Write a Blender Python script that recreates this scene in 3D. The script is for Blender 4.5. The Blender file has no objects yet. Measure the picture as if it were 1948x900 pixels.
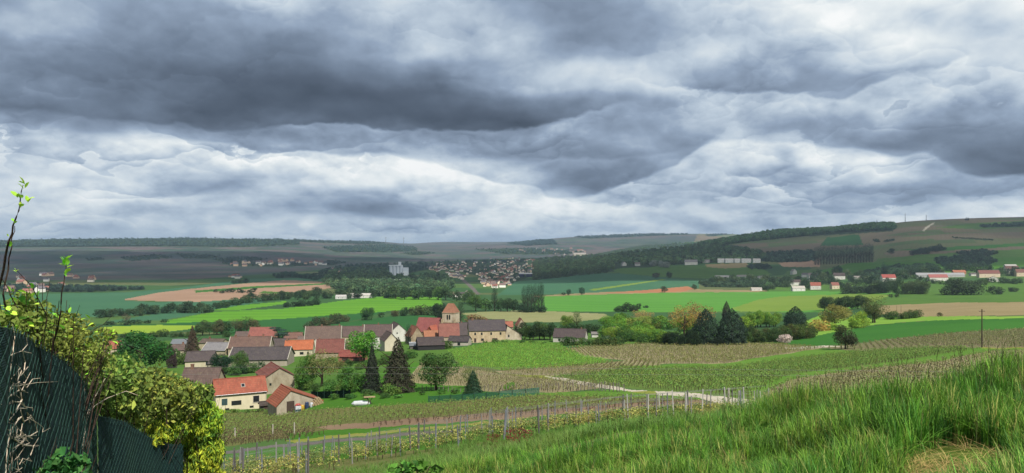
import bpy, bmesh, math, random
import numpy as np
from mathutils import Vector, Matrix
R = math.radians
S = bpy.context.scene
COL = S.collection
rng = np.random.default_rng(7)
random.seed(7)

# ------------------------------------------------------------------ camera
F, CX, HY = 1391.0, 974.0, 470.0          # focal length, centre column and eye-level row, in the photograph's pixels
cam_d = bpy.data.cameras.new('camera'); cam = bpy.data.objects.new('camera', cam_d); COL.objects.link(cam)
cam_d.sensor_width = 36; cam_d.lens = 36 * F / 1948
cam_d.shift_y = (HY - 450) / 1948
cam_d.clip_start = 0.05; cam_d.clip_end = 80000
cam.location = (0, 0, 0); cam.rotation_euler = (R(90), 0, 0)
S.camera = cam

# ------------------------------------------------------------------ light and exposure
SUN_EL, SUN_AZ = 50, 150                   # azimuth clockwise from the view direction: behind the camera, to the right
sun_d = bpy.data.lights.new('sun', 'SUN'); sun_o = bpy.data.objects.new('sun', sun_d); COL.objects.link(sun_o)
sun_d.energy = 5.0; sun_d.angle = R(0.6); sun_d.color = (1.0, 0.95, 0.86)
to_sun = Vector((math.sin(R(SUN_AZ)) * math.cos(R(SUN_EL)), math.cos(R(SUN_AZ)) * math.cos(R(SUN_EL)), math.sin(R(SUN_EL))))
sun_o.rotation_euler = to_sun.to_track_quat('Z', 'Y').to_euler(); sun_o.location = (0, -20, 60)
S.view_settings.view_transform = 'Standard'; S.view_settings.look = 'None'
S.view_settings.exposure = 0.45; S.view_settings.gamma = 1
try: S.view_settings.use_curve_mapping = False
except Exception: pass
S.cycles.max_bounces = 6; S.cycles.diffuse_bounces = 2; S.cycles.glossy_bounces = 1
S.cycles.transmission_bounces = 3; S.cycles.transparent_max_bounces = 12; S.cycles.volume_bounces = 0
S.cycles.use_denoising = True

def lin(c):
    c = np.asarray(c, float) / 255.0
    return np.where(c <= 0.04045, c / 12.92, ((c + 0.055) / 1.055) ** 2.4)
def rgb(r, g, b): return tuple(lin((r, g, b))) + (1.0,)

class NT:
    """small wrapper to write node trees as expressions"""
    def __init__(s, tree): s.t = tree; s.n = tree.nodes; s.l = tree.links
    def new(s, typ, **kw):
        n = s.n.new(typ)
        for k, v in kw.items(): setattr(n, k, v)
        return n
    def put(s, sock, v):
        if isinstance(v, bpy.types.NodeSocket): s.l.new(v, sock)
        else: sock.default_value = v
    def m(s, op, a, b=0.0, c=0.0, clamp=False):
        n = s.new('ShaderNodeMath', operation=op); n.use_clamp = clamp
        s.put(n.inputs[0], a); s.put(n.inputs[1], b)
        if len(n.inputs) > 2: s.put(n.inputs[2], c)
        return n.outputs[0]
    def add(s, a, b): return s.m('ADD', a, b)
    def sub(s, a, b): return s.m('SUBTRACT', a, b)
    def mul(s, a, b): return s.m('MULTIPLY', a, b)
    def rng(s, v, a, b, c=0.0, d=1.0, smooth=False):
        n = s.new('ShaderNodeMapRange'); n.clamp = True
        if smooth: n.interpolation_type = 'SMOOTHSTEP'
        s.put(n.inputs[0], v)
        for i, x in enumerate((a, b, c, d)): s.put(n.inputs[1 + i], x)
        return n.outputs[0]
    def mix(s, f, a, b, mode='MIX'):
        n = s.new('ShaderNodeMix', data_type='RGBA', blend_type=mode)
        s.put(n.inputs[0], f); s.put(n.inputs[6], a); s.put(n.inputs[7], b)
        return n.outputs[2]
    def noise(s, vec, scale, detail=3, rough=0.5, dist=0.0, color=False):
        n = s.new('ShaderNodeTexNoise'); s.put(n.inputs['Vector'], vec)
        n.inputs['Scale'].default_value = scale; n.inputs['Detail'].default_value = detail
        n.inputs['Roughness'].default_value = rough; n.inputs['Distortion'].default_value = dist
        return n.outputs['Color' if color else 'Fac']
    def vec(s, x, y, z=0.0):
        n = s.new('ShaderNodeCombineXYZ'); s.put(n.inputs[0], x); s.put(n.inputs[1], y); s.put(n.inputs[2], z); return n.outputs[0]
    def vmul(s, v, k):
        n = s.new('ShaderNodeVectorMath', operation='MULTIPLY'); s.put(n.inputs[0], v); n.inputs[1].default_value = k; return n.outputs[0]
    def vadd(s, v, k):
        n = s.new('ShaderNodeVectorMath', operation='ADD'); s.put(n.inputs[0], v); s.put(n.inputs[1], k); return n.outputs[0]
    def ramp(s, f, stops, interp='LINEAR'):
        n = s.new('ShaderNodeValToRGB'); cr = n.color_ramp; cr.interpolation = interp
        while len(cr.elements) < len(stops): cr.elements.new(0.5)
        for e, (p, c) in zip(cr.elements, stops): e.position = p
        for e, (p, c) in zip(cr.elements, stops):
            e.color = c if isinstance(c, tuple) else (c, c, c, 1)
        s.put(n.inputs[0], f); return n.outputs[0]
    def curve(s, f, pts):
        n = s.new('ShaderNodeFloatCurve'); c = n.mapping.curves[0]
        pts = sorted(pts)
        while len(c.points) < len(pts): c.points.new(0.5, 0.5)
        for p, (x, y) in zip(c.points, pts): p.location = (x, y); p.handle_type = 'AUTO_CLAMPED'
        n.mapping.use_clip = True; n.mapping.update()
        s.put(n.inputs['Value'], f); return n.outputs[0]

# ------------------------------------------------------------------ sky: clouds by direction over a sky texture
SKY_U = [0, 100, 200, 300, 400, 500, 600, 700, 800, 900, 1000, 1100, 1200, 1300, 1400, 1500, 1600, 1700, 1800, 1900]
SKY_V = list(range(0, 451, 30))
SKY = np.array([
 [118,128,122,122,140,152,160,166,166,150,125,122,140,165,185,205,215,215,205,200],
 [130,142,140,125,125,140,155,168,172,165,135,128,138,170,188,205,215,218,205,198],
 [130,145,140,118,112,118,130,155,172,172,150,132,140,172,185,200,212,218,205,195],
 [120,122,118,110,108,110,115,130,155,170,165,140,145,175,180,188,205,212,205,185],
 [125,118,110,105,104,104,105,110,130,158,175,172,165,172,178,178,190,200,195,175],
 [118,118,108,100,95,92,94,100,112,135,165,180,180,172,160,148,142,155,175,165],
 [108,120,125,115,95,88,82,82,88,98,125,160,165,160,148,135,138,150,165,165],
 [120,110,100,98,88,84,82,82,84,86,100,120,150,165,165,165,160,155,160,175],
 [165,160,135,115,110,105,125,130,85,80,95,150,168,155,155,155,150,135,140,150],
 [170,182,170,190,175,140,122,135,150,145,138,138,130,150,200,195,150,130,112,115],
 [180,195,170,205,195,195,212,205,225,155,122,122,125,160,190,190,200,180,110,105],
 [195,190,180,190,172,190,205,222,228,222,160,118,125,165,165,165,180,172,125,112],
 [200,200,190,172,145,165,175,195,210,216,210,130,128,148,165,155,152,138,130,138],
 [205,225,190,155,160,160,130,112,130,195,215,200,185,188,178,155,142,158,168,180],
 [185,195,190,180,205,195,195,170,150,200,205,200,185,185,175,165,185,190,205,215],
 [165,175,175,175,195,195,195,180,180,170,165,185,190,185,175,175,180,190,200,205]], float)
SKY[:4, :9] *= np.array([1.10, 1.08, 1.06, 1.04])[:, None]; SKY = np.minimum(SKY, 200 + (SKY - 200) * 0.45)
def sky_px(u, v):
    u = np.clip(u, 0, 1900) / 100.0; v = np.clip(v, 0, 450) / 30.0
    i = np.minimum(u.astype(int), 18); j = np.minimum(v.astype(int), 14); a = u - i; b = v - j
    return (SKY[j, i] * (1-a) * (1-b) + SKY[j, i+1] * a * (1-b) + SKY[j+1, i] * (1-a) * b + SKY[j+1, i+1] * a * b)
AZ0, AZ1, EL1 = -0.70, 0.70, 0.36
def px_dir(u, v):
    az = math.atan((u - CX) / F); return az, math.atan((HY - v) / F * math.cos(az))
def build_sky():
    w = bpy.data.worlds.new('World'); S.world = w; w.use_nodes = True
    t = NT(w.node_tree); t.n.clear()
    tc = t.new('ShaderNodeTexCoord').outputs['Generated']
    sp = t.new('ShaderNodeSeparateXYZ'); t.l.new(tc, sp.inputs[0]); x, y, z = sp.outputs
    az = t.m('ARCTAN2', x, y); el = t.m('ARCSINE', z)
    k = t.add(t.m('MAXIMUM', z, 0.0), 0.46)
    pl = t.vec(t.m('DIVIDE', x, k), t.m('DIVIDE', y, k), 0.0)
    n1 = t.sub(t.noise(pl, 2.6, 7, 0.46), 0.5)
    n2 = t.sub(t.noise(t.vadd(pl, (7.3, 2.1, 4.0)), 4.0, 8, 0.47), 0.5)
    n3 = t.sub(t.noise(t.vadd(pl, (1.3, 9.1, 2.0)), 7.6, 7, 0.50, 0.1), 0.5)
    n4 = t.sub(t.noise(t.vadd(pl, (1.3, 9.1 + 0.06, 2.0)), 7.6, 7, 0.50, 0.1), 0.5)
    n5 = t.sub(t.noise(t.vmul(pl, (0.8, 1.0, 1)), 2.4, 5, 0.5), 0.5)
    n6 = t.sub(t.noise(t.vadd(t.vmul(pl, (1, 0.8, 1)), (3.1, 5.5, 1.0)), 20.0, 6, 0.55, 0.2), 0.5)
    n7 = t.sub(t.noise(t.vadd(pl, (11.1, 3.5, 6.0)), 3.6, 4, 0.45), 0.5)
    vo = t.new('ShaderNodeTexVoronoi', feature='F1'); vo.inputs['Scale'].default_value = 6.5; vo.inputs['Detail'].default_value = 2.0; vo.inputs['Roughness'].default_value = 0.5
    pw = t.vadd(pl, t.vec(t.add(t.mul(n1, 0.22), t.mul(n6, 0.06)), t.add(t.mul(n3, 0.14), t.mul(n6, 0.05)), 0.0)); t.l.new(pw, vo.inputs['Vector'])
    df = t.new('ShaderNodeVectorMath', operation='SUBTRACT'); t.l.new(vo.outputs['Position'], df.inputs[0]); t.l.new(pw, df.inputs[1])
    dfs = t.new('ShaderNodeSeparateXYZ'); t.l.new(df.outputs[0], dfs.inputs[0]); puf = t.mul(dfs.outputs[1], 1.2)
    wk = t.rng(el, 0.0, 0.22, 0.25, 1.0)
    azw = t.add(az, t.mul(t.mul(n1, 0.20), wk))
    elw = t.add(el, t.mul(t.mul(n2, 0.085), wk))
    fa = t.rng(azw, AZ0, AZ1)
    NR, NC = 18, 26
    rows = []
    els = [EL1 * (j / (NR - 1)) ** 1.15 for j in range(NR)]
    for e in els:
        st = []
        for i in range(NC):
            a = AZ0 + (AZ1 - AZ0) * i / (NC - 1)
            u = CX + F * math.tan(a); v = HY - F * math.tan(e) / math.cos(a)
            st.append((i / (NC - 1), float(sky_px(np.array([u]), np.array([v]))[0]) / 255))
        rows.append(t.ramp(fa, st, 'CARDINAL'))
    g = rows[0]
    for j in range(1, NR):
        g = t.mix(t.rng(elw, els[j-1], els[j], smooth=True), g, rows[j])
    bw = t.new('ShaderNodeRGBToBW'); t.l.new(g, bw.inputs[0]); lum = bw.outputs[0]
    # above the frame and behind: the same broken cloud, at its mean brightness
    out = t.m('MAXIMUM', t.rng(el, 0.36, 0.62, smooth=True), t.rng(t.m('ABSOLUTE', az), 0.70, 1.1, smooth=True))
    lum = t.add(t.mul(lum, t.sub(1.0, out)), t.mul(out, t.add(0.62, t.mul(n1, 0.9))))
    EDGES = [
     (0.16, [(-200,218,.4),(0,218,.5),(100,222,.5),(200,228,.5),(300,232,.5),(400,242,.4),(500,242,.3),(560,232,.7),(620,232,1),(700,238,1),(800,250,1),(900,255,1),(1000,248,.9),(1060,230,.9),(1150,215,.6),(1250,200,0),(2100,190,0)]),
     (0.17, [(-200,262,.3),(0,262,.3),(200,255,.3),(420,268,.6),(500,290,.8),(600,288,.8),(700,298,1),(760,300,1),(850,312,1),(900,330,1),(960,346,1),(1000,350,1),(1050,370,1),(1100,375,1),(1180,352,.8),(1280,315,.8),(1340,275,.7),(1400,262,.3),(1500,262,0),(2100,262,0)]),
     (0.12, [(-200,160,0),(1230,160,0),(1300,180,.8),(1400,175,1),(1500,165,1),(1600,182,1),(1680,152,1),(1760,142,1),(1840,110,.8),(1900,90,0),(2100,90,0)]),
     (0.14, [(-200,280,0),(1380,262,0),(1450,268,.8),(1600,272,.8),(1680,290,1),(1720,298,1),(1760,290,1),(1800,312,1),(1850,330,1),(1948,335,1),(2100,335,1)]),
     (0.08, [(-200,415,0),(520,410,0),(600,398,.8),(700,412,1),(800,415,1),(900,412,.6),(960,405,0),(1250,405,0),(1400,402,.6),(1500,398,1),(1600,396,1),(1700,390,1),(1800,385,1),(1948,380,1),(2100,380,1)]),
     (0.08, [(-200,330,0),(60,330,0),(110,340,.9),(180,345,.9),(230,350,.2),(280,372,.8),(400,366,1),(470,360,.6),(540,360,0),(900,312,0),(968,306,.8),(1100,302,.9),(1200,298,.9),(1280,285,.6),(1350,285,0),(1380,330,0),(1410,336,1.5),(1450,338,1.5),(1500,322,1.2),(1530,322,0),(2100,322,0)]),
    ]
    fa2 = t.rng(t.add(az, t.mul(t.mul(n3, 0.05), wk)), -0.75, 0.75)
    ele = t.add(t.add(t.add(el, t.mul(t.mul(n1, 0.040), wk)), t.mul(t.mul(n3, 0.036), wk)), t.mul(t.mul(n6, 0.020), wk))
    for amp, pts in EDGES:
        ep, ap = [], []
        for u, v, a in pts:
            A, E = px_dir(u, v); A = (A + 0.75) / 1.5
            ep.append((A, E / 0.4)); ap.append((A, min(a, 1.5) / 1.5))
        e = t.mul(t.curve(fa2, ep), 0.4); a = t.mul(t.curve(fa2, ap), 1.5 * amp)
        d = t.sub(ele, e)
        st = t.rng(d, -0.0032, 0.0032, smooth=True)
        up = t.mul(st, t.m('EXPONENT', t.mul(t.m('MAXIMUM', d, 0.0), -28.0)))
        dn = t.mul(t.sub(1.0, st), t.m('EXPONENT', t.mul(t.m('MINIMUM', d, 0.0), 40.0)))
        a = t.mul(a, t.rng(t.add(n7, t.mul(n6, 0.5)), -0.16, 0.08, 0.6, 1.25))
        lum = t.add(lum, t.mul(a, t.sub(t.mul(dn, 0.62), t.mul(up, 0.62))))
    # cloud bases in ranks: each dark underside ends over the lit shoulder of the next one behind
    for kk, sd, am, cut in ((2.1, n2, 0.17, 0.00), (3.4, n7, 0.16, 0.02)):
        wv = t.add(t.add(t.mul(t.m('LOGARITHM', t.add(t.m('MAXIMUM', el, 0.0), 0.035), math.e), kk), t.mul(sd, 3.4)), t.add(t.mul(n3, 0.9), t.mul(n6, 0.42)))
        fr = t.m('FRACT', wv)
        saw = t.add(t.sub(t.m('POWER', fr, 0.7), 0.58), t.mul(t.rng(fr, 0.0, 0.05, 1.0, 0.0), 0.45))
        lum = t.add(lum, t.mul(t.mul(saw, am), t.mul(t.rng(t.add(n5, t.mul(n7, 0.6)), cut - 0.06, cut + 0.10, 0.15, 1.0), t.mul(t.rng(el, 0.13, 0.22, 1.0, 0.3), t.rng(lum, 0.36, 0.66, 0.2, 1.0)))))
    # relief: puffs lit from above, wisps
    rel = t.mul(t.sub(n3, n4), 0.34)
    bright = t.rng(lum, 0.32, 0.80, 0.35, 1.1)
    rel = t.add(rel, t.mul(t.mul(puf, 0.60), t.rng(n7, -0.10, 0.12, 0.25, 1.0)))
    det = t.add(t.add(t.add(t.mul(n3, 0.15), t.mul(n6, 0.14)), rel), t.mul(n5, 0.10))
    lum = t.add(lum, t.mul(det, bright))
    lum = t.add(t.mul(t.sub(lum, 0.6), 1.12), 0.635)
    C = lambda r, g_, b: rgb(r, g_, b)
    col = t.ramp(lum, [(0.22, C(60,71,86)), (0.33, C(81,93,110)), (0.45, C(109,124,144)), (0.60, C(144,161,183)), (0.74, C(184,198,212)), (0.90, C(222,229,232)), (1.0, C(242,244,244))])
    low = t.rng(el, 0.0, 0.11, 1.0, 0.0)
    col = t.mix(t.mul(low, 0.45), col, (0.90, 0.98, 1.06, 1), 'MULTIPLY')
    sky = t.new('ShaderNodeTexSky', sky_type='NISHITA'); sky.sun_disc = False
    sky.sun_elevation = R(SUN_EL); sky.sun_rotation = R(SUN_AZ); sky.altitude = 200; sky.air_density = 1; sky.dust_density = 1
    bgs = 0.10
    colk = t.vmul(col, (0.79 / bgs,) * 3)
    gap = t.mul(t.rng(t.add(n1, t.mul(n3, 0.4)), 0.16, 0.26, smooth=True), t.rng(el, 0.30, 0.36))
    fin = t.mix(t.sub(1.0, t.mul(gap, 0.5)), sky.outputs[0], colk)
    bg = t.new('ShaderNodeBackground'); bg.inputs['Strength'].default_value = bgs
    t.l.new(fin, bg.inputs['Color'])
    o = t.new('ShaderNodeOutputWorld'); t.l.new(bg.outputs[0], o.inputs['Surface'])
    w.cycles.sampling_method = 'MANUAL'; w.cycles.sample_map_resolution = 512
build_sky()

# ------------------------------------------------------------------ the lie of the land: height as a function of bearing and distance
LAND = {
 -300: [(1,-1.68),(2,-1.85),(4.2,-2.5),(8,-4.1),(12,-5.9),(25,-10),(45,-15.4),(80,-23.5),(120,-30.3),(160,-35.4),(220,-39),(300,-45),(450,-57),(600,-64.5),(800,-71),(1000,-76),(1500,-84),(2000,-87),(2700,-89),(3500,-78),(4500,-20),(5500,30),(6200,52),(7000,50),(12000,0),(26000,-60)],
 0: [(1,-1.68),(2,-1.85),(4.2,-2.4),(8,-3.9),(12,-5.6),(25,-9.6),(45,-15),(80,-23),(120,-30),(160,-35.2),(220,-38.5),(300,-44.5),(450,-56.5),(600,-64),(800,-71),(1000,-76),(1500,-84),(2000,-87),(2700,-89),(3500,-76),(4500,-17),(5500,36),(6200,60),(7000,58),(12000,0),(26000,-60)],
 300: [(1,-1.68),(2,-1.8),(4,-2.2),(8,-3.4),(12,-4.9),(25,-9.2),(45,-14.6),(80,-22.3),(120,-29.3),(160,-35),(220,-38),(300,-43.8),(450,-56),(600,-64),(800,-71),(1000,-76),(1500,-84),(2000,-87),(2700,-89),(3500,-76),(4500,-14),(5500,45),(6200,74),(7000,70),(12000,0),(26000,-60)],
 500: [(1,-1.67),(2,-1.78),(4,-2.15),(8,-3.15),(12,-4.35),(25,-8.4),(45,-13.75),(60,-17.6),(80,-21.6),(100,-25.6),(120,-29),(155,-34.7),(200,-37.6),(250,-40.5),(300,-44),(450,-56),(600,-64),(800,-71),(1000,-76),(1500,-84),(2000,-87),(2700,-89),(3500,-77),(4500,-18),(5500,42),(6200,70),(7000,66),(12000,0),(26000,-60)],
 700: [(1,-1.66),(2,-1.75),(4,-2.1),(8,-3.1),(12,-4.1),(25,-7.9),(45,-13),(60,-16.4),(80,-20.4),(100,-23.7),(120,-26.4),(150,-29.5),(190,-33.3),(240,-37.5),(300,-42.5),(400,-51),(500,-58),(650,-65.5),(800,-71),(1000,-76),(1300,-82),(1700,-86),(2200,-88),(3000,-90),(3800,-80),(5000,-35),(6000,10),(7000,50),(7800,60),(8800,48),(12000,0),(26000,-60)],
 850: [(1,-1.66),(2,-1.75),(4,-2.05),(8,-2.9),(12,-3.8),(25,-7.4),(45,-12.2),(60,-15.4),(80,-19),(100,-22),(130,-26.2),(160,-29.6),(200,-33.3),(250,-37.5),(300,-41.6),(400,-50),(500,-56.5),(650,-64.5),(800,-70.5),(1000,-76),(1300,-82.5),(1700,-87),(2200,-90),(3000,-91),(4000,-84),(5500,-55),(7000,-15),(8500,25),(10000,60),(12000,82),(14000,60),(26000,-60)],
 974: [(1,-1.65),(2,-1.73),(4,-2),(8,-2.75),(12,-3.55),(25,-7),(45,-11.6),(60,-14.6),(80,-17.9),(100,-20.7),(130,-24.9),(160,-28.6),(200,-32.7),(250,-37),(300,-40.8),(350,-44.5),(420,-49),(500,-54),(650,-62),(800,-69),(1000,-76),(1300,-83),(1700,-87.5),(2200,-90),(3000,-90),(4000,-82),(5500,-40),(6500,0),(7200,35),(8000,45),(9000,35),(10500,60),(12000,85),(14000,50),(26000,-60)],
 1080: [(1,-1.65),(2,-1.7),(4,-1.95),(8,-2.6),(12,-3.35),(25,-6.6),(45,-11.2),(60,-14.1),(80,-17.1),(100,-19.8),(130,-24),(160,-27.8),(200,-32.2),(250,-36.5),(300,-40.5),(350,-44),(420,-48.8),(500,-53.5),(650,-61.5),(800,-68.5),(1000,-75),(1300,-82),(1700,-86),(2100,-84),(2500,-74),(3000,-66),(3600,-74),(4500,-60),(5500,-20),(6500,35),(8000,105),(9000,90),(14000,30),(26000,-60)],
 1200: [(1,-1.65),(2,-1.7),(4,-1.9),(8,-2.45),(12,-3.1),(25,-6.2),(45,-10.8),(60,-13.6),(80,-16.4),(100,-19),(130,-23),(160,-27),(200,-31.6),(250,-36),(300,-40.3),(340,-43.3),(420,-48.5),(500,-53),(650,-61),(800,-68),(1000,-74),(1300,-80),(1700,-80),(2100,-74),(2500,-60),(3000,-38),(3400,-27),(4000,-50),(5000,-30),(6500,45),(8000,138),(9000,125),(14000,30),(26000,-60)],
 1350: [(1,-1.64),(2,-1.68),(4,-1.85),(8,-2.3),(12,-2.95),(25,-6.05),(45,-10.5),(60,-13.2),(80,-16),(100,-18.8),(130,-22.8),(160,-26.5),(200,-31),(250,-36),(300,-40.2),(340,-43),(420,-49),(560,-57.5),(750,-66),(1000,-75.5),(1300,-81),(1500,-82),(1850,-79),(2100,-70),(2400,-52),(2800,-28),(3300,0),(3800,20),(4500,-10),(5500,0),(6500,60),(8000,145),(9000,125),(14000,30),(26000,-60)],
 1450: [(1,-1.64),(2,-1.68),(4,-1.83),(8,-2.2),(12,-2.75),(25,-5.95),(45,-10.3),(60,-13),(75,-15.6),(100,-18.8),(130,-22.4),(160,-26.2),(200,-30.7),(250,-35.6),(300,-39.8),(340,-43),(420,-49),(560,-57.2),(750,-67),(1000,-76),(1300,-81),(1500,-82),(1850,-78),(2100,-68),(2400,-48),(2800,-20),(3200,15),(3700,62),(4200,80),(5000,60),(6500,70),(8000,120),(9000,100),(14000,20),(26000,-60)],
 1600: [(1,-1.63),(2,-1.66),(4,-1.8),(8,-2.05),(12,-2.5),(25,-5.6),(45,-9.8),(60,-12.3),(80,-15.2),(100,-18),(130,-21.8),(160,-25.5),(200,-29.6),(240,-33),(300,-38),(380,-43.5),(480,-49.5),(650,-58),(800,-65),(1000,-73),(1300,-79),(1500,-79),(1750,-72),(2000,-58),(2300,-37),(2600,-12),(3000,27),(3400,72),(3700,92),(4000,96),(5000,70),(9000,0),(26000,-60)],
 1750: [(1,-1.62),(2,-1.64),(4,-1.75),(8,-1.95),(12,-2.35),(25,-5.3),(45,-9.2),(60,-11.4),(80,-14.2),(100,-17),(130,-20.5),(160,-24),(200,-27.5),(240,-30.5),(300,-35),(380,-40.5),(480,-46.5),(600,-52.5),(750,-58),(950,-64),(1150,-67.5),(1400,-64),(1600,-55),(1850,-40),(2150,-18),(2500,18),(3000,80),(3400,120),(3700,132),(4200,120),(9000,0),(26000,-60)],
 1868: [(1,-1.6),(2,-1.62),(4,-1.7),(8,-1.85),(12,-2.2),(25,-5.1),(45,-8.7),(60,-10.8),(80,-13.8),(110,-17.6),(140,-20.8),(174,-23.8),(230,-28.2),(310,-33.6),(400,-38.8),(520,-45),(700,-53),(900,-61),(1100,-66),(1300,-64.5),(1500,-58),(1750,-43),(2000,-25),(2300,5),(2700,55),(3100,105),(3500,140),(3800,148),(5000,120),(9000,0),(26000,-60)],
 2000: [(1,-1.6),(2,-1.6),(4,-1.66),(8,-1.8),(12,-2.1),(25,-4.9),(45,-8.4),(60,-10.4),(80,-13.3),(110,-17),(140,-20),(174,-23),(230,-27.2),(310,-32.5),(400,-37.6),(520,-44),(700,-52),(900,-60),(1100,-65),(1300,-63),(1500,-56),(1750,-40),(2000,-21),(2300,9),(2700,60),(3100,110),(3500,146),(3800,155),(5000,130),(9000,0),(26000,-60)],
}
def pchip_slopes(x, y):
    h = np.diff(x); d = np.diff(y, axis=0) / h.reshape(-1, *([1] * (y.ndim - 1)))
    m = np.zeros_like(y); m[0] = d[0]; m[-1] = d[-1]
    a, b = d[:-1], d[1:]
    same = a * b > 0
    with np.errstate(divide='ignore', invalid='ignore'):
        hm = 2 * a * b / (a + b)
    m[1:-1] = np.where(same, hm, 0)
    return m
def pchip(x, y, q):
    x = np.asarray(x, float); y = np.asarray(y, float); m = pchip_slopes(x, y)
    i = np.clip(np.searchsorted(x, q, side='right') - 1, 0, len(x) - 2)
    h = x[i+1] - x[i]; t = np.clip((q - x[i]) / h, 0, 1)
    t2, t3 = t*t, t*t*t
    sh = lambda a: a.reshape(-1, *([1] * (y.ndim - 1)))
    return (sh(2*t3-3*t2+1) * y[i] + sh((t3-2*t2+t)*h) * m[i] + sh(-2*t3+3*t2) * y[i+1] + sh((t3-t2)*h) * m[i+1])
LD = np.linspace(math.log(1.0), math.log(26000), 900)      # table of log distance
LS = np.array(sorted(LAND), float)
_cols = np.stack([pchip([math.log(d) for d, _ in LAND[s]], [z for _, z in LAND[s]], LD) for s in sorted(LAND)])   # [s, d]
LSF = np.arange(-300, 2001, 10.0)
_fine = pchip(LS, _cols, LSF)                               # [s fine, d]
def height_sd(s, d):
    """terrain height at bearing column s and distance d (arrays)"""
    s = np.clip(np.asarray(s, float), -300, 2000); ld = np.log(np.clip(np.asarray(d, float), 1.0, 26000))
    a = (s + 300) / 10.0; i = np.clip(a.astype(int), 0, len(LSF) - 2); fa = a - i
    b = (ld - LD[0]) / (LD[1] - LD[0]); j = np.clip(b.astype(int), 0, len(LD) - 2); fb = b - j
    z = (_fine[i, j] * (1-fa) * (1-fb) + _fine[i+1, j] * fa * (1-fb) + _fine[i, j+1] * (1-fa) * fb + _fine[i+1, j+1] * fa * fb)
    x = (s - CX) / F * np.exp(ld); y = np.exp(ld)
    w = np.clip(y / 4000.0, 0.004, 1)                       # gentle folds in the land
    z = z + 2.2 * w * (np.sin(x / 170 + 1.3 * np.sin(y / 260)) * np.sin(y / 310 + 0.7))
    return z
def height(x, y):
    x = np.asarray(x, float); y = np.maximum(np.asarray(y, float), 1.0)
    return height_sd(x / y * F + CX, y)
def ground(u, v, dmin=1.0):
    """first ground point met in the direction of the photograph's pixel (u, v)"""
    d = np.exp(LD); z = height_sd(np.full_like(d, u), d); vv = HY - F * z / d
    ok = np.where((vv <= v) & (d >= dmin))[0]
    if len(ok) == 0:
        i = int(np.argmin(np.where(d >= dmin, vv, 1e9))); dd = d[i]
    else:
        i = ok[0]
        if i > 0 and vv[i-1] > v:
            t = (vv[i-1] - v) / (vv[i-1] - vv[i]); dd = math.exp(LD[i-1] + t * (LD[i] - LD[i-1]))
        else: dd = d[i]
    x = (u - CX) / F * dd
    return Vector((x, dd, float(height(x, dd))))
def at(u, v, d):
    """the point at distance d in the direction of pixel (u, v)"""
    return Vector(((u - CX) / F * d, d, (HY - v) / F * d))
# ------------------------------------------------------------------ tags, meshes, materials
def tag(o, label=None, cat=None, group=None, kind=None):
    if label: o['label'] = label
    if cat: o['category'] = cat
    if group: o['group'] = group
    if kind: o['kind'] = kind
    return o
def link(name, me, mat=None, parent=None, loc=None, col=None):
    o = bpy.data.objects.new(name, me); COL.objects.link(o)
    if mat is not None and me is not None and not me.materials:
        for k in (mat if isinstance(mat, (list, tuple)) else [mat]): me.materials.append(k)
    if parent is not None: o.parent = parent
    if loc is not None: o.location = loc
    if col is not None: o.color = (col[0], col[1], col[2], 1)
    return o
def empty(name, loc, rz=0.0):
    o = bpy.data.objects.new(name, None); COL.objects.link(o); o.empty_display_size = 0.2
    o.location = loc; o.rotation_euler = (0, 0, rz); return o
def copy_tree(o, parent=None):
    c = o.copy(); COL.objects.link(c)
    if parent is not None: c.parent = parent
    for ch in list(o.children): copy_tree(ch, c)
    return c
def npmesh(name, verts, faces, mats=None, smooth=False, tint=None, matidx=None):
    """mesh from arrays: verts [n,3], faces [m,3] or [m,4]"""
    me = bpy.data.meshes.new(name); verts = np.ascontiguousarray(verts, np.float32); faces = np.ascontiguousarray(faces, np.int32)
    n, k = faces.shape
    me.vertices.add(len(verts)); me.vertices.foreach_set('co', verts.ravel())
    me.loops.add(n * k); me.loops.foreach_set('vertex_index', faces.ravel())
    me.polygons.add(n); me.polygons.foreach_set('loop_start', np.arange(0, n * k, k, dtype=np.int32))
    if matidx is not None: me.polygons.foreach_set('material_index', np.ascontiguousarray(matidx, np.int32))
    me.polygons.foreach_set('use_smooth', np.full(n, bool(smooth)))
    me.update(calc_edges=True)
    if tint is not None:
        a = me.attributes.new('tint', 'FLOAT', 'FACE'); a.data.foreach_set('value', np.ascontiguousarray(tint, np.float32))
    for m in (mats or []): me.materials.append(m)
    return me
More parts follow.
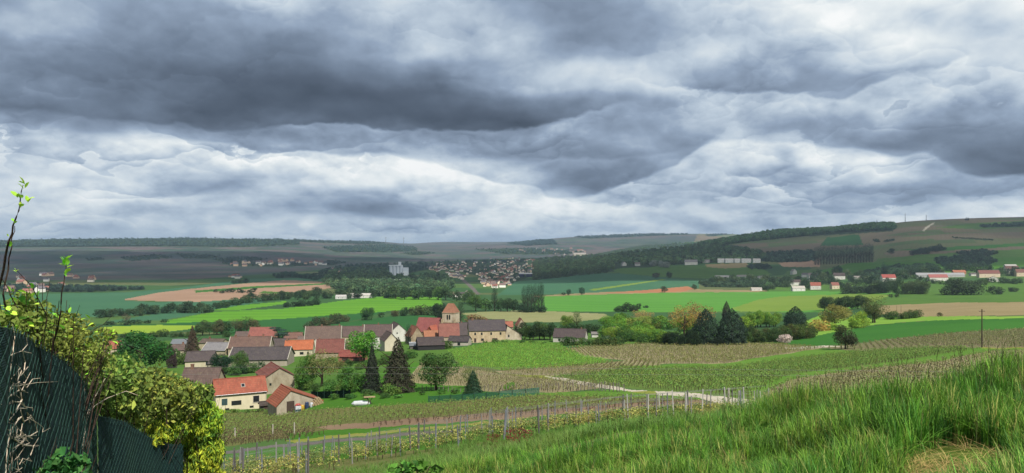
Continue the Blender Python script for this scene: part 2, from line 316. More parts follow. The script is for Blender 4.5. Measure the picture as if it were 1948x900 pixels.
class MB:
    """collects boxes, bars and prisms into one mesh"""
    def __init__(s): s.v = []; s.f = []; s.m = []
    def poly(s, pts, m=0):
        b = len(s.v); s.v += [tuple(p) for p in pts]; s.f.append(tuple(range(b, b + len(pts)))); s.m.append(m)
    def box(s, x0, x1, y0, y1, z0, z1, m=0):
        b = len(s.v)
        s.v += [(x0,y0,z0),(x1,y0,z0),(x1,y1,z0),(x0,y1,z0),(x0,y0,z1),(x1,y0,z1),(x1,y1,z1),(x0,y1,z1)]
        for q in ((0,3,2,1),(4,5,6,7),(0,1,5,4),(1,2,6,5),(2,3,7,6),(3,0,4,7)): s.f.append(tuple(b + i for i in q)); s.m.append(m)
        return s
    def tube(s, pts, r, n=6, m=0, cap=True):
        pts = [Vector(p) for p in pts]; rr = r if isinstance(r, (list, tuple)) else [r] * len(pts); b = len(s.v)
        for i, p in enumerate(pts):
            t = (pts[min(i+1, len(pts)-1)] - pts[max(i-1, 0)])
            t = t.normalized() if t.length > 1e-9 else Vector((0, 0, 1))
            a = t.cross(Vector((0, 0, 1)) if abs(t.z) < 0.9 else Vector((1, 0, 0))).normalized(); c = t.cross(a)
            for k in range(n):
                g = 2 * math.pi * k / n; s.v.append(tuple(p + (a * math.cos(g) + c * math.sin(g)) * rr[i]))
        for i in range(len(pts) - 1):
            for k in range(n):
                k2 = (k + 1) % n; s.f.append((b + i*n + k, b + i*n + k2, b + (i+1)*n + k2, b + (i+1)*n + k)); s.m.append(m)
        if cap:
            s.f.append(tuple(b + k for k in range(n))[::-1]); s.m.append(m)
            s.f.append(tuple(b + (len(pts)-1)*n + k for k in range(n))); s.m.append(m)
        return s
    def slab(s, quad, t, m=0):
        """a quad with thickness t below it"""
        q = [Vector(p) for p in quad]; nrm = (q[1] - q[0]).cross(q[2] - q[0]).normalized()
        if nrm.z < 0: q = q[::-1]; nrm = -nrm
        lo = [p - nrm * t for p in q]; b = len(s.v); k = len(q)
        s.v += [tuple(p) for p in q + lo]
        s.f.append(tuple(b + i for i in range(k))); s.m.append(m)
        s.f.append(tuple(b + k + i for i in range(k))[::-1]); s.m.append(m)
        for i in range(k):
            j = (i + 1) % k; s.f.append((b + i, b + k + i, b + k + j, b + j)); s.m.append(m)
        return s
    def mesh(s, name):
        me = bpy.data.meshes.new(name); me.from_pydata(s.v, [], s.f)
        me.polygons.foreach_set('material_index', s.m); me.update(); return me
    def build(s, name, mat, parent=None, loc=None, col=None):
        return link(name, s.mesh(name), mat, parent, loc, col)

MATS = {}
def new_mat(name):
    m = bpy.data.materials.new(name); m.use_nodes = True; t = NT(m.node_tree); t.n.clear()
    o = t.new('ShaderNodeOutputMaterial'); MATS[name] = m; return m, t, o
def diffuse(t, o, col, rough=0.8, spec=0.2, bump=None, bstr=0.3, bdist=0.05, metallic=0.0, trans=None, alpha=None):
    p = t.new('ShaderNodeBsdfPrincipled'); t.put(p.inputs['Base Color'], col)
    t.put(p.inputs['Roughness'], rough); p.inputs['Specular IOR Level'].default_value = spec; p.inputs['Metallic'].default_value = metallic
    if alpha is not None: t.put(p.inputs['Alpha'], alpha)
    if bump is not None:
        b = t.new('ShaderNodeBump'); b.inputs['Strength'].default_value = bstr; b.inputs['Distance'].default_value = bdist
        t.l.new(bump, b.inputs['Height']); t.l.new(b.outputs[0], p.inputs['Normal'])
    out = p.outputs[0]
    if trans:
        tr = t.new('ShaderNodeBsdfTranslucent'); t.put(tr.inputs[0], col)
        mx = t.new('ShaderNodeMixShader'); mx.inputs[0].default_value = trans
        t.l.new(out, mx.inputs[1]); t.l.new(tr.outputs[0], mx.inputs[2]); out = mx.outputs[0]
    t.l.new(out, o.inputs['Surface'])
def alb(c, k=0.5):
    a = np.clip(lin(c) * k, 0, 0.85); return (float(a[0]), float(a[1]), float(a[2]), 1.0)
def wpos(t): return t.new('ShaderNodeNewGeometry').outputs['Position']
def opos(t): return t.new('ShaderNodeTexCoord').outputs['Object']
def ground_mat(name, c1, c2, k=0.5, big=0.012, small=0.35, stripes=(), c3=None, cells=None, bump=0.0, warp=6.0):
    """field or ground: two or three albedos in natural patches, with crop rows or tramlines in world directions"""
    m, t, o = new_mat(name); p = wpos(t); p2 = t.vmul(p, (1, 1, 0.2))
    a1, a2 = alb(c1, k), alb(c2, k)
    f = t.rng(t.noise(p2, big, 5, 0.6), 0.36, 0.64)
    g = t.noise(p2, small, 4, 0.65)
    f = t.add(t.mul(f, 0.65), t.mul(t.rng(g, 0.3, 0.7), 0.35))
    col = t.mix(f, a1, a2)
    if cells:                                                       # a patchwork of plots
        for sc, ang, st, cols in cells:
            mp = t.new('ShaderNodeMapping'); mp.inputs['Rotation'].default_value = (0, 0, R(ang)); mp.inputs['Scale'].default_value = sc
            t.l.new(t.vadd(p, t.vmul(t.noise(p, 0.004, 2, color=True), (60, 60, 0))), mp.inputs[0])
            vo = t.new('ShaderNodeTexVoronoi', feature='F1', distance='CHEBYCHEV'); vo.inputs['Scale'].default_value = 1; vo.inputs['Randomness'].default_value = 0.85
            t.l.new(mp.outputs[0], vo.inputs['Vector'])
            sp = t.new('ShaderNodeSeparateColor'); t.l.new(vo.outputs['Color'], sp.inputs[0])
            n = len(cols); cr = t.ramp(sp.outputs[0], [(i / n, alb(c, k)) for i, c in enumerate(cols)], 'CONSTANT')
            col = t.mix(st, col, cr)
    if c3 is not None:
        f3 = t.rng(t.noise(t.vadd(p2, (31, 17, 0)), small * 2.3, 5, 0.7), 0.55, 0.70)
        col = t.mix(t.mul(f3, 0.8), col, alb(c3, k))
    h = g
    for ang, period, width, sc, st in stripes:
        ca, sa = math.cos(R(ang)), math.sin(R(ang)); sp = t.new('ShaderNodeSeparateXYZ'); t.l.new(p, sp.inputs[0])
        w = t.mul(t.sub(t.noise(p2, 0.02, 2), 0.5), warp)
        q = t.add(t.add(t.mul(sp.outputs[0], -sa), t.mul(sp.outputs[1], ca)), w)
        fr = t.m('FRACT', t.m('DIVIDE', q, period))
        tri = t.m('ABSOLUTE', t.sub(fr, 0.5))
        s_ = t.rng(tri, 0.5 * width, 0.5 * width + 0.12, 1.0, 0.0)
        s_ = t.mul(s_, t.rng(t.noise(p2, small * 1.7, 3, 0.6), 0.25, 0.6, 0.45, 1.0))
        col = t.mix(t.mul(s_, st), col, alb(sc, k))
    diffuse(t, o, col, 0.95, 0.05, h if bump else None, 0.6, bump)
    return m
GM = ground_mat
def make_ground_mats():
    gr, bw = (96, 120, 62), (120, 105, 84)
    GM('valley', (86, 116, 66), (70, 102, 60), 0.6, cells=[((0.004, 0.006, 0.004), 20, 0.6, [(70,108,58),(96,128,64),(56,92,56),(120,120,80),(62,104,60)])])
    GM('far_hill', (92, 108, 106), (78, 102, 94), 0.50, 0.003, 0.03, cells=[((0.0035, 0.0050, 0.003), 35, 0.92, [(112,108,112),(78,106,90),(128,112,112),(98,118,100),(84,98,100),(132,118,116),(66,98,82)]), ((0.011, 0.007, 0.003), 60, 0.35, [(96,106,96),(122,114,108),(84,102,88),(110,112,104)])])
    GM('right_hill', (126, 124, 94), (104, 126, 80), 0.58, 0.003, 0.03, cells=[((0.0030, 0.0055, 0.003), 12, 0.7, [(138,118,102),(104,130,80),(148,124,108),(122,128,86),(86,118,68),(142,124,100)])], stripes=[(60, 14, 0.3, (112,104,80), 0.25)])
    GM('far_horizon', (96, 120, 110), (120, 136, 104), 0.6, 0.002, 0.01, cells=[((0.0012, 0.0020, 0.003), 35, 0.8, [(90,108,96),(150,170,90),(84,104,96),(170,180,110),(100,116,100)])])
    GM('meadow', (104, 142, 62), (84, 126, 54), 0.52, 0.02, 0.5, c3=(132,156,72))
    GM('lush_meadow', (78, 138, 54), (62, 120, 48), 0.52, 0.012, 0.4, c3=(100, 152, 60))
    GM('bright_wheat', (126, 186, 58), (108, 172, 52), 0.52, 0.008, 0.2, stripes=[(8, 15, 0.06, (84, 140, 48), 0.5), (8, 48, 0.22, (92, 146, 46), 0.55)])
    GM('pale_wheat', (150, 176, 76), (132, 164, 66), 0.5, 0.008, 0.2, stripes=[(30, 16, 0.06, (112, 142, 58), 0.4)])
    GM('yellow_field', (152, 194, 78), (136, 182, 70), 0.52, 0.01, 0.2)
    GM('rape', (176, 200, 70), (156, 190, 66), 0.52, 0.01, 0.2)
    GM('dark_wheat', (68, 122, 64), (56, 110, 58), 0.52, 0.008, 0.2, stripes=[(12, 18, 0.06, (38, 90, 48), 0.5)])
    GM('teal_wheat', (78, 122, 88), (68, 112, 82), 0.66, 0.006, 0.1, stripes=[(12, 18, 0.06, (50, 100, 76), 0.4)])
    GM('striped_wheat', (118, 182, 78), (104, 170, 68), 0.52, 0.006, 0.1, stripes=[(6, 42, 0.35, (92, 152, 62), 0.7), (6, 14, 0.06, (74, 138, 52), 0.5)])
    GM('ploughed_soil', (176, 146, 122), (158, 128, 106), 0.72, 0.01, 0.2, stripes=[(14, 12, 0.3, (140, 112, 92), 0.4)])
    GM('orange_soil', (196, 136, 98), (178, 122, 88), 0.6, 0.02, 0.4)
    GM('tan_soil', (168, 150, 112), (150, 134, 96), 0.62, 0.02, 0.4, c3=(120, 136, 74))
    GM('pale_vines', (176, 172, 124), (152, 158, 104), 0.58, 0.02, 0.4, stripes=[(70, 3.2, 0.35, (132, 136, 88), 0.6)])
    GM('brown_vines', (160, 146, 116), (136, 132, 92), 0.74, 0.03, 0.6, c3=(116, 132, 70), bump=0.06)
    GM('green_vines', (112, 138, 66), (98, 124, 58), 0.62, 0.03, 0.6, c3=(132, 130, 84), bump=0.06)
    GM('grassy_vines', (116, 156, 62), (98, 142, 52), 0.58, 0.03, 0.6, c3=(136, 140, 84), bump=0.06)
    GM('mossy_vines', (126, 124, 76), (104, 116, 62), 0.62, 0.05, 0.8, c3=(148, 124, 96), bump=0.05)
    GM('hill_vines', (146, 132, 104), (124, 124, 84), 0.66, 0.02, 0.4, stripes=[(75, 2.4, 0.3, (112, 118, 76), 0.5)])
    GM('lawn', (96, 150, 50), (80, 134, 44), 0.48, 0.03, 0.7, c3=(124, 160, 66), bump=0.03)
    GM('dry_grass', (176, 176, 84), (140, 160, 66), 0.48, 0.04, 0.8, c3=(190, 170, 110))
    GM('bare_soil', (180, 152, 124), (158, 130, 106), 0.48, 0.06, 1.0, c3=(130, 130, 74), bump=0.04)
    GM('chalk', (232, 222, 202), (212, 200, 176), 0.55, 0.08, 1.2, c3=(190, 182, 140))
    GM('grey_path', (150, 140, 132), (122, 116, 112), 0.45, 0.1, 1.0, c3=(104, 108, 78), bump=0.03)
    GM('bank', (104, 138, 52), (128, 146, 66), 0.4, 0.12, 1.6, c3=(176, 150, 108), bump=0.05)
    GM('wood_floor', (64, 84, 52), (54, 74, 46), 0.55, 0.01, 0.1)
make_ground_mats()

# ------------------------------------------------------------------ fields: outlines on the ground, later ones lie over earlier ones
# (name, material, outline, nearest and farthest distance)
FIELDS = [
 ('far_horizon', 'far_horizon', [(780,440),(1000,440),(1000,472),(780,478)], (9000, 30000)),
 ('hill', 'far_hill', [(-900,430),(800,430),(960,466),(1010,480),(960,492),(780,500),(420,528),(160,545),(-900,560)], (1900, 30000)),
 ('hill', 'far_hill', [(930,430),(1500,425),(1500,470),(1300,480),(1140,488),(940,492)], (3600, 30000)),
 ('hill', 'right_hill', [(1300,500),(1330,440),(1700,405),(3200,380),(3200,520),(1948,505),(1760,510),(1560,505),(1460,492)], (1500, 9000)),
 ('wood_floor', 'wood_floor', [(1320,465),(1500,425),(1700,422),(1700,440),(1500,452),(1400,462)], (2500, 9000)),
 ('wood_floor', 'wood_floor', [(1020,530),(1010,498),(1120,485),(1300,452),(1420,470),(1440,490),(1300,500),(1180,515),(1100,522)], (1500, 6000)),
 ('meadow', 'meadow', [(1650,512),(1670,492),(1760,484),(1830,480),(1948,474),(2400,466),(2400,500),(1948,503),(1800,512)], (1200, 3000)),
 ('meadow', 'lush_meadow', [(1700,476),(1800,470),(1948,462),(2400,455),(2400,460),(1948,468),(1800,477)], (1500, 3200)),
 ('meadow', 'meadow', [(1780,433),(1860,424),(1948,420),(2200,418),(2200,428),(1948,432),(1860,436)], (2200, 5000)),
 ('hill_track', 'chalk', [(1754,439),(1764,430),(1776,423),(1778,424),(1767,432),(1758,440)], (2200, 5000)),
 ('green_plot', 'dark_wheat', [(1560,468),(1572,452),(1634,446),(1642,466)], (2200, 5000)),
 ('brown_plot', 'ploughed_soil', [(1480,500),(1560,494),(1560,508),(1490,508)], (1500, 3500)),
 ('meadow', 'meadow', [(1165,514),(1180,510),(1260,508),(1350,505),(1440,507),(1470,522),(1340,530),(1260,527),(1180,520)], (1500, 4000)),
 ('brown_plot', 'tan_soil', [(1340,503),(1420,500),(1425,508),(1380,511),(1345,508)], (1500, 4000)),
 ('meadow', 'lawn', [(1540,520),(1620,500),(1800,497),(1948,488),(1948,506),(1800,520),(1640,524)], (1200, 3000)),
 ('meadow', 'meadow', [(1440,560),(1480,540),(1948,532),(2400,530),(2400,566),(1948,562),(1690,562)], (800, 2000)),
 ('wheat_field', 'teal_wheat', [(945,562),(980,536),(1020,532),(1080,527),(1110,520),(1180,520),(1260,528),(1330,534),(1330,549),(1260,552),(1180,556),(1030,560)], (1000, 3500)),
 ('track', 'pale_wheat', [(1120,551),(1260,531),(1268,532),(1130,553)], (1000, 3500)),
 ('soil_strip', 'tan_soil', [(1010,564),(1140,556),(1320,550),(1460,553),(1460,557),(1260,557),(1030,566)], (800, 3500)),
 ('soil_strip', 'orange_soil', [(1150,557),(1230,552),(1308,545),(1322,549),(1300,555),(1220,557)], (800, 3500)),
 ('meadow', 'teal_wheat', [(-900,600),(-900,575),(140,558),(240,556),(340,548),(480,530),(640,528),(640,535),(480,537),(360,549),(300,560),(235,572),(300,575),(420,570),(520,566),(500,575),(400,590),(300,598),(140,604)], (700, 3300)),
 ('ploughed_field', 'ploughed_soil', [(232,570),(300,557),(367,549),(480,538),(540,533),(640,537),(650,546),(522,560),(489,567),(378,574),(300,573)], (700, 3300)),
 ('verge', 'lush_meadow', [(370,553),(480,545),(640,538),(640,540),(480,549),(372,557)], (700, 3300)),
 ('verge', 'meadow', [(493,558),(500,554),(552,556),(545,560)], (700, 3300)),
 ('wheat_field', 'teal_wheat', [(200,612),(300,597),(402,592),(373,599),(322,607),(300,609),(230,614)], (400, 2000)),
 ('wheat_field', 'bright_wheat', [(400,591),(455,581),(545,573),(545,578),(455,590)], (400, 2000)),
 ('wheat_field', 'bright_wheat', [(316,610),(411,593),(540,587),(660,571),(740,563),(838,566),(842,580),(780,589),(660,599),(500,610),(400,613),(318,616)], (400, 2000)),
 ('wheat_field', 'dark_wheat', [(200,620),(316,615),(400,612),(500,609),(660,598),(740,592),(700,602),(600,630),(560,640),(480,642),(400,632),(300,622)], (300, 1500)),
 ('rape_field', 'rape', [(195,622),(300,618),(375,620),(370,625),(300,633),(195,636)], (300, 1500)),
 ('wheat_field', 'dark_wheat', [(540,646),(620,622),(690,609),(741,602),(845,598),(860,606),(850,625),(700,640)], (300, 1500)),
 ('pale_vineyard', 'pale_vines', [(868,596),(1000,590),(1150,597),(1165,605),(1080,613),(990,613),(925,606)], (400, 1500)),
 ('wheat_field', 'striped_wheat', [(1000,592),(1028,564),(1260,557),(1550,554),(1720,558),(1600,594),(1500,594),(1420,592),(1260,594)], (500, 1800)),
 ('wheat_field', 'pale_wheat', [(1390,587),(1440,571),(1484,564),(1640,559),(1722,561),(1600,588),(1473,593),(1409,593)], (500, 1800)),
 ('ploughed_field', 'tan_soil', [(1640,596),(1684,580),(1800,575),(2400,570),(2400,596),(1880,600),(1760,604)], (350, 1500)),
 ('pasture', 'meadow', [(1640,582),(1700,560),(2400,558),(2400,571),(1800,576),(1684,581)], (350, 1500)),
 ('meadow', 'yellow_field', [(1470,634),(1560,600),(1600,606),(1760,602),(2400,600),(2400,610),(1760,610),(1640,620),(1580,640),(1480,646)], (250, 900)),
 ('meadow', 'lush_meadow', [(1490,650),(1560,638),(1640,622),(1760,610),(1948,605),(2400,602),(2400,626),(1948,624),(1790,634),(1640,650),(1560,660),(1480,660)], (220, 900)),
 ('garden', 'meadow', [(980,655),(1000,635),(1290,630),(1480,640),(1500,655),(1280,652),(1100,658)], (230, 700)),
 ('vineyard', 'hill_vines', [(1560,662),(1640,652),(1790,635),(1948,625),(2400,622),(2400,664),(1948,664),(1760,660),(1640,668)], (130, 500)),
 ('vineyard', 'brown_vines', [(1030,668),(1110,659),(1280,651),(1480,654),(1570,662),(1530,668),(1380,692),(1240,692),(1110,678)], (150, 500)),
 ('vineyard', 'grassy_vines', [(840,668),(960,648),(1060,655),(1110,678),(1160,688),(1060,702),(980,706),(880,695)], (150, 400)),
 ('vineyard', 'brown_vines', [(940,706),(1060,697),(1230,685),(1262,696),(1150,712),(1060,716),(960,712)], (120, 350)),
 ('verge', 'dry_grass', [(880,708),(960,711),(1050,716),(1070,722),(960,722),(890,714)], (120, 350)),
 ('verge', 'grassy_vines', [(1180,696),(1380,691),(1530,667),(1560,664),(1640,668),(1500,684),(1400,698),(1250,704),(1190,704)], (120, 400)),
 ('vineyard', 'green_vines', [(1050,716),(1190,702),(1400,697),(1520,680),(1640,667),(1760,660),(1868,662),(1700,690),(1500,715),(1430,760),(1330,750),(1190,738)], (60, 400)),
 ('verge', 'grassy_vines', [(1420,735),(1500,712),(1700,688),(1860,661),(2400,660),(2400,668),(1890,666),(1790,688),(1640,704),(1500,725),(1430,750)], (55, 400)),
 ('vineyard', 'brown_vines', [(1430,765),(1500,722),(1640,703),(1790,687),(1890,666),(2400,666),(2400,760),(1948,745),(1700,760),(1500,775)], (25, 300)),
 ('track', 'dry_grass', [(1868,661),(2400,660),(2400,662.5),(1868,663)], (25, 300)),
 ('garden', 'meadow', [(180,800),(200,690),(320,645),(520,640),(620,640),(790,625),(860,660),(860,690),(790,690),(700,720),(610,748),(560,790),(410,788),(300,850)], (120, 420)),
 ('garden', 'lawn', [(560,790),(600,745),(700,715),(790,690),(880,692),(910,745),(1010,742),(830,766),(700,776),(620,784)], (100, 300)),
 ('vineyard', 'brown_vines', [(775,728),(800,690),(880,700),(960,712),(1045,722),(1185,740),(1080,747),(1000,748),(915,745),(890,735)], (100, 300)),
 ('verge', 'grassy_vines', [(1000,750),(1180,741),(1240,744),(1330,752),(1340,760),(1240,757),(1100,757)], (60, 200)),
 ('vineyard', 'mossy_vines', [(300,850),(410,785),(620,778),(830,766),(1010,752),(1240,756),(1340,762),(1300,772),(1000,792),(700,812),(560,832),(420,850)], (50, 200)),
 ('soil_strip', 'bare_soil', [(600,812),(800,795),(1000,782),(1240,764),(1340,762),(1340,768),(1240,774),(1000,796),(800,810),(640,822)], (45, 200)),
 ('verge', 'lawn', [(540,824),(640,818),(800,808),(1000,795),(1240,773),(1300,770),(1240,780),(1000,803),(800,820),(560,840)], (45, 200)),
 ('track', 'dry_grass', [(540,838),(800,813),(1000,797),(1000,800),(800,818),(560,842)], (45, 200)),
 ('path', 'grey_path', [(300,880),(405,860),(560,843),(800,822),(1000,804),(1000,808),(800,827),(560,848),(405,866),(300,888)], (40, 200)),
 ('verge', 'lawn', [(300,895),(405,866),(560,849),(800,828),(1000,809),(1240,782),(1340,772),(1250,800),(1000,840),(800,870),(600,900),(300,960)], (38, 120)),
 ('vineyard', 'mossy_vines', [(-600,1200),(300,940),(600,880),(800,856),(1000,832),(1250,795),(1400,770),(1450,775),(1400,812),(1000,870),(700,935),(400,1100)], (14, 100)),
 ('path', 'chalk', [(1036,716),(1072,719),(1120,727),(1190,739),(1180,744),(1120,734),(1060,723)], (60, 300)),
 ('path', 'chalk', [(1242,743),(1330,749),(1400,757),(1460,766),(1420,775),(1370,768),(1330,757),(1250,751)], (50, 300)),
 ('path', 'chalk', [(1490,661),(1560,658),(1612,659),(1560,662),(1500,664)], (150, 500)),
 ('path', 'chalk', [(1182,739),(1200,741.5),(1246,743.5),(1250,746),(1200,744.5),(1180,743)], (60, 300)),
 ('verge', 'dry_grass', [(1190,745),(1244,743),(1250,751),(1180,744)], (60, 300)),
 ('road', 'grey_path', [(872,528),(878,527),(900,545),(914,560),(907,561),(892,546)], (600, 3000)),
 ('bank', 'bank', [(-3000,5000),(-3000,1000),(-300,1000),(300,1000),(480,940),(620,905),(800,885),(1000,868),(1200,842),(1400,806),(1500,790),(1700,775),(1948,752),(2400,752),(4000,752),(4000,5000)], (0.5, 24)),
]
# the woods: (outline on the ground, tree height in m, how many, colour, nearest distance)
WOODS = [
 # plateau edge far left
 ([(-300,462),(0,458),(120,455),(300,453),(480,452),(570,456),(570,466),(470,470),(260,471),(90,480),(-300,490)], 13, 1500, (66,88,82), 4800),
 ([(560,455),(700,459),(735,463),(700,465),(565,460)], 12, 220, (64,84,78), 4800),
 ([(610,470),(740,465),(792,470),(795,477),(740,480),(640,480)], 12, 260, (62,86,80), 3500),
 ([(225,490),(300,484),(330,490),(250,497)], 9, 60, (60,82,72), 3000), ([(330,482),(420,487),(400,492),(350,491)], 9, 55, (58,80,70), 3000),
 ([(400,492),(480,489),(510,494),(430,500)], 9, 70, (56,78,70), 2600), ([(0,545),(120,545),(190,548),(280,551),(170,556),(0,556)], 9, 130, (54,76,66), 1200),
 ([(160,492),(190,490),(200,494),(170,496)], 8, 20, (58,80,70), 3000), ([(600,500),(640,496),(660,500),(630,505)], 9, 35, (58,80,70), 2400),
 ([(760,482),(800,478),(830,482),(790,486)], 9, 35, (60,80,72), 3000),
 # the valley bottom round the silo and the river
 ([(615,528),(640,516),(700,510),(740,514),(745,526),(800,528),(850,522),(860,548),(840,562),(745,566),(660,556),(618,545)], 15, 400, (76,102,66), 1100),
 ([(600,520),(660,505),(740,503),(830,498),(1000,494),(1000,500),(840,506),(780,520),(660,522)], 12, 260, (56,80,66), 1800),
 ([(560,528),(620,522),(640,530),(600,534)], 10, 60, (52,78,58), 1300), ([(520,524),(560,520),(570,528),(525,530)], 10, 30, (52,78,62), 1500),
 ([(420,500),(470,497),(560,500),(600,505),(540,508),(440,506)], 8, 60, (56,78,68), 2400),
 # centre and right
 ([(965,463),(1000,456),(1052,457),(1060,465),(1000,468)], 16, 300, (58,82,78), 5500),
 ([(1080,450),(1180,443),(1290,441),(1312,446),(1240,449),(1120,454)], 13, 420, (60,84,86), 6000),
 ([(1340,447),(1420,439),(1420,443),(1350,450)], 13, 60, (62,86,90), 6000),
 ([(1018,530),(1012,500),(1040,492),(1120,486),(1165,490),(1168,512),(1120,517),(1085,524)], 15, 420, (92,116,72), 1300),
 ([(1150,500),(1160,484),(1230,472),(1290,462),(1330,464),(1450,480),(1460,494),(1410,497),(1300,503),(1240,506)], 15, 620, (84,110,70), 1400),
 ([(1300,466),(1340,462),(1400,455),(1500,437),(1560,430),(1700,429),(1702,437),(1610,441),(1500,452),(1420,460),(1370,467)], 20, 1700, (78,108,64), 2300),
 ([(1440,497),(1460,485),(1500,480),(1548,480),(1548,498),(1500,500)], 13, 150, (62,88,66), 1200),
 ([(1330,540),(1360,532),(1430,532),(1456,538),(1452,546),(1390,547),(1340,546)], 8, 180, (62,86,58), 1000),
 ([(1418,508),(1440,503),(1465,507),(1470,512),(1430,513)], 8, 50, (54,76,58), 1200),
 ([(1775,494),(1830,488),(1880,490),(1900,500),(1870,508),(1790,508)], 9, 160, (56,82,58), 1000),
 ([(1640,520),(1700,508),(1770,505),(1790,515),(1730,524),(1660,530)], 9, 170, (60,86,56), 1000),
 ([(1862,430),(1948,424),(2100,420),(2100,427),(1948,431),(1870,433)], 10, 100, (54,80,58), 2200),
 ([(1820,482),(1870,478),(1900,482),(1880,487),(1830,486)], 9, 50, (56,80,58), 1300),
 ([(1660,456),(1668,455),(1676,461),(1664,460)], 5, 14, (56,76,56), 1500), ([(1680,459),(1702,455),(1702,458),(1684,461)], 5, 16, (56,76,56), 1500),
 ([(1810,451),(1890,456),(1889,458),(1812,453)], 4, 30, (60,76,56), 1500),
 ([(830,506),(900,502),(1000,500),(1015,524),(960,545),(905,524)], 9, 60, (66,92,62), 1500),
 ([(900,474),(1000,472),(1110,478),(1080,484),(960,484)], 11, 120, (60,82,76), 3000),
]
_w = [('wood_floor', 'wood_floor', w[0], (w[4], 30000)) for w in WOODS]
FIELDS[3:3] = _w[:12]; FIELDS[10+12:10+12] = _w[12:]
def inside(poly, U, V):
    r = np.zeros(U.shape, bool); n = len(poly)
    for i in range(n):
        x0, y0 = poly[i]; x1, y1 = poly[(i + 1) % n]
        if y0 == y1: continue
        c = ((y0 > V) != (y1 > V)) & (U < (x1 - x0) * (V - y0) / (y1 - y0) + x0)
        r ^= c
    return r
def build_ground():
    us = np.concatenate([np.linspace(-6500, -700, 16)[:-1], np.arange(-700, -60, 40), np.arange(-60, 2010, 2.4), np.arange(2010, 2800, 40), np.linspace(2800, 8000, 14)])
    # distances: close together where the ground is seen flat on
    ld = np.linspace(math.log(0.7), math.log(26000), 6000); dd = np.exp(ld); w = np.full(len(ld), 60 / 6000)
    for s in (100, 400, 700, 974, 1200, 1450, 1700, 1900):
        v = HY - F * height_sd(np.full(len(ld), s), dd) / dd
        g = np.abs(np.gradient(v)); g[(v > 960)] = 0
        w = np.maximum(w, g)
    cw = np.cumsum(w); N = 720
    ds = np.interp(np.linspace(cw[0], cw[-1], N), cw, dd)
    Sg, Dg = np.meshgrid(us, ds)
    Z = height_sd(Sg, Dg); X = (Sg - CX) / F * Dg
    P = np.stack([X, Dg, Z], -1).reshape(-1, 3)
    nu = len(us)
    Uc = 0.25 * (Sg[:-1,:-1] + Sg[1:,:-1] + Sg[:-1,1:] + Sg[1:,1:]); Dc = 0.25 * (Dg[:-1,:-1] + Dg[1:,:-1] + Dg[:-1,1:] + Dg[1:,1:])
    Vc = HY - F * 0.25 * (Z[:-1,:-1] + Z[1:,:-1] + Z[:-1,1:] + Z[1:,1:]) / Dc
    # uneven edges, as field margins are
    xx, yy = (Uc - CX) / F * Dc, Dc
    sc = np.clip(Dc / 60, 0.3, 14)
    jit = np.sin(xx / sc * 1.1 + 2 * np.sin(yy / sc * 0.8)) + 0.6 * np.sin(xx / sc * 2.9 + yy / sc * 1.7)
    ja = np.clip(200 / Dc, 0.22, 1); Vj = Vc + jit * 0.7 * ja; Uj = Uc + jit * 1.6 * ja
    fid = np.full(Uc.shape, -1, int)
    for k, (nm, mt, poly, (d0, d1)) in enumerate(FIELDS):
        fid[inside(poly, Uj, Vj) & (Dc >= d0) & (Dc <= d1)] = k
    idx = np.arange(len(P)).reshape(len(ds), nu)
    quads = np.stack([idx[:-1,:-1], idx[:-1,1:], idx[1:,1:], idx[1:,:-1]], -1).reshape(-1, 4); ff = fid.ravel()
    for k in range(-1, len(FIELDS)):
        q = quads[ff == k]
        if len(q) == 0: continue
        used, inv = np.unique(q.ravel(), return_inverse=True)
        nm, mt = ('ground', 'valley') if k < 0 else FIELDS[k][:2]
        me = npmesh(nm, P[used], inv.reshape(-1, 4), [MATS[mt]], smooth=True)
        tag(link(nm, me), kind='structure')
    b = MB(); ys = [0.72, -3, -12, -60]                                # the slope behind the camera
    for i in range(3):
        y0, y1 = ys[i], ys[i+1]
        b.poly([(-60, y1, -1.66 - y1 * 0.03), (60, y1, -1.66 - y1 * 0.03), (60, y0, -1.66 - y0 * 0.03), (-60, y0, -1.66 - y0 * 0.03)])
    tag(b.build('ground', MATS['bank']), kind='structure')
build_ground()

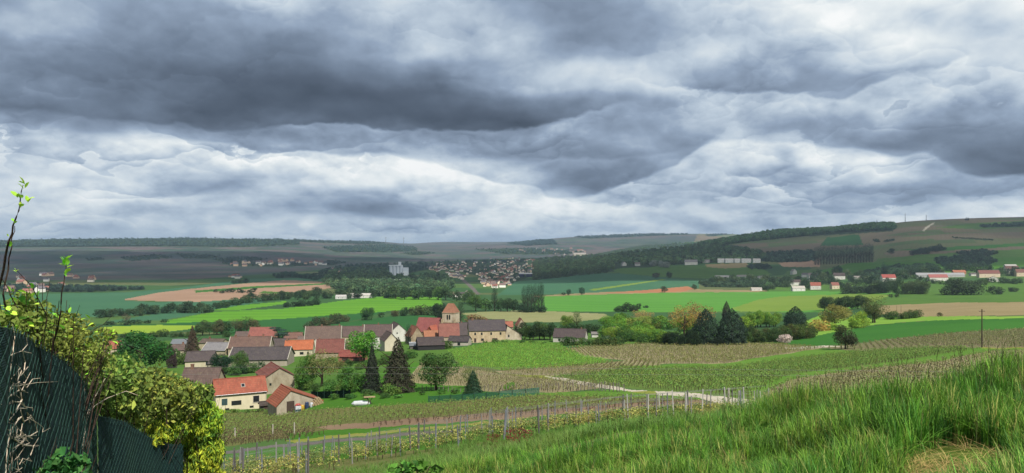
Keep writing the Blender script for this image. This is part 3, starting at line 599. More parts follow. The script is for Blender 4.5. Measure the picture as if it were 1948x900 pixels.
# ------------------------------------------------------------------ unseen cloud slab added above the frame to shade the far side of the valley
def build_shade_cloud(name, cx, cy, h, lx, ly, thick, seed):
    r = np.random.default_rng(seed); n = 48
    gx, gy = np.meshgrid(np.linspace(-1, 1, n), np.linspace(-1, 1, n))
    ph = r.uniform(0, 6.28, 8)
    nz = sum(np.sin(gx * a + ph[i] + 1.5 * np.sin(gy * b_ + ph[i-1])) / (1 + i * .5) for i, (a, b_) in enumerate([(3, 2.2), (5, 6), (9, 7), (14, 12)]))
    body = 1 - (gx ** 4 + gy ** 4) + 0.16 * nz
    ok = body > 0
    t = np.clip(body, 0, 1) ** 0.5 * thick
    lo = np.stack([cx + gx * lx, cy + gy * ly, h - 0.12 * t + 18 * nz], -1).reshape(-1, 3)
    hi = np.stack([cx + gx * lx, cy + gy * ly, h + t + 30 * nz + 4], -1).reshape(-1, 3)
    idx = np.arange(n * n).reshape(n, n)
    q = np.stack([idx[:-1,:-1], idx[:-1,1:], idx[1:,1:], idx[1:,:-1]], -1).reshape(-1, 4)
    q = q[ok.ravel()[q].all(1)]
    me = npmesh(name, np.concatenate([lo, hi]), np.concatenate([q[:, ::-1], q + n * n]), None, smooth=True)
    m, tt, o = new_mat('shade_cloud'); 
    d = tt.new('ShaderNodeBsdfDiffuse'); d.inputs[0].default_value = (0.85, 0.87, 0.9, 1)
    tr = tt.new('ShaderNodeBsdfTransparent'); mx = tt.new('ShaderNodeMixShader')
    tt.put(mx.inputs[0], tt.rng(tt.noise(wpos(tt), 0.0016, 4, 0.6), 0.42, 0.62, 0.62, 0.30)); tt.l.new(tr.outputs[0], mx.inputs[1]); tt.l.new(d.outputs[0], mx.inputs[2])
    tt.l.new(mx.outputs[0], o.inputs['Surface'])
    tag(link(name, me, m), kind='structure')
build_shade_cloud('shade_cloud', 700, 2080, 1300, 6000, 1400, 130, 3)

def build_haze():
    b = MB(); b.box(-24000, 24000, -70, 27000, -140, 205)
    m, t, o = new_mat('haze')
    p = t.new('ShaderNodeVolumePrincipled'); p.inputs['Color'].default_value = (0.62, 0.80, 1.0, 1); p.inputs['Density'].default_value = 5.5e-5
    p.inputs['Anisotropy'].default_value = 0.2
    t.l.new(p.outputs[0], o.inputs['Volume'])
    tag(b.build('haze', m), kind='stuff')
build_haze()
# ------------------------------------------------------------------ vegetation
def leaf_mat(name, trans=0.25, var=0.5, rough=0.75, hue=0.03, each=0.12):
    m, t, o = new_mat(name)
    oi = t.new('ShaderNodeObjectInfo'); at_ = t.new('ShaderNodeAttribute', attribute_name='tint')
    hs = t.new('ShaderNodeHueSaturation'); t.l.new(oi.outputs['Color'], hs.inputs['Color'])
    t.put(hs.inputs['Value'], t.mul(t.rng(at_.outputs['Fac'], 0, 1, 1 - var, 1 + var), t.rng(t.m('FRACT', t.mul(oi.outputs['Random'], 7.31)), 0, 1, 1 - each, 1 + each)))
    t.put(hs.inputs['Hue'], t.add(t.rng(t.noise(wpos(t), 0.6, 2), 0.3, 0.7, 0.5 - hue, 0.5 + hue), t.rng(oi.outputs['Random'], 0, 1, -hue * 0.5, hue * 0.5)))
    diffuse(t, o, hs.outputs[0], rough, 0.25, trans=trans); return m
M_LEAF = leaf_mat('leaf_green', 0.35); M_WOODLEAF = leaf_mat('wood_leaf', 0.35, 0.45, 0.75, 0.06, 0.45); M_NEEDLE = leaf_mat('needle', 0.12, 0.5)
def bark_mat(name, c1, c2, k=0.5, sc=6):
    m, t, o = new_mat(name); p = t.new('ShaderNodeTexCoord').outputs['Object']
    n = t.noise(t.vmul(p, (1, 1, 0.25)), sc, 4, 0.6)
    diffuse(t, o, t.mix(t.rng(n, 0.35, 0.65), alb(c1, k), alb(c2, k)), 0.9, 0.1, n, 0.6, 0.03); return m
M_BARK = bark_mat('bark', (92, 80, 66), (66, 56, 48)); M_TWIG = bark_mat('twig', (112, 96, 78), (84, 66, 54), 0.5, 40)

def unit(v): return v / np.maximum(np.linalg.norm(v, axis=-1, keepdims=True), 1e-9)
def leaf_cards(P, Nrm, size, r, aspect=0.6, fold=True):
    """one bent card per point: two triangles, or a folded leaf"""
    n = len(P); a = unit(np.cross(Nrm, r.normal(size=(n, 3)))); b = np.cross(Nrm, a)
    s = size[:, None]
    v0 = P - a * s * 0.5; v2 = P + a * s * 0.5 - Nrm * s * 0.12; v1 = P + b * s * aspect * 0.5; v3 = P - b * s * aspect * 0.5
    V = np.stack([v0, v1, v2, v3], 1).reshape(-1, 3); I = np.arange(n * 4).reshape(n, 4)
    Fc = np.concatenate([I[:, [0, 1, 2]], I[:, [0, 2, 3]]], 0)
    return V, Fc
def crown_mesh(name, lobes, n, leaf, seed, mat, aspect=0.7, dent=0.22, clumpvar=0.35, inner=0.45, droop=0.0):
    r = np.random.default_rng(seed); L = np.array(lobes, float)
    w = (L[:, 3] * L[:, 5]) ** 1.0; w = w / w.sum(); k = r.choice(len(L), n, p=w)
    d = unit(r.normal(size=(n, 3))); rad = np.where(r.random(n) < 0.75, r.uniform(0.82, 1.06, n), r.uniform(inner, 0.9, n))
    ph = r.uniform(0, 6.28, (len(L), 3))
    bump = 1 - dent * (0.5 + 0.5 * np.sin(d[:, 0] * 5 + ph[k, 0]) * np.sin(d[:, 1] * 5 + ph[k, 1]) * np.sin(d[:, 2] * 6 + ph[k, 2]) * 2) * r.random(n)
    P = L[k, :3] + d * L[k, 3:6] * (rad * bump)[:, None]
    P[:, 2] = np.maximum(P[:, 2], 0.01)
    nr = unit(d * 0.8 + r.normal(size=(n, 3)) * 0.65 + np.array([0, 0, 0.25 - droop]))
    V, Fc = leaf_cards(P, nr, leaf * r.uniform(0.6, 1.35, n), r, aspect)
    ct = r.normal(0, 1, len(L)) * clumpvar * 0.4
    cell = np.floor(P / (leaf * 3.0)).astype(int); hsh = np.abs(np.sin(cell @ np.array([12.9898, 78.233, 37.719])) * 43758.5453) % 1
    tint = np.clip(0.5 + ct[k] * 0.5 + (hsh - 0.5) * clumpvar + r.normal(0, 0.13, n), 0, 1)
    return npmesh(name, V, Fc, [mat], tint=np.concatenate([tint, tint]))
def round_lobes(r, n=9, w=0.5, lo=0.18, hi=1.0, spread=0.62):
    """crown filling radius w (tree height 1) between lo and hi"""
    mid = (lo + hi) / 2; hz = (hi - lo) / 2; out = [(0, 0, mid, w * 0.74, w * 0.74, hz * 0.8)]
    for i in range(n):
        a = 2 * math.pi * (i + r.uniform(-.3, .3)) / n * 2.4; e = r.uniform(-0.75, 0.95)
        c = math.sqrt(max(0, 1 - e * e)); q = r.uniform(0.26, 0.44)
        out.append((math.cos(a) * c * w * spread, math.sin(a) * c * w * spread, mid + e * hz * 0.66, w * q * 1.15, w * q * 1.15, hz * q * 1.05))
    return out
CROWN = {}
def make_crowns():
    r = np.random.default_rng(11)
    for lod, (n, lf) in {'hi': (4200, 0.044), 'mid': (1000, 0.082), 'low': (170, 0.18)}.items():
        CROWN['round', lod] = [crown_mesh('crown', round_lobes(r, 11, 0.5, 0.04 if lod == 'hi' else -0.05, 1.0, 0.7), n, lf, 20 + i, M_LEAF) for i in range(4)]
        CROWN['bush', lod] = [crown_mesh('crown', round_lobes(r, 9, 0.5, -0.25, 1.0, 0.66), n, lf * 1.05, 40 + i, M_LEAF) for i in range(4)]
        CROWN['sparse', lod] = [crown_mesh('crown', round_lobes(r, 13, 0.5, 0.12, 1.0, 0.8), int(n * 0.5), lf * 0.8, 60 + i, M_LEAF, inner=0.2) for i in range(2)]
        col = []
        for i in range(3):
            lb = [(r.uniform(-.12, .12), r.uniform(-.12, .12), z, 0.5 * (1 - 0.75 * abs(z - .42) ** 1.4) * r.uniform(.7, 1), 0.5 * (1 - 0.75 * abs(z - .42) ** 1.4) * r.uniform(.7, 1), 0.13) for z in np.linspace(0.1, 0.92, 11)]
            col.append(crown_mesh('crown', lb, int(n * 0.9), lf * 0.75, 80 + i, M_LEAF, aspect=0.5))
        CROWN['column', lod] = col
        con, fat = [], []
        for i in range(3):
            V, Fs, T, b = [], [], [], 0
            rr = np.random.default_rng(100 + i); m = int(n * 1.7)
            z = 0.04 + 0.95 * (1 - np.sqrt(rr.random(m))) ; tier = np.floor(z * 15) / 15; ft = z * 15 - np.floor(z * 15)
            rad = 0.5 * (1 - z) ** 0.85 * (1.12 - 0.32 * ft) * rr.uniform(0.35, 1.0, m) ** 0.4 + 0.012
            a = rr.random(m) * 6.283; lump = 1 + 0.2 * np.sin(a * 5 + tier * 40)
            P = np.stack([np.cos(a) * rad * lump, np.sin(a) * rad * lump, z - rad * 0.12], -1)
            nr = unit(np.stack([np.cos(a) * 0.5, np.sin(a) * 0.5, np.full(m, 0.7)], -1) + rr.normal(size=(m, 3)) * 0.45)
            v, f = leaf_cards(P, nr, lf * 1.25 * rr.uniform(.6, 1.3, m), rr, 0.45)
            tn = np.clip(0.5 + 0.25 * np.sin(tier * 90 + a * 3) * rr.random(m) + rr.normal(0, .15, m), 0, 1)
            con.append(npmesh('crown', v, f, [M_NEEDLE], tint=np.concatenate([tn, tn])))
            zz = 1 - np.sqrt(rr.random(m)); zz = 0.0 + 1.0 * zz
            prof = np.where(zz < 0.3, 0.43 + 0.07 * np.sin(zz / 0.3 * 1.57), 0.5 * (1 - ((zz - 0.3) / 0.7) ** 2.0))
            rad = prof * rr.uniform(0.5, 1.05, m) ** 0.5; lump = 1 + 0.10 * np.sin(a * 7 + zz * 20) + 0.07 * np.sin(a * 3 - zz * 31)
            P = np.stack([np.cos(a) * rad * lump, np.sin(a) * rad * lump, zz], -1)
            nr = unit(np.stack([np.cos(a), np.sin(a), np.full(m, 0.35)], -1) + rr.normal(size=(m, 3)) * 0.6)
            v, f = leaf_cards(P, nr, lf * 1.15 * rr.uniform(.6, 1.3, m), rr, 0.5)
            tn = np.clip(0.5 + rr.normal(0, .22, m), 0, 1)
            fat.append(npmesh('crown', v, f, [M_NEEDLE], tint=np.concatenate([tn, tn])))
        CROWN['spruce', lod] = con; CROWN['yew', lod] = fat
        ced = []
        for i in range(2):
            lb = [(r.uniform(-.22, .22), r.uniform(-.22, .22), z, (0.5 - 0.3 * abs(z - 0.4)) * r.uniform(.7, 1), (0.5 - 0.3 * abs(z - .4)) * r.uniform(.7, 1), 0.05) for z in (0.2, .32, .45, .58, .7, .82, .93)]
            ced.append(crown_mesh('crown', lb, n, lf, 140 + i, M_NEEDLE, aspect=0.5))
        CROWN['cedar', lod] = ced
make_crowns()
WOODC = []
for _m in CROWN['bush', 'low'] + CROWN['round', 'low'][:2]:
    _c = _m.copy(); _c.materials.clear(); _c.materials.append(M_WOODLEAF); WOODC.append(_c)
def trunk_mesh(seed, low=False):
    r = random.Random(seed); b = MB(); n = 5 if low else 7
    b.tube([(0, 0, -0.06), (0.008, 0.005, 0.12), (r.uniform(-.02, .02), r.uniform(-.02, .02), 0.35), (r.uniform(-.04, .04), r.uniform(-.04, .04), 0.72)], [0.042, 0.028, 0.02, 0.005], n)
    for k in range(3 if low else 7):
        a = r.uniform(0, 6.28); z = r.uniform(0.16, 0.5); l = r.uniform(0.2, 0.34)
        b.tube([(0, 0, z), (math.cos(a) * l * .5, math.sin(a) * l * .5, z + l * .42), (math.cos(a) * l, math.sin(a) * l, z + l * 0.75)], [0.016, 0.010, 0.003], 4)
    m = b.mesh('trunk'); m.materials.append(M_BARK); return m
TRUNK = [trunk_mesh(i) for i in range(3)]; TRUNK_LOW = [trunk_mesh(10, True)]
_tc = [0]
def tree(kind, u, v, hpx, wpx, col, label=None, group=None, name='tree', k=0.42, d=None, cat='tree', squash=1.0):
    """a tree standing where the photograph shows its foot at pixel (u, v), hpx tall and wpx wide there"""
    p = ground(u, v) if d is None else None
    if d is not None:
        x = (u - CX) / F * d; p = Vector((x, d, float(height(x, d))))
    h = hpx * p.y / F; w = wpx * p.y / F; _tc[0] += 1; i = _tc[0]
    lod = 'hi' if hpx >= 27 else ('mid' if hpx >= 11 else 'low')
    var = CROWN[kind, lod]; cm = var[i % len(var)]
    a = alb(col, k * 1.75); rz = (i * 2.399) % 6.283
    whole = kind == 'bush' or lod == 'low'
    if whole:
        o = link(name, cm); o.location = p; o.rotation_euler = (0, 0, rz); o.scale = (w * 1.02, w * squash, h * 1.0); o.color = a
        return tag(o, label, cat, group)
    root = empty(name, p, rz); root.scale = (w * 1.02, w * squash, h)
    c = link('crown', cm, parent=root); c.color = a
    t = link('trunk', (TRUNK if lod == 'hi' else TRUNK_LOW)[i % (3 if lod == 'hi' else 1)], parent=root)
    s = min(2.2, max(0.7, h / max(w, .1))); t.scale = (s, s, 1)
    return tag(root, label, cat, group)

# geometry nodes: copies of a few small meshes on points (only for what nobody could count)
def scatter(name, pts, rot, scl, meshes, mat=None, col=None, kind='stuff', parent=None, tilt=None):
    """pts [n,3], rot [n] about z, scl [n] or [n,3]; each point takes one of the meshes"""
    n = len(pts); me = bpy.data.meshes.new(name); me.vertices.add(n); me.vertices.foreach_set('co', np.ascontiguousarray(pts, np.float32).ravel())
    E = np.zeros((n, 3), np.float32); E[:, 2] = rot
    if tilt is not None: E[:, 0] = tilt[0]; E[:, 1] = tilt[1]
    sc = np.asarray(scl, np.float32); sc = np.repeat(sc[:, None], 3, 1) if sc.ndim == 1 else sc
    for nm, a in (('rotv', E), ('sclv', sc)):
        at_ = me.attributes.new(nm, 'FLOAT_VECTOR', 'POINT'); at_.data.foreach_set('vector', np.ascontiguousarray(a, np.float32).ravel())
    at_ = me.attributes.new('pick', 'INT', 'POINT'); at_.data.foreach_set('value', np.random.default_rng(n).integers(0, len(meshes), n).astype(np.int32))
    o = link(name, me, parent=parent)
    if col is not None: o.color = col
    ng = bpy.data.node_groups.new(name + '_scatter', 'GeometryNodeTree')
    ng.interface.new_socket('Geometry', in_out='INPUT', socket_type='NodeSocketGeometry'); ng.interface.new_socket('Geometry', in_out='OUTPUT', socket_type='NodeSocketGeometry')
    N, L = ng.nodes, ng.links
    gi = N.new('NodeGroupInput'); go = N.new('NodeGroupOutput'); jn = N.new('GeometryNodeJoinGeometry')
    for k, mm in enumerate(meshes):
        so = bpy.data.objects.new(mm.name + '_source', mm)
        oi = N.new('GeometryNodeObjectInfo'); oi.inputs['Object'].default_value = so; oi.inputs['As Instance'].default_value = True
        pk = N.new('GeometryNodeInputNamedAttribute'); pk.data_type = 'INT'; pk.inputs['Name'].default_value = 'pick'
        cmp_ = N.new('FunctionNodeCompare'); cmp_.data_type = 'INT'; cmp_.operation = 'EQUAL'
        ins = [s for s in cmp_.inputs if s.type == 'INT']; L.new(pk.outputs['Attribute'], ins[0]); ins[1].default_value = k
        ra = N.new('GeometryNodeInputNamedAttribute'); ra.data_type = 'FLOAT_VECTOR'; ra.inputs['Name'].default_value = 'rotv'
        sa = N.new('GeometryNodeInputNamedAttribute'); sa.data_type = 'FLOAT_VECTOR'; sa.inputs['Name'].default_value = 'sclv'
        e2r = N.new('FunctionNodeEulerToRotation'); L.new(ra.outputs['Attribute'], e2r.inputs[0])
        ip = N.new('GeometryNodeInstanceOnPoints'); L.new(gi.outputs[0], ip.inputs['Points']); L.new(cmp_.outputs[0], ip.inputs['Selection'])
        L.new(oi.outputs['Geometry'], ip.inputs['Instance']); L.new(e2r.outputs[0], ip.inputs['Rotation']); L.new(sa.outputs['Attribute'], ip.inputs['Scale'])
        L.new(ip.outputs[0], jn.inputs[0])
    L.new(jn.outputs[0], go.inputs[0])
    md = o.modifiers.new('scatter', 'NODES'); md.node_group = ng
    if kind: o['kind'] = kind
    return o
def ground_many(U, V, dmin=1.0):
    d = np.exp(LD); out = np.zeros((len(U), 3)); keep = np.ones(len(U), bool); order = np.argsort(U); last = None
    for i in order:
        key = round(U[i] / 2.0)
        if key != last:
            z = height_sd(np.full_like(d, key * 2.0), d); vv = HY - F * z / d; run = np.minimum.accumulate(np.where(d >= dmin, vv, 1e9)); last = key
        j = int(np.searchsorted(-run, -V[i]))
        if j >= len(d): keep[i] = False; continue
        dd = d[j]
        if j > 0 and run[j-1] < 1e8: dd = math.exp(LD[j-1] + (run[j-1] - V[i]) / max(run[j-1] - run[j], 1e-9) * (LD[j] - LD[j-1]))
        x = (U[i] - CX) / F * dd; out[i] = (x, dd, float(height_sd(U[i], dd)))
    return out[keep]
def in_poly(poly, n, r, dv=None):
    xs = [p[0] for p in poly]; ys = [p[1] for p in poly]; U = r.uniform(min(xs), max(xs), n * 4); V = r.uniform(min(ys), max(ys), n * 4)
    k = inside(poly, U, V); return U[k][:n], V[k][:n]
_fm = [0]
# one dark far wood after another: (outline on the ground, tree height in m, how many, colour)
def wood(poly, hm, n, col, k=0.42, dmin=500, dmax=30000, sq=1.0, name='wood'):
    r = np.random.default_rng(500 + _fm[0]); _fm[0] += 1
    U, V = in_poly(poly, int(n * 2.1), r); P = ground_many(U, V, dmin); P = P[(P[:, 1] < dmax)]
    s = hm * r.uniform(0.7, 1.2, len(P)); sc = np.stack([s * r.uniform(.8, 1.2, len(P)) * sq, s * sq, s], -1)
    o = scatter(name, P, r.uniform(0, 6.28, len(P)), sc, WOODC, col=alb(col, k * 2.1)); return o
def hedge_line(pts, n, h, w, cols, kind, label, group, r, name='tree', k=0.42, jit=3, cat='tree'):
    """countable trees along a line of foot pixels"""
    P = np.array(pts, float); s = np.concatenate([[0], np.cumsum(np.hypot(*np.diff(P, axis=0).T))])
    for i in range(n):
        q = (i + 0.5 + r.uniform(-.3, .3)) / n * s[-1]; u = np.interp(q, s, P[:, 0]); v = np.interp(q, s, P[:, 1]) + r.uniform(-1, 1) * jit * 0.35
        c = cols[i % len(cols)]; f = r.uniform(.75, 1.2)
        tree(kind if isinstance(kind, str) else kind[i % len(kind)], u, v, h * f, w * f * r.uniform(.85, 1.15), c, label, group, name, k, cat=cat)
ORD = ['second', 'third', 'fourth', 'fifth', 'sixth', 'seventh', 'eighth', 'ninth', 'tenth', 'eleventh', 'twelfth', 'thirteenth']
def tell_apart(most=14):
    by = {}
    for o in COL.objects:
        if o.parent is None and 'group' in o and 'label' in o and o.location.y > 5: by.setdefault((o['group'], o['label']), []).append(o)
    for (g_, l), os_ in by.items():
        n = len(os_)
        if n < 2 or n > most or len(l.split()) > 12: continue
        os_.sort(key=lambda o: o.location.x / o.location.y)
        for i, o in enumerate(os_): o['label'] = l + (', leftmost one' if i == 0 else ', rightmost one' if i == n - 1 else ', %s from the left' % ORD[i-1])
def plant_all():
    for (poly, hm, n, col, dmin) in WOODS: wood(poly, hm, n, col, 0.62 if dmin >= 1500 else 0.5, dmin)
    r = random.Random(5); T = tree
    G, DG, OL, BG = (86,120,56), (52,78,44), (116,116,66), (104,150,54)
    # village and gardens
    T('round', 268, 712, 84, 104, (58,108,44), 'large round dark green tree at the left end of the village')
    T('spruce', 366, 680, 62, 32, (86,76,58), 'brownish conifer standing among the roofs beside the big round tree')
    T('bush', 326, 700, 46, 26, (82,66,66), 'dark purple leaved shrub beside the brown gabled house', name='shrub', cat='shrub')
    T('round', 421, 710, 42, 42, (40,72,48), 'dark bluish green tree between the long roofs and the orange house')
    T('round', 456, 704, 38, 36, (84,122,58), 'mid green garden tree next to the dark bluish tree')
    T('cedar', 529, 662, 40, 42, (48,74,64), 'dark spreading cedar behind the bright orange roof')
    T('round', 582, 741, 72, 46, (92,138,58), 'fresh green tree against the grey gable of the orange house')
    T('sparse', 612, 735, 76, 60, (134,130,80), 'olive brown half bare tree in the garden behind the garage')
    T('round', 666, 748, 54, 52, (88,132,54), 'fresh green apple tree on the lawn left of the dark conifers')
    T('round', 692, 690, 66, 62, (98,164,54), 'bright green round tree in front of the white barn')
    T('spruce', 708, 746, 92, 38, (44,54,42), 'narrow blackish conifer, left one of the pair on the lawn')
    T('spruce', 757, 747, 108, 68, (62,64,46), 'broad blackish conifer, taller one of the pair on the lawn')
    T('column', 777, 656, 38, 15, (40,62,48), 'slim dark cypress between the white gable and the church')
    T('round', 830, 742, 76, 76, (86,116,56), 'wide old walnut tree with a thick dark trunk above the vines')
    T('spruce', 900, 749, 46, 38, (46,78,46), 'small neat spruce at the end of the green netting fence')
    T('sparse', 893, 738, 46, 30, (112,132,70), 'thin pale green tree just behind the small spruce')
    T('bush', 970, 742, 18, 24, (104,164,58), 'small bright green bush among the white vine stakes', name='shrub', cat='shrub')
    T('bush', 743, 752, 24, 40, (104,140,62), 'light green shrub below the broad conifer', name='shrub', cat='shrub')
    T('bush', 700, 752, 14, 26, (84,116,56), 'low green shrub at the foot of the narrow conifer', name='shrub', cat='shrub')
    T('bush', 550, 756, 22, 34, (86,124,54), 'green shrub behind the garage roof', name='shrub', cat='shrub')
    T('bush', 905, 616, 21, 46, (150,126,80), 'brown budding bush behind the slate roofed stone house', name='shrub', cat='shrub')
    T('round', 836, 612, 38, 32, (58,78,50), 'dark tree behind the left side of the church tower')
    T('column', 876, 612, 38, 17, (64,86,56), 'dark upright tree behind the right side of the church tower')
    T('bush', 850, 664, 19, 30, (82,112,52), 'green bush in front of the black wooden barn', name='shrub', cat='shrub')
    for u, v, h, w, c in ((588,626,18,22,(86,96,66)),(604,622,22,26,(80,92,62)),(620,619,20,24,(108,104,72)),(637,616,24,26,(84,92,62)),(655,612,16,24,(100,104,66)),(700,609,28,28,(62,98,54)),(726,604,10,16,(70,96,52)),(752,602,14,18,(104,100,64)),(769,601,20,20,(56,88,50)),(788,600,18,26,(90,104,60)),(806,599,24,34,(88,110,60)),(826,600,22,26,(74,98,54))):
        T('bush', u, v, h, w, c, 'bush in the hedge across the dark green wheat behind the village', 'hedge bushes behind the village', 'shrub', cat='shrub')
    hedge_line([(378,638),(430,636),(490,632)], 9, 27, 28, [(82,104,60),(64,92,50),(104,106,70)], ['round', 'sparse'], 'tree in the belt behind the roofs at the back of the village', 'trees behind the village roofs', r)
    hedge_line([(205,646),(290,642),(375,640)], 9, 15, 24, [(88,112,58),(74,100,54)], 'bush', 'low bush behind the big round tree at the village edge', 'bushes behind the big round tree', r, 'shrub', cat='shrub')
    hedge_line([(575,700),(640,698),(690,700)], 7, 20, 26, [(96,128,60),(120,126,72),(80,112,54)], 'bush', 'garden bush between the open shed and the lawn trees', 'garden bushes on the slope', r, 'shrub', jit=10, cat='shrub')
    hedge_line([(560,735),(600,742),(640,745),(690,742)], 7, 22, 28, [(86,124,54),(104,138,62),(72,104,50)], 'bush', 'green bush at the back of the lawn behind the dark netting', 'bushes behind the lawn', r, 'shrub', jit=6, cat='shrub')
    hedge_line([(690,700),(740,690),(790,680)], 7, 18, 24, [(92,130,58),(110,140,66),(76,110,52)], 'bush', 'garden bush below the white barn', 'bushes below the white barn', r, 'shrub', jit=12, cat='shrub')
    hedge_line([(405,712),(450,712),(500,702)], 6, 20, 26, [(80,112,56),(62,94,52)], 'bush', 'garden bush between the very long barn and the orange house', 'bushes behind the orange house', r, 'shrub', jit=8, cat='shrub')
    hedge_line([(300,668),(340,690),(360,700)], 5, 24, 26, [(80,110,54),(96,120,62)], 'bush', 'bush between the left roofs of the village', 'bushes between the left roofs', r, 'shrub', jit=12, cat='shrub')
    hedge_line([(425,640),(470,645),(540,645),(575,642)], 8, 15, 20, [(72,104,54),(92,116,62)], 'bush', 'bush behind the back roofs of the village', 'bushes behind the back roofs', r, 'shrub', jit=6, cat='shrub')
    hedge_line([(430,786),(480,784),(530,785)], 7, 7, 16, [(92,126,58),(110,142,64)], 'bush', 'low weedy bush along the foot of the cream house wall', 'weeds at the foot of the cream house', r, 'shrub', cat='shrub')
    hedge_line([(620,760),(760,757),(800,752),(880,748)], 8, 10, 20, [(90,130,56),(76,112,52)], 'bush', 'low bush on the edge of the lawn under the conifers', 'low bushes on the lawn', r, 'shrub', jit=3, cat='shrub')
    hedge_line([(860,656),(960,652),(1010,655),(1050,655)], 8, 8, 16, [(100,138,60),(84,122,56)], 'bush', 'low bush along the foot of the stone house and its garden', 'low bushes by the stone house', r, 'shrub', cat='shrub')
    # belts across the left fields
    hedge_line([(180,606),(290,598),(405,594)], 16, 21, 24, [(58,82,56),(66,90,58),(78,98,66)], ['round', 'bush'], 'dark tree in the belt between the ploughed field and the wheat', 'trees below the ploughed field', r, k=0.5)
    hedge_line([(405,590),(470,577),(540,570),(610,562)], 17, 16, 20, [(58,84,54),(72,98,58)], ['round', 'bush'], 'dark tree along the upper edge of the bright wheat', 'trees above the bright wheat', r, k=0.5)
    hedge_line([(540,585),(610,579)], 5, 14, 20, [(52,78,48)], 'bush', 'dark bush on the edge of the bright wheat field', 'bushes beside the bright wheat', r, 'shrub', cat='shrub')
    hedge_line([(408,557),(440,557),(490,557)], 8, 8, 13, [(58,80,50)], 'bush', 'small bush on the ploughed field', 'bushes on the ploughed field', r, 'shrub', cat='shrub')
    hedge_line([(440,541),(470,538)], 6, 9, 11, [(56,80,54)], 'bush', 'small dark bush above the ploughed field', 'bushes above the ploughed field', r, 'shrub', cat='shrub')
    hedge_line([(205,618),(240,618),(320,613)], 5, 9, 22, [(62,90,58)], 'bush', 'low dark bush on the strip beside the yellow field', 'bushes beside the yellow field', r, 'shrub', cat='shrub')
    T('sparse', 240, 616, 22, 16, (120,112,88), 'pale brownish tree standing in the fields by the yellow strip')
    hedge_line([(560,572),(640,567),(745,567),(850,563)], 16, 18, 22, [(56,82,52),(70,98,58),(62,86,54)], ['round', 'bush'], 'tree on the valley edge between the long white shed and the village', 'trees by the long white shed', r, k=0.5)
    hedge_line([(745,568),(860,572),(905,580)], 10, 24, 26, [(72,102,56),(58,84,50),(92,124,60)], 'round', 'tree by the road behind the church', 'trees behind the church', r, k=0.5)
    for u, v, h, w, c, kd in ((941,592,48,15,(46,70,48),'column'),(953,592,26,20,(66,96,54),'round'),(965,593,30,22,(60,90,54),'round'),(978,593,24,22,(56,84,50),'round'),(905,592,34,34,(84,122,58),'round'),(924,592,26,28,(92,128,60),'round')):
        T(kd, u, v, h, w, c, 'tree in the clump right of the church tower', 'clump right of the church tower')
    for i, u in enumerate((997,1004,1011,1018,1025,1031)):
        T('column', u, 593 - (i % 2), 50 + (i * 7) % 6 - 2, 13, (54,78,58), 'dark poplar in the tight clump beyond the church', 'tight clump of poplars')
    hedge_line([(985,594),(1038,594)], 5, 16, 18, [(50,76,48)], 'bush', 'dark bush at the foot of the tight poplar clump', 'bushes under the poplars', r, 'shrub', cat='shrub')
    hedge_line([(985,642),(1010,648),(1048,646)], 7, 32, 28, [(58,82,44),(70,96,50),(92,126,54)], 'round', 'green tree between the stone house and the low bungalow', 'trees beside the low bungalow', r)
    T('round', 1078, 628, 30, 28, (112,152,56), 'bright green tree behind the low bungalow')
    T('column', 1097, 630, 38, 22, (104,126,66), 'tall pale tree behind the chimney of the low bungalow')
    hedge_line([(1065,632),(1140,634)], 7, 18, 20, [(60,90,46)], 'bush', 'dark bush in the hedge behind the two bungalows', 'hedge behind the bungalows', r, 'shrub', cat='shrub')
    hedge_line([(1072,657),(1130,657),(1190,657)], 11, 18, 22, [(86,116,54),(70,102,50),(100,124,62)], 'bush', 'green shrub in the garden hedge in front of the bungalows', 'garden hedge of the bungalows', r, 'shrub', cat='shrub')
    hedge_line([(1150,640),(1200,648),(1270,650)], 26, 28, 32, [(116,162,56),(92,138,54),(134,168,62),(76,112,52)], ['round', 'bush'], 'bright green tree in the wooded gardens beyond the vines', 'trees in the wooded gardens', r, jit=16)
    hedge_line([(1150,622),(1210,626),(1290,624)], 16, 24, 28, [(128,172,60),(104,146,56),(144,160,72)], ['round', 'bush'], 'yellowish green tree at the back of the wooded gardens', 'back row of the wooded gardens', r, jit=10)
    T('sparse', 1222, 616, 28, 40, (178,150,92), 'pale brown bare bush at the edge of the striped wheat')
    for u, v, h, w in ((1180,593,14,24),(1195,593,19,32),(1208,592,15,18),(1215,588,13,11),(1229,586,6,12)):
        T('bush', u, v, h, w, (58,80,48), 'dark bush in the clump standing in the striped wheat', 'dark clump in the striped wheat', 'shrub', cat='shrub')
    T('sparse', 1302, 642, 66, 60, (170,138,76), 'tall orange brown tree left of the two dark conifers')
    T('sparse', 1330, 630, 58, 60, (158,136,80), 'orange brown tree top behind the two dark conifers')
    T('round', 1306, 640, 48, 36, (132,172,58), 'yellow green tree in front of the orange brown tree')
    T('yew', 1342, 655, 68, 50, (42,64,46), 'big dark conical conifer, left one of the pair by the vines')
    T('yew', 1392, 655, 69, 55, (42,62,46), 'big dark conical conifer, right one of the pair by the vines')
    T('yew', 1382, 612, 40, 16, (58,54,44), 'narrow dark tree top showing behind the conifer pair')
    hedge_line([(1270,656),(1330,657)], 6, 29, 24, [(44,70,40)], 'bush', 'dark green bush in the hedge left of the conifer pair', 'dark hedge by the conifer pair', r, 'shrub', k=0.36, cat='shrub')
    hedge_line([(1362,657),(1372,657)], 2, 20, 18, [(40,58,38)], 'bush', 'dark bush between the two big conifers', 'bushes between the conifers', r, 'shrub', k=0.36, cat='shrub')
    hedge_line([(1412,628),(1440,624),(1480,622)], 10, 30, 28, [(148,182,62),(120,160,58)], 'round', 'yellow green tree right of the conifer pair', 'yellow green trees by the conifers', r)
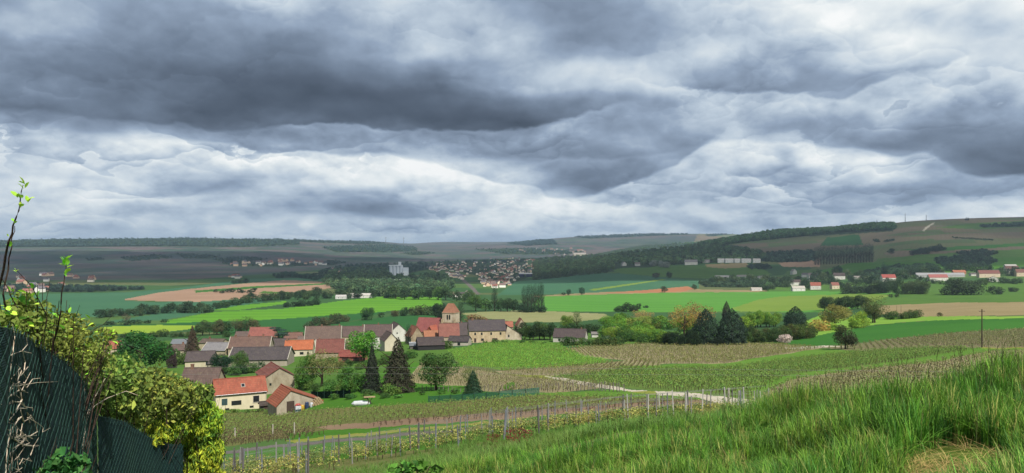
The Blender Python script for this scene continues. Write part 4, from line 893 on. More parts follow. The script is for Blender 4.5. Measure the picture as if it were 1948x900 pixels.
    hedge_line([(1414,652),(1470,651),(1548,642)], 17, 30, 32, [(84,108,52),(70,96,48),(96,104,56)], 'bush', 'olive bush in the thicket right of the conifer pair', 'thicket right of the conifers', r, 'shrub', cat='shrub')
    T('yew', 1513, 622, 40, 40, (42,66,46), 'dark conical conifer standing behind the thicket')
    T('bush', 1494, 652, 19, 32, (216,200,188), 'white blossoming bush at the edge of the green meadow', name='shrub', cat='shrub', k=0.5)
    T('bush', 1556, 630, 26, 44, (186,160,82), 'orange tinged bush beside the thicket', name='shrub', cat='shrub')
    T('round', 1588, 622, 46, 56, (150,146,74), 'olive coloured tree at the top of the green meadow')
    T('bush', 1634, 624, 34, 44, (158,186,64), 'bright yellow green bush beside the olive tree', name='shrub', cat='shrub')
    T('bush', 1585, 628, 16, 20, (160,190,70), 'small yellow green bush below the olive tree', name='shrub', cat='shrub')
    hedge_line([(1562,592),(1600,590),(1648,588)], 8, 24, 26, [(64,90,48),(80,102,54)], 'round', 'dark tree behind the olive tree', 'dark trees behind the olive tree', r)
    T('sparse', 1664, 614, 54, 44, (112,124,70), 'tall grey green tree at the end of the hedge')
    T('round', 1660, 614, 38, 32, (92,108,58), 'lower green tree under the tall grey green one')
    hedge_line([(1686,608),(1720,607),(1752,604)], 7, 17, 18, [(70,100,50),(86,116,52)], 'bush', 'bush in the hedge running right from the tall grey green tree', 'hedge beside the tan field', r, 'shrub', cat='shrub')
    T('bush', 1788, 602, 9, 11, (112,108,72), 'lone small bush at the edge of the tan field', name='shrub', cat='shrub')
    T('round', 1608, 664, 48, 45, (70,78,50), 'lone round tree on the grass verge between the vineyards')
    # beyond the wheat
    for i in range(21):
        u = 1551 + i * 5.4; T('column', u, 504 - i * 0.28, 33 + (i * 5) % 4, 9, (56,80,68), 'tall poplar in the straight dark row at the foot of the hill', 'straight row of poplars', k=0.55)
    for u, v, h, w, c, lb in ((1830,561,36,74,(66,82,54),'large round dark tree on the meadow below the right village'),(1894,560,18,30,(60,78,52),'small round dark tree right of the large one on the meadow'),(1928,555,11,18,(54,74,50),'smallest round tree on the meadow near the right edge')):
        T('bush', u, v, h, w, c, lb, k=0.5)
    hedge_line([(1604,558),(1690,558)], 7, 24, 28, [(64,84,54),(72,90,58)], 'bush', 'bushy tree in the long dark hedge below the right village', 'long hedge below the right village', r, k=0.5)
    hedge_line([(1704,559),(1764,559)], 4, 27, 30, [(70,92,56),(78,96,58)], 'bush', 'bushy tree next to the long hedge below the village', 'bushy trees below the red roofs', r, k=0.5)
    for u, v in ((1694,567), (1706,566)): T('round', u, v, 9, 9, (70,92,54), 'tiny round tree on the pasture below the hedge', 'pair of tiny trees on the pasture')
    hedge_line([(1545,535),(1580,528),(1640,535),(1700,540)], 20, 17, 18, [(58,82,54),(72,96,58),(84,104,64)], ['round', 'bush', 'round'], 'tree among the houses of the right village', 'trees in the right village', r, k=0.5, jit=22)
    hedge_line([(1700,530),(1760,522),(1850,520),(1948,528)], 20, 18, 20, [(62,88,56),(74,98,58),(56,80,54)], ['round', 'bush'], 'tree behind the roofs of the right village', 'trees behind the right village', r, k=0.5, jit=14)
    hedge_line([(1540,540),(1600,545),(1640,540)], 10, 13, 15, [(60,84,54),(78,102,62)], ['round', 'bush'], 'small tree in the front gardens of the right village', 'front garden trees of the right village', r, k=0.5, jit=14)
    hedge_line([(1720,530),(1790,540),(1880,540)], 12, 10, 13, [(62,88,54),(80,104,60)], 'bush', 'bush between the farm shed and the meadow trees', 'bushes by the long farm shed', r, 'shrub', k=0.5, jit=8, cat='shrub')
    hedge_line([(1350,540),(1400,536),(1450,540),(1500,534)], 16, 14, 17, [(62,86,54),(76,100,60),(88,108,66)], ['round', 'bush'], 'tree round the white sheds by the wheat', 'trees round the white sheds', r, k=0.5, jit=10)
    hedge_line([(1860,538),(1948,540)], 7, 12, 14, [(66,92,54)], 'bush', 'bush in front of the last houses on the right', 'bushes by the last houses', r, 'shrub', k=0.5, cat='shrub')
    hedge_line([(1440,552),(1480,545),(1545,548)], 14, 15, 17, [(56,80,52),(70,94,58)], ['round', 'bush'], 'tree between the white houses by the wheat', 'trees by the white houses', r, k=0.5, jit=20)
    hedge_line([(1680,530),(1690,528)], 3, 26, 9, [(50,78,56)], 'column', 'dark upright tree by the red roofed house in the right village', 'upright trees in the right village', r, k=0.5)
    hedge_line([(1732,484),(1760,482),(1796,474)], 9, 12, 16, [(56,78,56),(64,86,58)], ['round', 'bush'], 'tree in the clump on the right hillside', 'clump on the right hillside', r, k=0.5, jit=8)
    T('round', 1695, 484, 12, 15, (56,80,56), 'lone round tree near the end of the poplar row', k=0.5)
    T('round', 1840, 420, 7, 8, (44,62,50), 'lone tree on the skyline of the right hill', k=0.5)
    for u, v, h, w, c, lb in ((1248,529,11,16,(98,96,74),'reddish bare tree on the upper meadow edge'),(1273,529,13,13,(72,84,60),'round tree next to the bare tree on the upper meadow'),(1264,557,13,15,(70,84,50),'lone tree on the orange soil strip'),(1321,551,11,11,(66,90,56),'lone tree at the corner of the dark wheat'),(1107,561,16,13,(56,92,60),'green tree at the near edge of the dark wheat'),(1082,562,13,11,(58,90,60),'small tree beside another at the near edge of the dark wheat'),(1072,562,7,9,(60,88,58),'lowest bush at the near edge of the dark wheat')):
        T('round', u, v, h, w, c, lb, k=0.5)
    for u, v in ((1243,506), (1258,508), (1268,509)): T('bush', u, v, 14, 15, (166,172,160), 'pale blossoming tree before the dark wood', 'pale blossoming trees', k=0.5)
    for u in (1020,1034,1048,1060,1075,1090,1104,1120,1136,1150): T('bush', u, 532 - (u - 1020) * 0.10, 17, 19, (78,102,64) if u % 4 else (92,114,70), 'rounded tree on the near edge of the central wood', 'trees edging the central wood', k=0.5)
plant_all()
# ------------------------------------------------------------------ buildings
def plaster_mat(name, stain=0.5, sc=0.35):
    m, t, o = new_mat(name); oc = t.new('ShaderNodeObjectInfo').outputs['Color']; p = wpos(t)
    n = t.noise(t.vmul(p, (1, 1, 0.45)), sc, 6, 0.65); n2 = t.noise(p, 2.2, 4, 0.6)
    c = t.mix(t.mul(t.rng(n, 0.42, 0.72), stain), oc, t.mix(1.0, oc, (0.52, 0.47, 0.40, 1), 'MULTIPLY'))
    c = t.mix(t.mul(t.rng(n2, 0.5, 0.75), stain * 0.5), c, t.mix(1.0, oc, (0.70, 0.66, 0.60, 1), 'MULTIPLY'))
    diffuse(t, o, c, 0.9, 0.1, n2, 0.4, 0.03); return m
def roof_mat(name, rows, lanes, var=0.35):
    m, t, o = new_mat(name); oc = t.new('ShaderNodeObjectInfo').outputs['Color']; p = t.new('ShaderNodeTexCoord').outputs['Object']
    sp = t.new('ShaderNodeSeparateXYZ'); t.l.new(p, sp.inputs[0])
    r1 = t.m('FRACT', t.m('DIVIDE', sp.outputs[2], rows)); ln = t.m('FRACT', t.m('DIVIDE', sp.outputs[0], lanes))
    ce = t.vec(t.m('FLOOR', t.m('DIVIDE', sp.outputs[0], lanes)), t.m('FLOOR', t.m('DIVIDE', sp.outputs[2], rows)), 0)
    wn = t.new('ShaderNodeTexWhiteNoise'); t.l.new(ce, wn.inputs['Vector'])
    n = t.noise(p, 0.5, 5, 0.65); n2 = t.noise(t.vmul(p, (1, 0.4, 0.4)), 3.0, 4, 0.6)
    v = t.add(t.mul(wn.outputs['Value'], var), t.mul(t.rng(n, 0.3, 0.7), 0.5))
    c = t.mix(t.m('MULTIPLY', v, 1.0, clamp=True), t.mix(1.0, oc, (1.22, 1.16, 1.10, 1), 'MULTIPLY'), t.mix(1.0, oc, (0.60, 0.58, 0.60, 1), 'MULTIPLY'))
    c = t.mix(t.mul(t.rng(n2, 0.56, 0.72), 0.45), c, alb((150, 146, 110), 0.5))       # lichen
    h = t.add(t.mul(r1, 1.0), t.mul(t.m('SINE', t.mul(ln, 6.283)), 0.4))
    c = t.mix(t.rng(r1, 0.0, 0.16, 0.55, 0.0), c, t.mix(1.0, oc, (0.4, 0.36, 0.36, 1), 'MULTIPLY'))
    diffuse(t, o, c, 0.85, 0.15, h, 0.7, 0.05); return m
def plain_mat(name, c, k=0.6, rough=0.6, spec=0.3, metallic=0.0, nsc=3.0, var=0.25):
    m, t, o = new_mat(name); n = t.noise(t.new('ShaderNodeTexCoord').outputs['Object'], nsc, 4, 0.6)
    a = alb(c, k); col = t.mix(t.rng(n, 0.35, 0.65), a, (a[0] * (1 - var), a[1] * (1 - var), a[2] * (1 - var), 1))
    diffuse(t, o, col, rough, spec, metallic=metallic); return m
M_PLAS = plaster_mat('plaster'); M_STONE = plaster_mat('old_stone', 0.9, 0.8); M_TILE = roof_mat('roof_tile', 0.33, 0.30); M_SLATE = roof_mat('slate', 0.25, 0.25, 0.25)
M_GLASS = plain_mat('window_glass', (46, 50, 54), 0.6, 0.15, 0.5); M_FRAME = plain_mat('window_frame', (214, 206, 190), 0.6)
M_WOOD = plain_mat('dark_wood', (84, 70, 60), 0.6, 0.8); M_BLACKW = plain_mat('black_wood', (52, 50, 52), 0.7, 0.8, var=0.4); M_SHUT = plain_mat('shutter_paint', (74, 104, 104), 0.5)
M_MET = plain_mat('zinc', (176, 180, 184), 0.6, 0.45, 0.5, 0.6)
def house(name, label, u0, u1, vb, ve, vr, dep, yaw=0.0, mode='e', wall=(226, 216, 196), roof=(128, 104, 96), wins=(), chim=(), group=None, cat='house',
          kw=0.56, kr=0.52, rmat=None, wmat=None, d=None, over=0.35, gwins=(), ground_drop=2.5, asym=0.5, small=False, verge=False):
    """a gabled building: u0..u1 the ends of the side seen from here, vb foot, ve eave, vr ridge rows in the photograph; mode 'e' shows the
    eaves side and 'g' the gable; yaw turns the right-hand end away"""
    um = (u0 + u1) / 2; p = ground(um, vb) if d is None else at(um, vb, d)
    D = p.y; az = math.atan((um - CX) / F); ya = R(yaw)
    wid = (u1 - u0) / F * D / max(0.3, math.cos(ya) - math.sin(ya) * (um - CX) / F * -1 * -1)
    hw = max(1.0, (vb - ve) / F * D)
    m_ = sum(roof) / 3; roof = tuple(m_ + (c_ - m_) * .70 for c_ in roof)                # weathered
    rw, rm = wmat or M_PLAS, rmat or M_TILE
    root = empty(name, p, ya)
    if mode == 'e':
        L, W = wid, dep; back = W * asym * math.cos(ya)
        zr = (HY - vr) / F * (D + back); hr = max(0.4, zr - (p.z + hw)); x0, x1, y0, y1 = -L/2, L/2, 0, W; yr = W * asym
        prof = [(y0, hw), (yr, hw + hr), (y1, hw)]
        b = MB(); lo = -ground_drop
        for x, fl in ((x0, 1), (x1, -1)):
            pts = [(x, y0, lo), (x, y0, hw), (x, yr, hw + hr), (x, y1, hw), (x, y1, lo)]
            b.poly(pts if fl < 0 else pts[::-1][::1] if False else (pts[::-1] if fl < 0 else pts))
        b.poly([(x0, y0, lo), (x1, y0, lo), (x1, y0, hw), (x0, y0, hw)]); b.poly([(x1, y1, lo), (x0, y1, lo), (x0, y1, hw), (x1, y1, hw)])
        wl = b.build('wall', rw, root, col=alb(wall, kw))
        r = MB(); o_ = over; s1 = hr / max(yr - y0, .1); s2 = hr / max(y1 - yr, .1); t_ = 0.16
        r.slab([(x0-o_*.7, y0-o_, hw-o_*s1+.18), (x1+o_*.7, y0-o_, hw-o_*s1+.18), (x1+o_*.7, yr, hw+hr+.18), (x0-o_*.7, yr, hw+hr+.18)], t_)
        r.slab([(x0-o_*.7, yr, hw+hr+.181), (x1+o_*.7, yr, hw+hr+.181), (x1+o_*.7, y1+o_, hw-o_*s2+.181), (x0-o_*.7, y1+o_, hw-o_*s2+.181)], t_)
        rf0 = None
        if verge:
            rf0 = root
            for x in (x0-o_*.7, x1+o_*.7):
                g = MB(); g.tube([(x, y0-o_, hw-o_*s1+.24), (x, yr, hw+hr+.24), (x, y1+o_, hw-o_*s2+.24)], .13, 5); g.build('verge', M_FRAME, rf0)
        if not small: r.tube([(x0-o_*.7, yr, hw+hr+.2), (x1+o_*.7, yr, hw+hr+.2)], 0.13, 5)
        rf = r.build('roof', rm, root, col=alb(roof, kr))
        face_len = L
    else:
        W, L = wid, dep; xr = -W/2 + W * asym
        zr = (HY - vr) / F * D; hr = max(0.4, zr - (p.z + hw)); x0, x1, y0, y1 = -W/2, W/2, 0, L
        b = MB(); lo = -ground_drop
        b.poly([(x0, y0, lo), (x1, y0, lo), (x1, y0, hw), (xr, y0, hw+hr), (x0, y0, hw)]); b.poly([(x0, y1, lo), (x0, y1, hw), (xr, y1, hw+hr), (x1, y1, hw), (x1, y1, lo)])
        b.poly([(x0, y1, lo), (x0, y0, lo), (x0, y0, hw), (x0, y1, hw)]); b.poly([(x1, y0, lo), (x1, y1, lo), (x1, y1, hw), (x1, y0, hw)])
        wl = b.build('wall', rw, root, col=alb(wall, kw))
        r = MB(); o_ = over; s1 = hr / max(xr - x0, .1); s2 = hr / max(x1 - xr, .1); t_ = 0.16
        r.slab([(x0-o_, y0-o_*.7, hw-o_*s1+.18), (xr, y0-o_*.7, hw+hr+.18), (xr, y1+o_*.7, hw+hr+.18), (x0-o_, y1+o_*.7, hw-o_*s1+.18)], t_)
        r.slab([(xr, y0-o_*.7, hw+hr+.181), (x1+o_, y0-o_*.7, hw-o_*s2+.181), (x1+o_, y1+o_*.7, hw-o_*s2+.181), (xr, y1+o_*.7, hw+hr+.181)], t_)
        if not small: r.tube([(xr, y0-o_*.7, hw+hr+.2), (xr, y1+o_*.7, hw+hr+.2)], 0.13, 5)
        rf = r.build('roof', rm, root, col=alb(roof, kr)); face_len = W
    def opening(kind, cx, z0, w, h, y=0.0):
        if kind == 'window':
            f = MB(); e = 0.07
            f.box(cx-w/2-e, cx-w/2, y-.05, y+.02, z0, z0+h); f.box(cx+w/2, cx+w/2+e, y-.05, y+.02, z0, z0+h)
            f.box(cx-w/2-e, cx+w/2+e, y-.05, y+.02, z0+h, z0+h+e); f.box(cx-w/2-e-.05, cx+w/2+e+.05, y-.12, y+.02, z0-.1, z0)
            fo = f.build('window', M_FRAME, root)
            g = MB(); g.box(cx-w/2, cx+w/2, y-.022, y+.02, z0, z0+h); g.build('pane', M_GLASS, fo)
        elif kind == 'small_window':
            g = MB(); g.box(cx-w/2, cx+w/2, y-.03, y+.02, z0, z0+h); g.build('window', M_GLASS, root)
        elif kind == 'door':
            g = MB(); g.box(cx-w/2, cx+w/2, y-.04, y+.02, z0, z0+h); g.build('door', M_WOOD, root)
        elif kind == 'shutter':
            g = MB(); g.box(cx-w/2, cx+w/2, y-.05, y+.02, z0, z0+h)
            for q in range(7): g.box(cx-w/2+.03, cx+w/2-.03, y-.065, y-.05, z0+.04+q*(h/7), z0+(q+.7)*(h/7))
            g.build('shutter', M_SHUT, root)
    for kind, fx, fz, w, h in wins: opening(kind, -face_len/2 + fx * face_len, fz * hw, w, h)
    for fx, ww in chim:
        c = MB()
        if mode == 'e': cx, cy = -face_len/2 + fx * face_len, yr
        else: cx, cy = xr, fx * L
        c.box(cx-ww/2, cx+ww/2, cy-ww/2, cy+ww/2, hw+hr-.6, hw+hr+ww*1.5); c.box(cx-ww/2-.06, cx+ww/2+.06, cy-ww/2-.06, cy+ww/2+.06, hw+hr+ww*1.5, hw+hr+ww*1.5+.12)
        c.build('chimney', M_BRICK, rf)
    tag(root, label, cat, group)
    return root, dict(L=L, W=W, hw=hw, hr=hr, D=D, roof=rf, wall=wl)
M_BRICK = plain_mat('chimney_brick', (150, 112, 92), 0.6)
CREAM, WHITE, GREYW, OLDW = (232, 220, 190), (240, 238, 228), (176, 168, 154), (204, 190, 160)
BROWN, SLATE, DARKR, ORANGE, RED, PINK = (126, 104, 98), (108, 98, 100), (92, 82, 86), (226, 112, 66), (178, 92, 76), (190, 100, 92)
def build_village():
    H = house
    # the orange-roofed house nearest to us
    r1, i1 = H('house', 'cream house with a long orange tiled roof and skylight nearest to the vines', 411, 508, 779, 748, 720, 7.6, 27, 'e', (238,226,194), (204,100,72),
      [('shutter', .17, .36, 1.15, 1.35), ('window', .79, .38, 1.2, 1.35), ('small_window', .22, .03, .8, .45), ('small_window', .70, .05, .8, .45)], kw=.62)
    W_, L_, hw = i1['W'], i1['L'], i1['hw']
    b = MB(); b.box(-L_/2+.40*L_-1, -L_/2+.40*L_+1, -.04, .02, hw*.30, hw*.30+.95); o = b.build('opening', M_GLASS, r1)
    s = i1['hr'] / (W_/2); a = math.atan(s); q = MB(); y = W_*.16
    q.slab([(.1, y, hw+y*s+.27), (.9, y, hw+y*s+.27), (.9, y+.9, hw+(y+.9)*s+.27), (.1, y+.9, hw+(y+.9)*s+.27)], .08); sk = q.build('skylight', M_FRAME, i1['roof'])
    q = MB(); q.slab([(.18, y+.08, hw+(y+.08)*s+.285), (.82, y+.08, hw+(y+.08)*s+.285), (.82, y+.82, hw+(y+.82)*s+.285), (.18, y+.82, hw+(y+.82)*s+.285)], .02); q.build('skylight_pane', M_GLASS, i1['roof'])
    q = MB(); q.tube([(L_/2-.12, -.2, hw-.05), (L_/2-.12, -.1, hw-.4), (L_/2-.12, -.08, -1)], .05, 6); q.tube([(-L_/2, -.42, hw-.02), (L_/2, -.42, hw-.02)], .045, 6); q.build('gutter', M_MET, r1)
    H('house', 'tall house with a bare grey gable and dark red roof behind the orange roof', 503, 561, 747, 717, 700, 10, 30, 'g', (196,184,160), (168,92,80), [('small_window', .2, .5, .5, .6)], wmat=M_STONE, kr=.5)
    r3, i3 = H('garage', 'low garage with a lopsided orange tiled roof beside the cream house', 527, 613, 781, 767, 741, 6.5, 33, 'g', (206,196,176), (206,104,70),
      [('door', .30, -.1, 1.5, 2.2)], asym=.30, wmat=M_STONE, cat='garage')
    H('lean_to', 'small dark wooden lean-to between the cream house and the garage', 496, 518, 781, 771, 765, 2.2, 27, 'e', (120,108,92), (96,84,78), [('door', .5, .05, 1.2, 1.3)], cat='shed', wmat=M_BLACKW)
    H('house', 'house with a broad brown roof and cream wall just left of the orange one', 340, 409, 776, 738, 701, 8.5, 6, 'e', (226,214,182), (124,100,92), [('window', .72, .35, 1.1, 1.6), ('window', .2, .35, 1.0, 1.5)], chim=[(.2,.6)])
    # the roofs at the left of the village
    H('house', 'long low house with a brown roof and plain cream wall behind the broad brown roof', 352, 405, 699, 687, 669, 9, 14, 'e', CREAM, (104,92,94), [('window', .8, .3, .9, 1.1)])
    H('house', 'brown roofed house with a white gable edge beside the brownish conifer', 318, 350, 680, 667, 656, 8, 20, 'e', (214,202,178), BROWN, [('small_window', .7, .3, .8, .9)], chim=[(.9,.6)])
    H('barn', 'barn with a pale blue sheet metal roof at the left of the village', 324, 358, 662, 655, 646, 8, 8, 'e', (190,190,186), (214,224,236), rmat=M_MET, cat='barn')
    H('house', 'house with a pale grey slate roof among the left roofs', 384, 427, 676, 667, 652, 9, -6, 'e', OLDW, (152,152,158), [('small_window', .3, .3, .8, .9)], rmat=M_SLATE, verge=True)
    H('house', 'brown ridged house just behind the pale grey slate roof', 378, 420, 664, 653, 645, 8, -6, 'e', OLDW, (120,102,90), chim=[(.3,.6)])
    H('house', 'long house with a patched orange and brown roof in the middle of the village', 434, 512, 676, 662, 641, 10, 8, 'e', (204,190,166), (138,104,92), [('small_window', .1, .3, .8, .9)], chim=[(.12,.6),(.45,.6),(.8,.6)], verge=True)
    H('house', 'house with a steep brick red roof at the back of the village', 472, 520, 650, 640, 623, 10, 4, 'e', (200,150,130), (186,100,88))
    H('barn', 'very long barn with a dark grey roof across the middle of the village', 434, 546, 698, 685, 661, 13, 6, 'e', (196,186,168), (96,88,92), [('small_window', .55, .3, .9, .8)], cat='barn', kr=.55, verge=True)
    H('house', 'house with a bright orange roof and cream wall by the cedar', 541, 594, 678, 665, 648, 8, 10, 'e', (238,228,202), (232,116,66), [('small_window', .30, .25, .9, 1.0), ('small_window', .62, .25, 1.4, 1.0), ('small_window', .85, .25, .7, 1.0)], chim=[(.05,.6)])
    H('house', 'house with small red tiled roofs next to the bright orange roof', 600, 654, 681, 671, 646, 11, 10, 'e', (196,180,156), (160,88,78), chim=[(.1,.5)], kr=.5, verge=True)
    H('shed', 'low open shed with a dull red roof below the bright round tree', 643, 689, 688, 679, 667, 6, -6, 'e', (180,120,104), (176,82,72), [('door', .3, .05, 2.2, 1.6), ('door', .75, .05, 2.0, 1.6)], cat='shed')
    H('house', 'long farmhouse with a brown roof and grey left gable below the wheat', 580, 648, 658, 645, 621, 11, 10, 'e', (222,212,190), (134,108,98), [('small_window', .82, .3, .8, 1.0)], chim=[(.45,.6),(.95,.6)], verge=True)
    H('house', 'brown roofed house in the row between the farmhouse and the white barn', 648, 702, 652, 640, 621, 10, 6, 'e', OLDW, (122,98,94), chim=[(.75,.6)], verge=True)
    H('barn', 'long barn with a brown roof and bright white wall behind the round tree', 693, 745, 664, 640, 618, 10, 8, 'e', WHITE, (118,96,94), chim=[(.5,.5)], cat='barn', verge=True)
    H('house', 'house with a big white gable at the right end of the barn row', 744, 773, 650, 630, 617, 14, 20, 'g', WHITE, (110,92,92), [('small_window', .4, .75, .7, .7)])
    H('house', 'cream house with a pointed gable in front of the big white gable', 732, 757, 668, 648, 634, 8, 24, 'g', (236,226,200), (116,96,92))
    for a in [('small brown roofed outbuilding joining the pale slate roof to the long patched roof', 420, 440, 674, 664, 655, 6, 6, 'e', OLDW, (128,104,94)),
              ('low outbuilding with a dark roof behind the right end of the very long barn', 512, 545, 668, 658, 645, 8, 6, 'e', (206,196,174), (104,92,92)),
              ('small house with a rusty roof beside the cedar', 540, 574, 652, 644, 633, 7, 8, 'e', (200,180,156), (150,104,90)),
              ('grey walled outbuilding between the very long barn and the dark round tree', 396, 424, 700, 692, 682, 6, 10, 'e', (176,166,150), (98,90,92)),
              ('small pale lean-to at the left end of the farmhouse', 566, 584, 656, 648, 640, 5, 8, 'e', (214,204,184), (140,116,108)),
              ('little brown roofed shed right of the open red shed', 652, 676, 668, 661, 653, 5, 4, 'e', (196,180,158), (132,98,90)),
              ('house with a brown roof behind the brick red roof', 446, 476, 648, 640, 631, 8, 4, 'e', OLDW, (126,104,98))]: H('house', *a, [('small_window', .5, .25, .8, .9)])
    # round the church
    H('barn', 'black wooden barn with a low dark roof in front of the church', 796, 846, 666, 657, 642, 12, 12, 'e', (70,66,66), (92,80,82), cat='barn', wmat=M_BLACKW, kr=.55)
    H('shed', 'pale roofed lean-to at the left end of the black wooden barn', 780, 798, 664, 658, 652, 5, 12, 'e', (120,116,110), (196,196,192), cat='shed', rmat=M_MET)
    H('house', 'dark roofed house with a white annex right of the black barn', 852, 890, 658, 650, 640, 8, -8, 'e', (214,206,190), (88,80,84), [('small_window', .55, .1, 1.2, 1.2)])
    H('house', 'ruined stone house with a ragged orange roof left of the church', 782, 806, 654, 640, 622, 8, 28, 'g', (190,172,146), (188,112,82), [('small_window', .5, .2, .8, 1.0)], wmat=M_STONE)
    H('house', 'small stone house with a pale orange roof under the church nave', 808, 836, 648, 642, 629, 7, 14, 'e', (180,166,146), (206,126,86), wmat=M_STONE)
    H('house', 'long house with a faded red roof in front of the church tower', 836, 874, 648, 640, 616, 10, 8, 'e', (200,184,160), (178,104,90), chim=[(.05,.5)], wmat=M_STONE)
    H('house', 'dark slate roofed stretch at the left end of the stone house', 873, 900, 644, 637, 614, 10, 4, 'e', (206,188,160), (104,92,94), chim=[(.2,.5)], rmat=M_SLATE, verge=True)
    H('house', 'long stone house with a slate roof and rows of windows right of the church', 893, 962, 651, 629, 609, 10, 8, 'e', (230,208,172), (98,90,96),
      [('small_window', .16, .62, .8, 1.2), ('small_window', .34, .62, .8, 1.2), ('small_window', .60, .62, .8, 1.2), ('small_window', .86, .62, .8, 1.2), ('door', .16, .0, 1.0, 1.9), ('small_window', .36, .12, 1.2, 1.1), ('door', .70, .0, 2.4, 1.8)], chim=[(.1,.6),(.5,.5)], rmat=M_SLATE, wmat=M_STONE)
    H('house', 'small house with a white lopsided gable at the right end of the stone house', 961, 992, 647, 637, 619, 7, 10, 'g', (226,214,190), (124,112,104), [('small_window', .22, .55, .7, 1.2)], asym=.12, wmat=M_STONE)
    H('house', 'house with a red roof peeping out behind the stone house', 953, 976, 632, 622, 612, 8, 4, 'e', (206,186,160), (204,112,84))
    H('house', 'house with a small orange roof among the trees right of the stone house', 984, 1000, 632, 619, 607, 7, 10, 'g', (214,196,170), (210,124,92))
    H('house', 'low bungalow with a dark brown roof and white gable end beyond the vines', 1052, 1112, 651, 642, 626, 9, -14, 'e', (232,228,218), (100,86,88), [('small_window', .2, .2, 1.0, 1.0)], chim=[(.85,.5)])
    H('house', 'small bungalow with a bright white gable in the garden trees', 1144, 1168, 645, 638, 625, 9, -30, 'g', WHITE, (108,94,94))
    H('shed', 'little white shed between the two bungalows', 1126, 1138, 642, 636, 632, 4, 0, 'e', WHITE, (150,146,144), cat='shed')
    H('house', 'house with a faded orange roof half hidden behind the left shrub', 196, 222, 690, 664, 650, 8, 10, 'e', (226,206,180), (206,110,80))
    # the garden things by the garage
    Wg = i3['W']; gm = Matrix.Translation(r3.location) @ Matrix.Rotation(R(33), 4, 'Z')
    def gp(f, off=-.9):
        q = gm @ Vector((-Wg/2 + f * Wg, off, 0)); q.z = float(height(q.x, q.y)); return q
    def barrel(name, label, f_, col, w, h, lid=None, cat='barrel'):
        q = gp(f_); m = MB()
        m.tube([(0,0,0),(0,0,h*.03),(0,0,h*.28),(0,0,h*.3),(0,0,h*.7),(0,0,h*.72),(0,0,h*.97),(0,0,h)], [w*.46,w*.49,w*.5,w*.53,w*.53,w*.5,w*.49,w*.44], 14)
        o = m.build(name, PL[col]); o.location = q
        k = MB(); k.tube([(0,0,h),(0,0,h+.05)], [w*.4,w*.36], 12); k.build('lid', PL[lid or col], o); return tag(o, label, cat)
    PL = {n: plain_mat('plastic_' + n, c, .6, .4, .4) for n, c in (('white', (232,236,240)), ('yellow', (236,190,70)), ('blue', (56,74,112)), ('red', (196,70,60)))}
    barrel('barrel', 'yellow plastic barrel by the garage wall', .53, 'yellow', .75, .95)
    barrel('barrel', 'dark blue plastic barrel by the garage wall', .63, 'blue', .75, 1.25)
    barrel('tub', 'small white tub right of the dark blue barrel', .74, 'white', .8, .8, cat='tub')
    q = gp(.42, -1.2); rt = empty('sack', q, R(33)); m = MB()
    m.box(-.55, .55, -.4, .4, 0, 1.0); m.box(-.5, .5, -.36, .36, 1.0, 1.12); m.build('body', PL['white'], rt)
    m = MB(); m.box(-.56, .56, -.412, -.402, .1, .5); m.build('panel', PL['blue'], rt); m = MB(); m.tube([(-.45,0,1.12),(-.2,.1,1.34),(.25,-.05,1.36),(.5,0,1.12)], [.18,.24,.24,.16], 8); m.build('flap', PL['red'], rt)
    tag(rt, 'big white and blue sack with a red top beside the garage door', 'sack')
    q = gp(.88); rt = empty('log_pile', q, R(33))
    for i in range(4):
        for j in range(5 - i):
            m = MB(); x = -1.1 + j * .5 + i * .25; m.tube([(x, -.6, .2 + i * .36), (x, .6, .2 + i * .36)], .22, 8); m.build('log', M_WOODL, rt)
    tag(rt, 'pile of pale logs under the low eave of the garage', 'log pile')
    # garden table and boat-shaped white cover on the lawn
    q = ground(703, 769); rt = empty('garden_table', q, .2); m = MB(); m.box(-.95, .95, -.45, .45, 1.2, 1.3); m.build('tabletop', M_WOODL, rt)
    for x in (-.35, .35): m = MB(); m.tube([(x*1.6, 0, 1.2), (x*.3, 0, .6), (x*.9, 0, -.1)], .09, 6); m.build('leg', M_WOOD, rt)
    tag(rt, 'rough wooden table on crossed legs on the lawn', 'table')
    q = ground(687, 771); m = MB(); m.tube([(-1.6,0,.25),(-1.2,0,.34),(0,0,.36),(1.1,0,.34),(1.7,0,.22)], [.1,.4,.45,.4,.08], 10); o = m.build('boat_cover', PL['white']); o.location = q; o.rotation_euler = (0, 0, .1)
    tag(o, 'long white cover lying on the lawn beside the wooden table', 'cover')
    # satellite dish
    q = at(357, 727, ground(370, 776).y - 1.0); rt = empty('satellite_dish', q); m = MB(); n = 14; rings = [(0, .0), (.25, .04), (.45, .13)]
    m.tube([(0, 0, 0), (0, -.02, 0), (0, -.10, 0)], [.05, .28, .46], 16); m.build('dish', PL['white'], rt); m = MB(); m.tube([(0, .02, -.1), (0, .3, -.3), (0, .9, -.9)], .04, 6); m.build('bracket', M_MET, rt)
    tag(rt, 'round white satellite dish on the broad brown roof', 'satellite dish')
M_WOODL = plain_mat('pale_wood', (196, 170, 130), .55, .8)
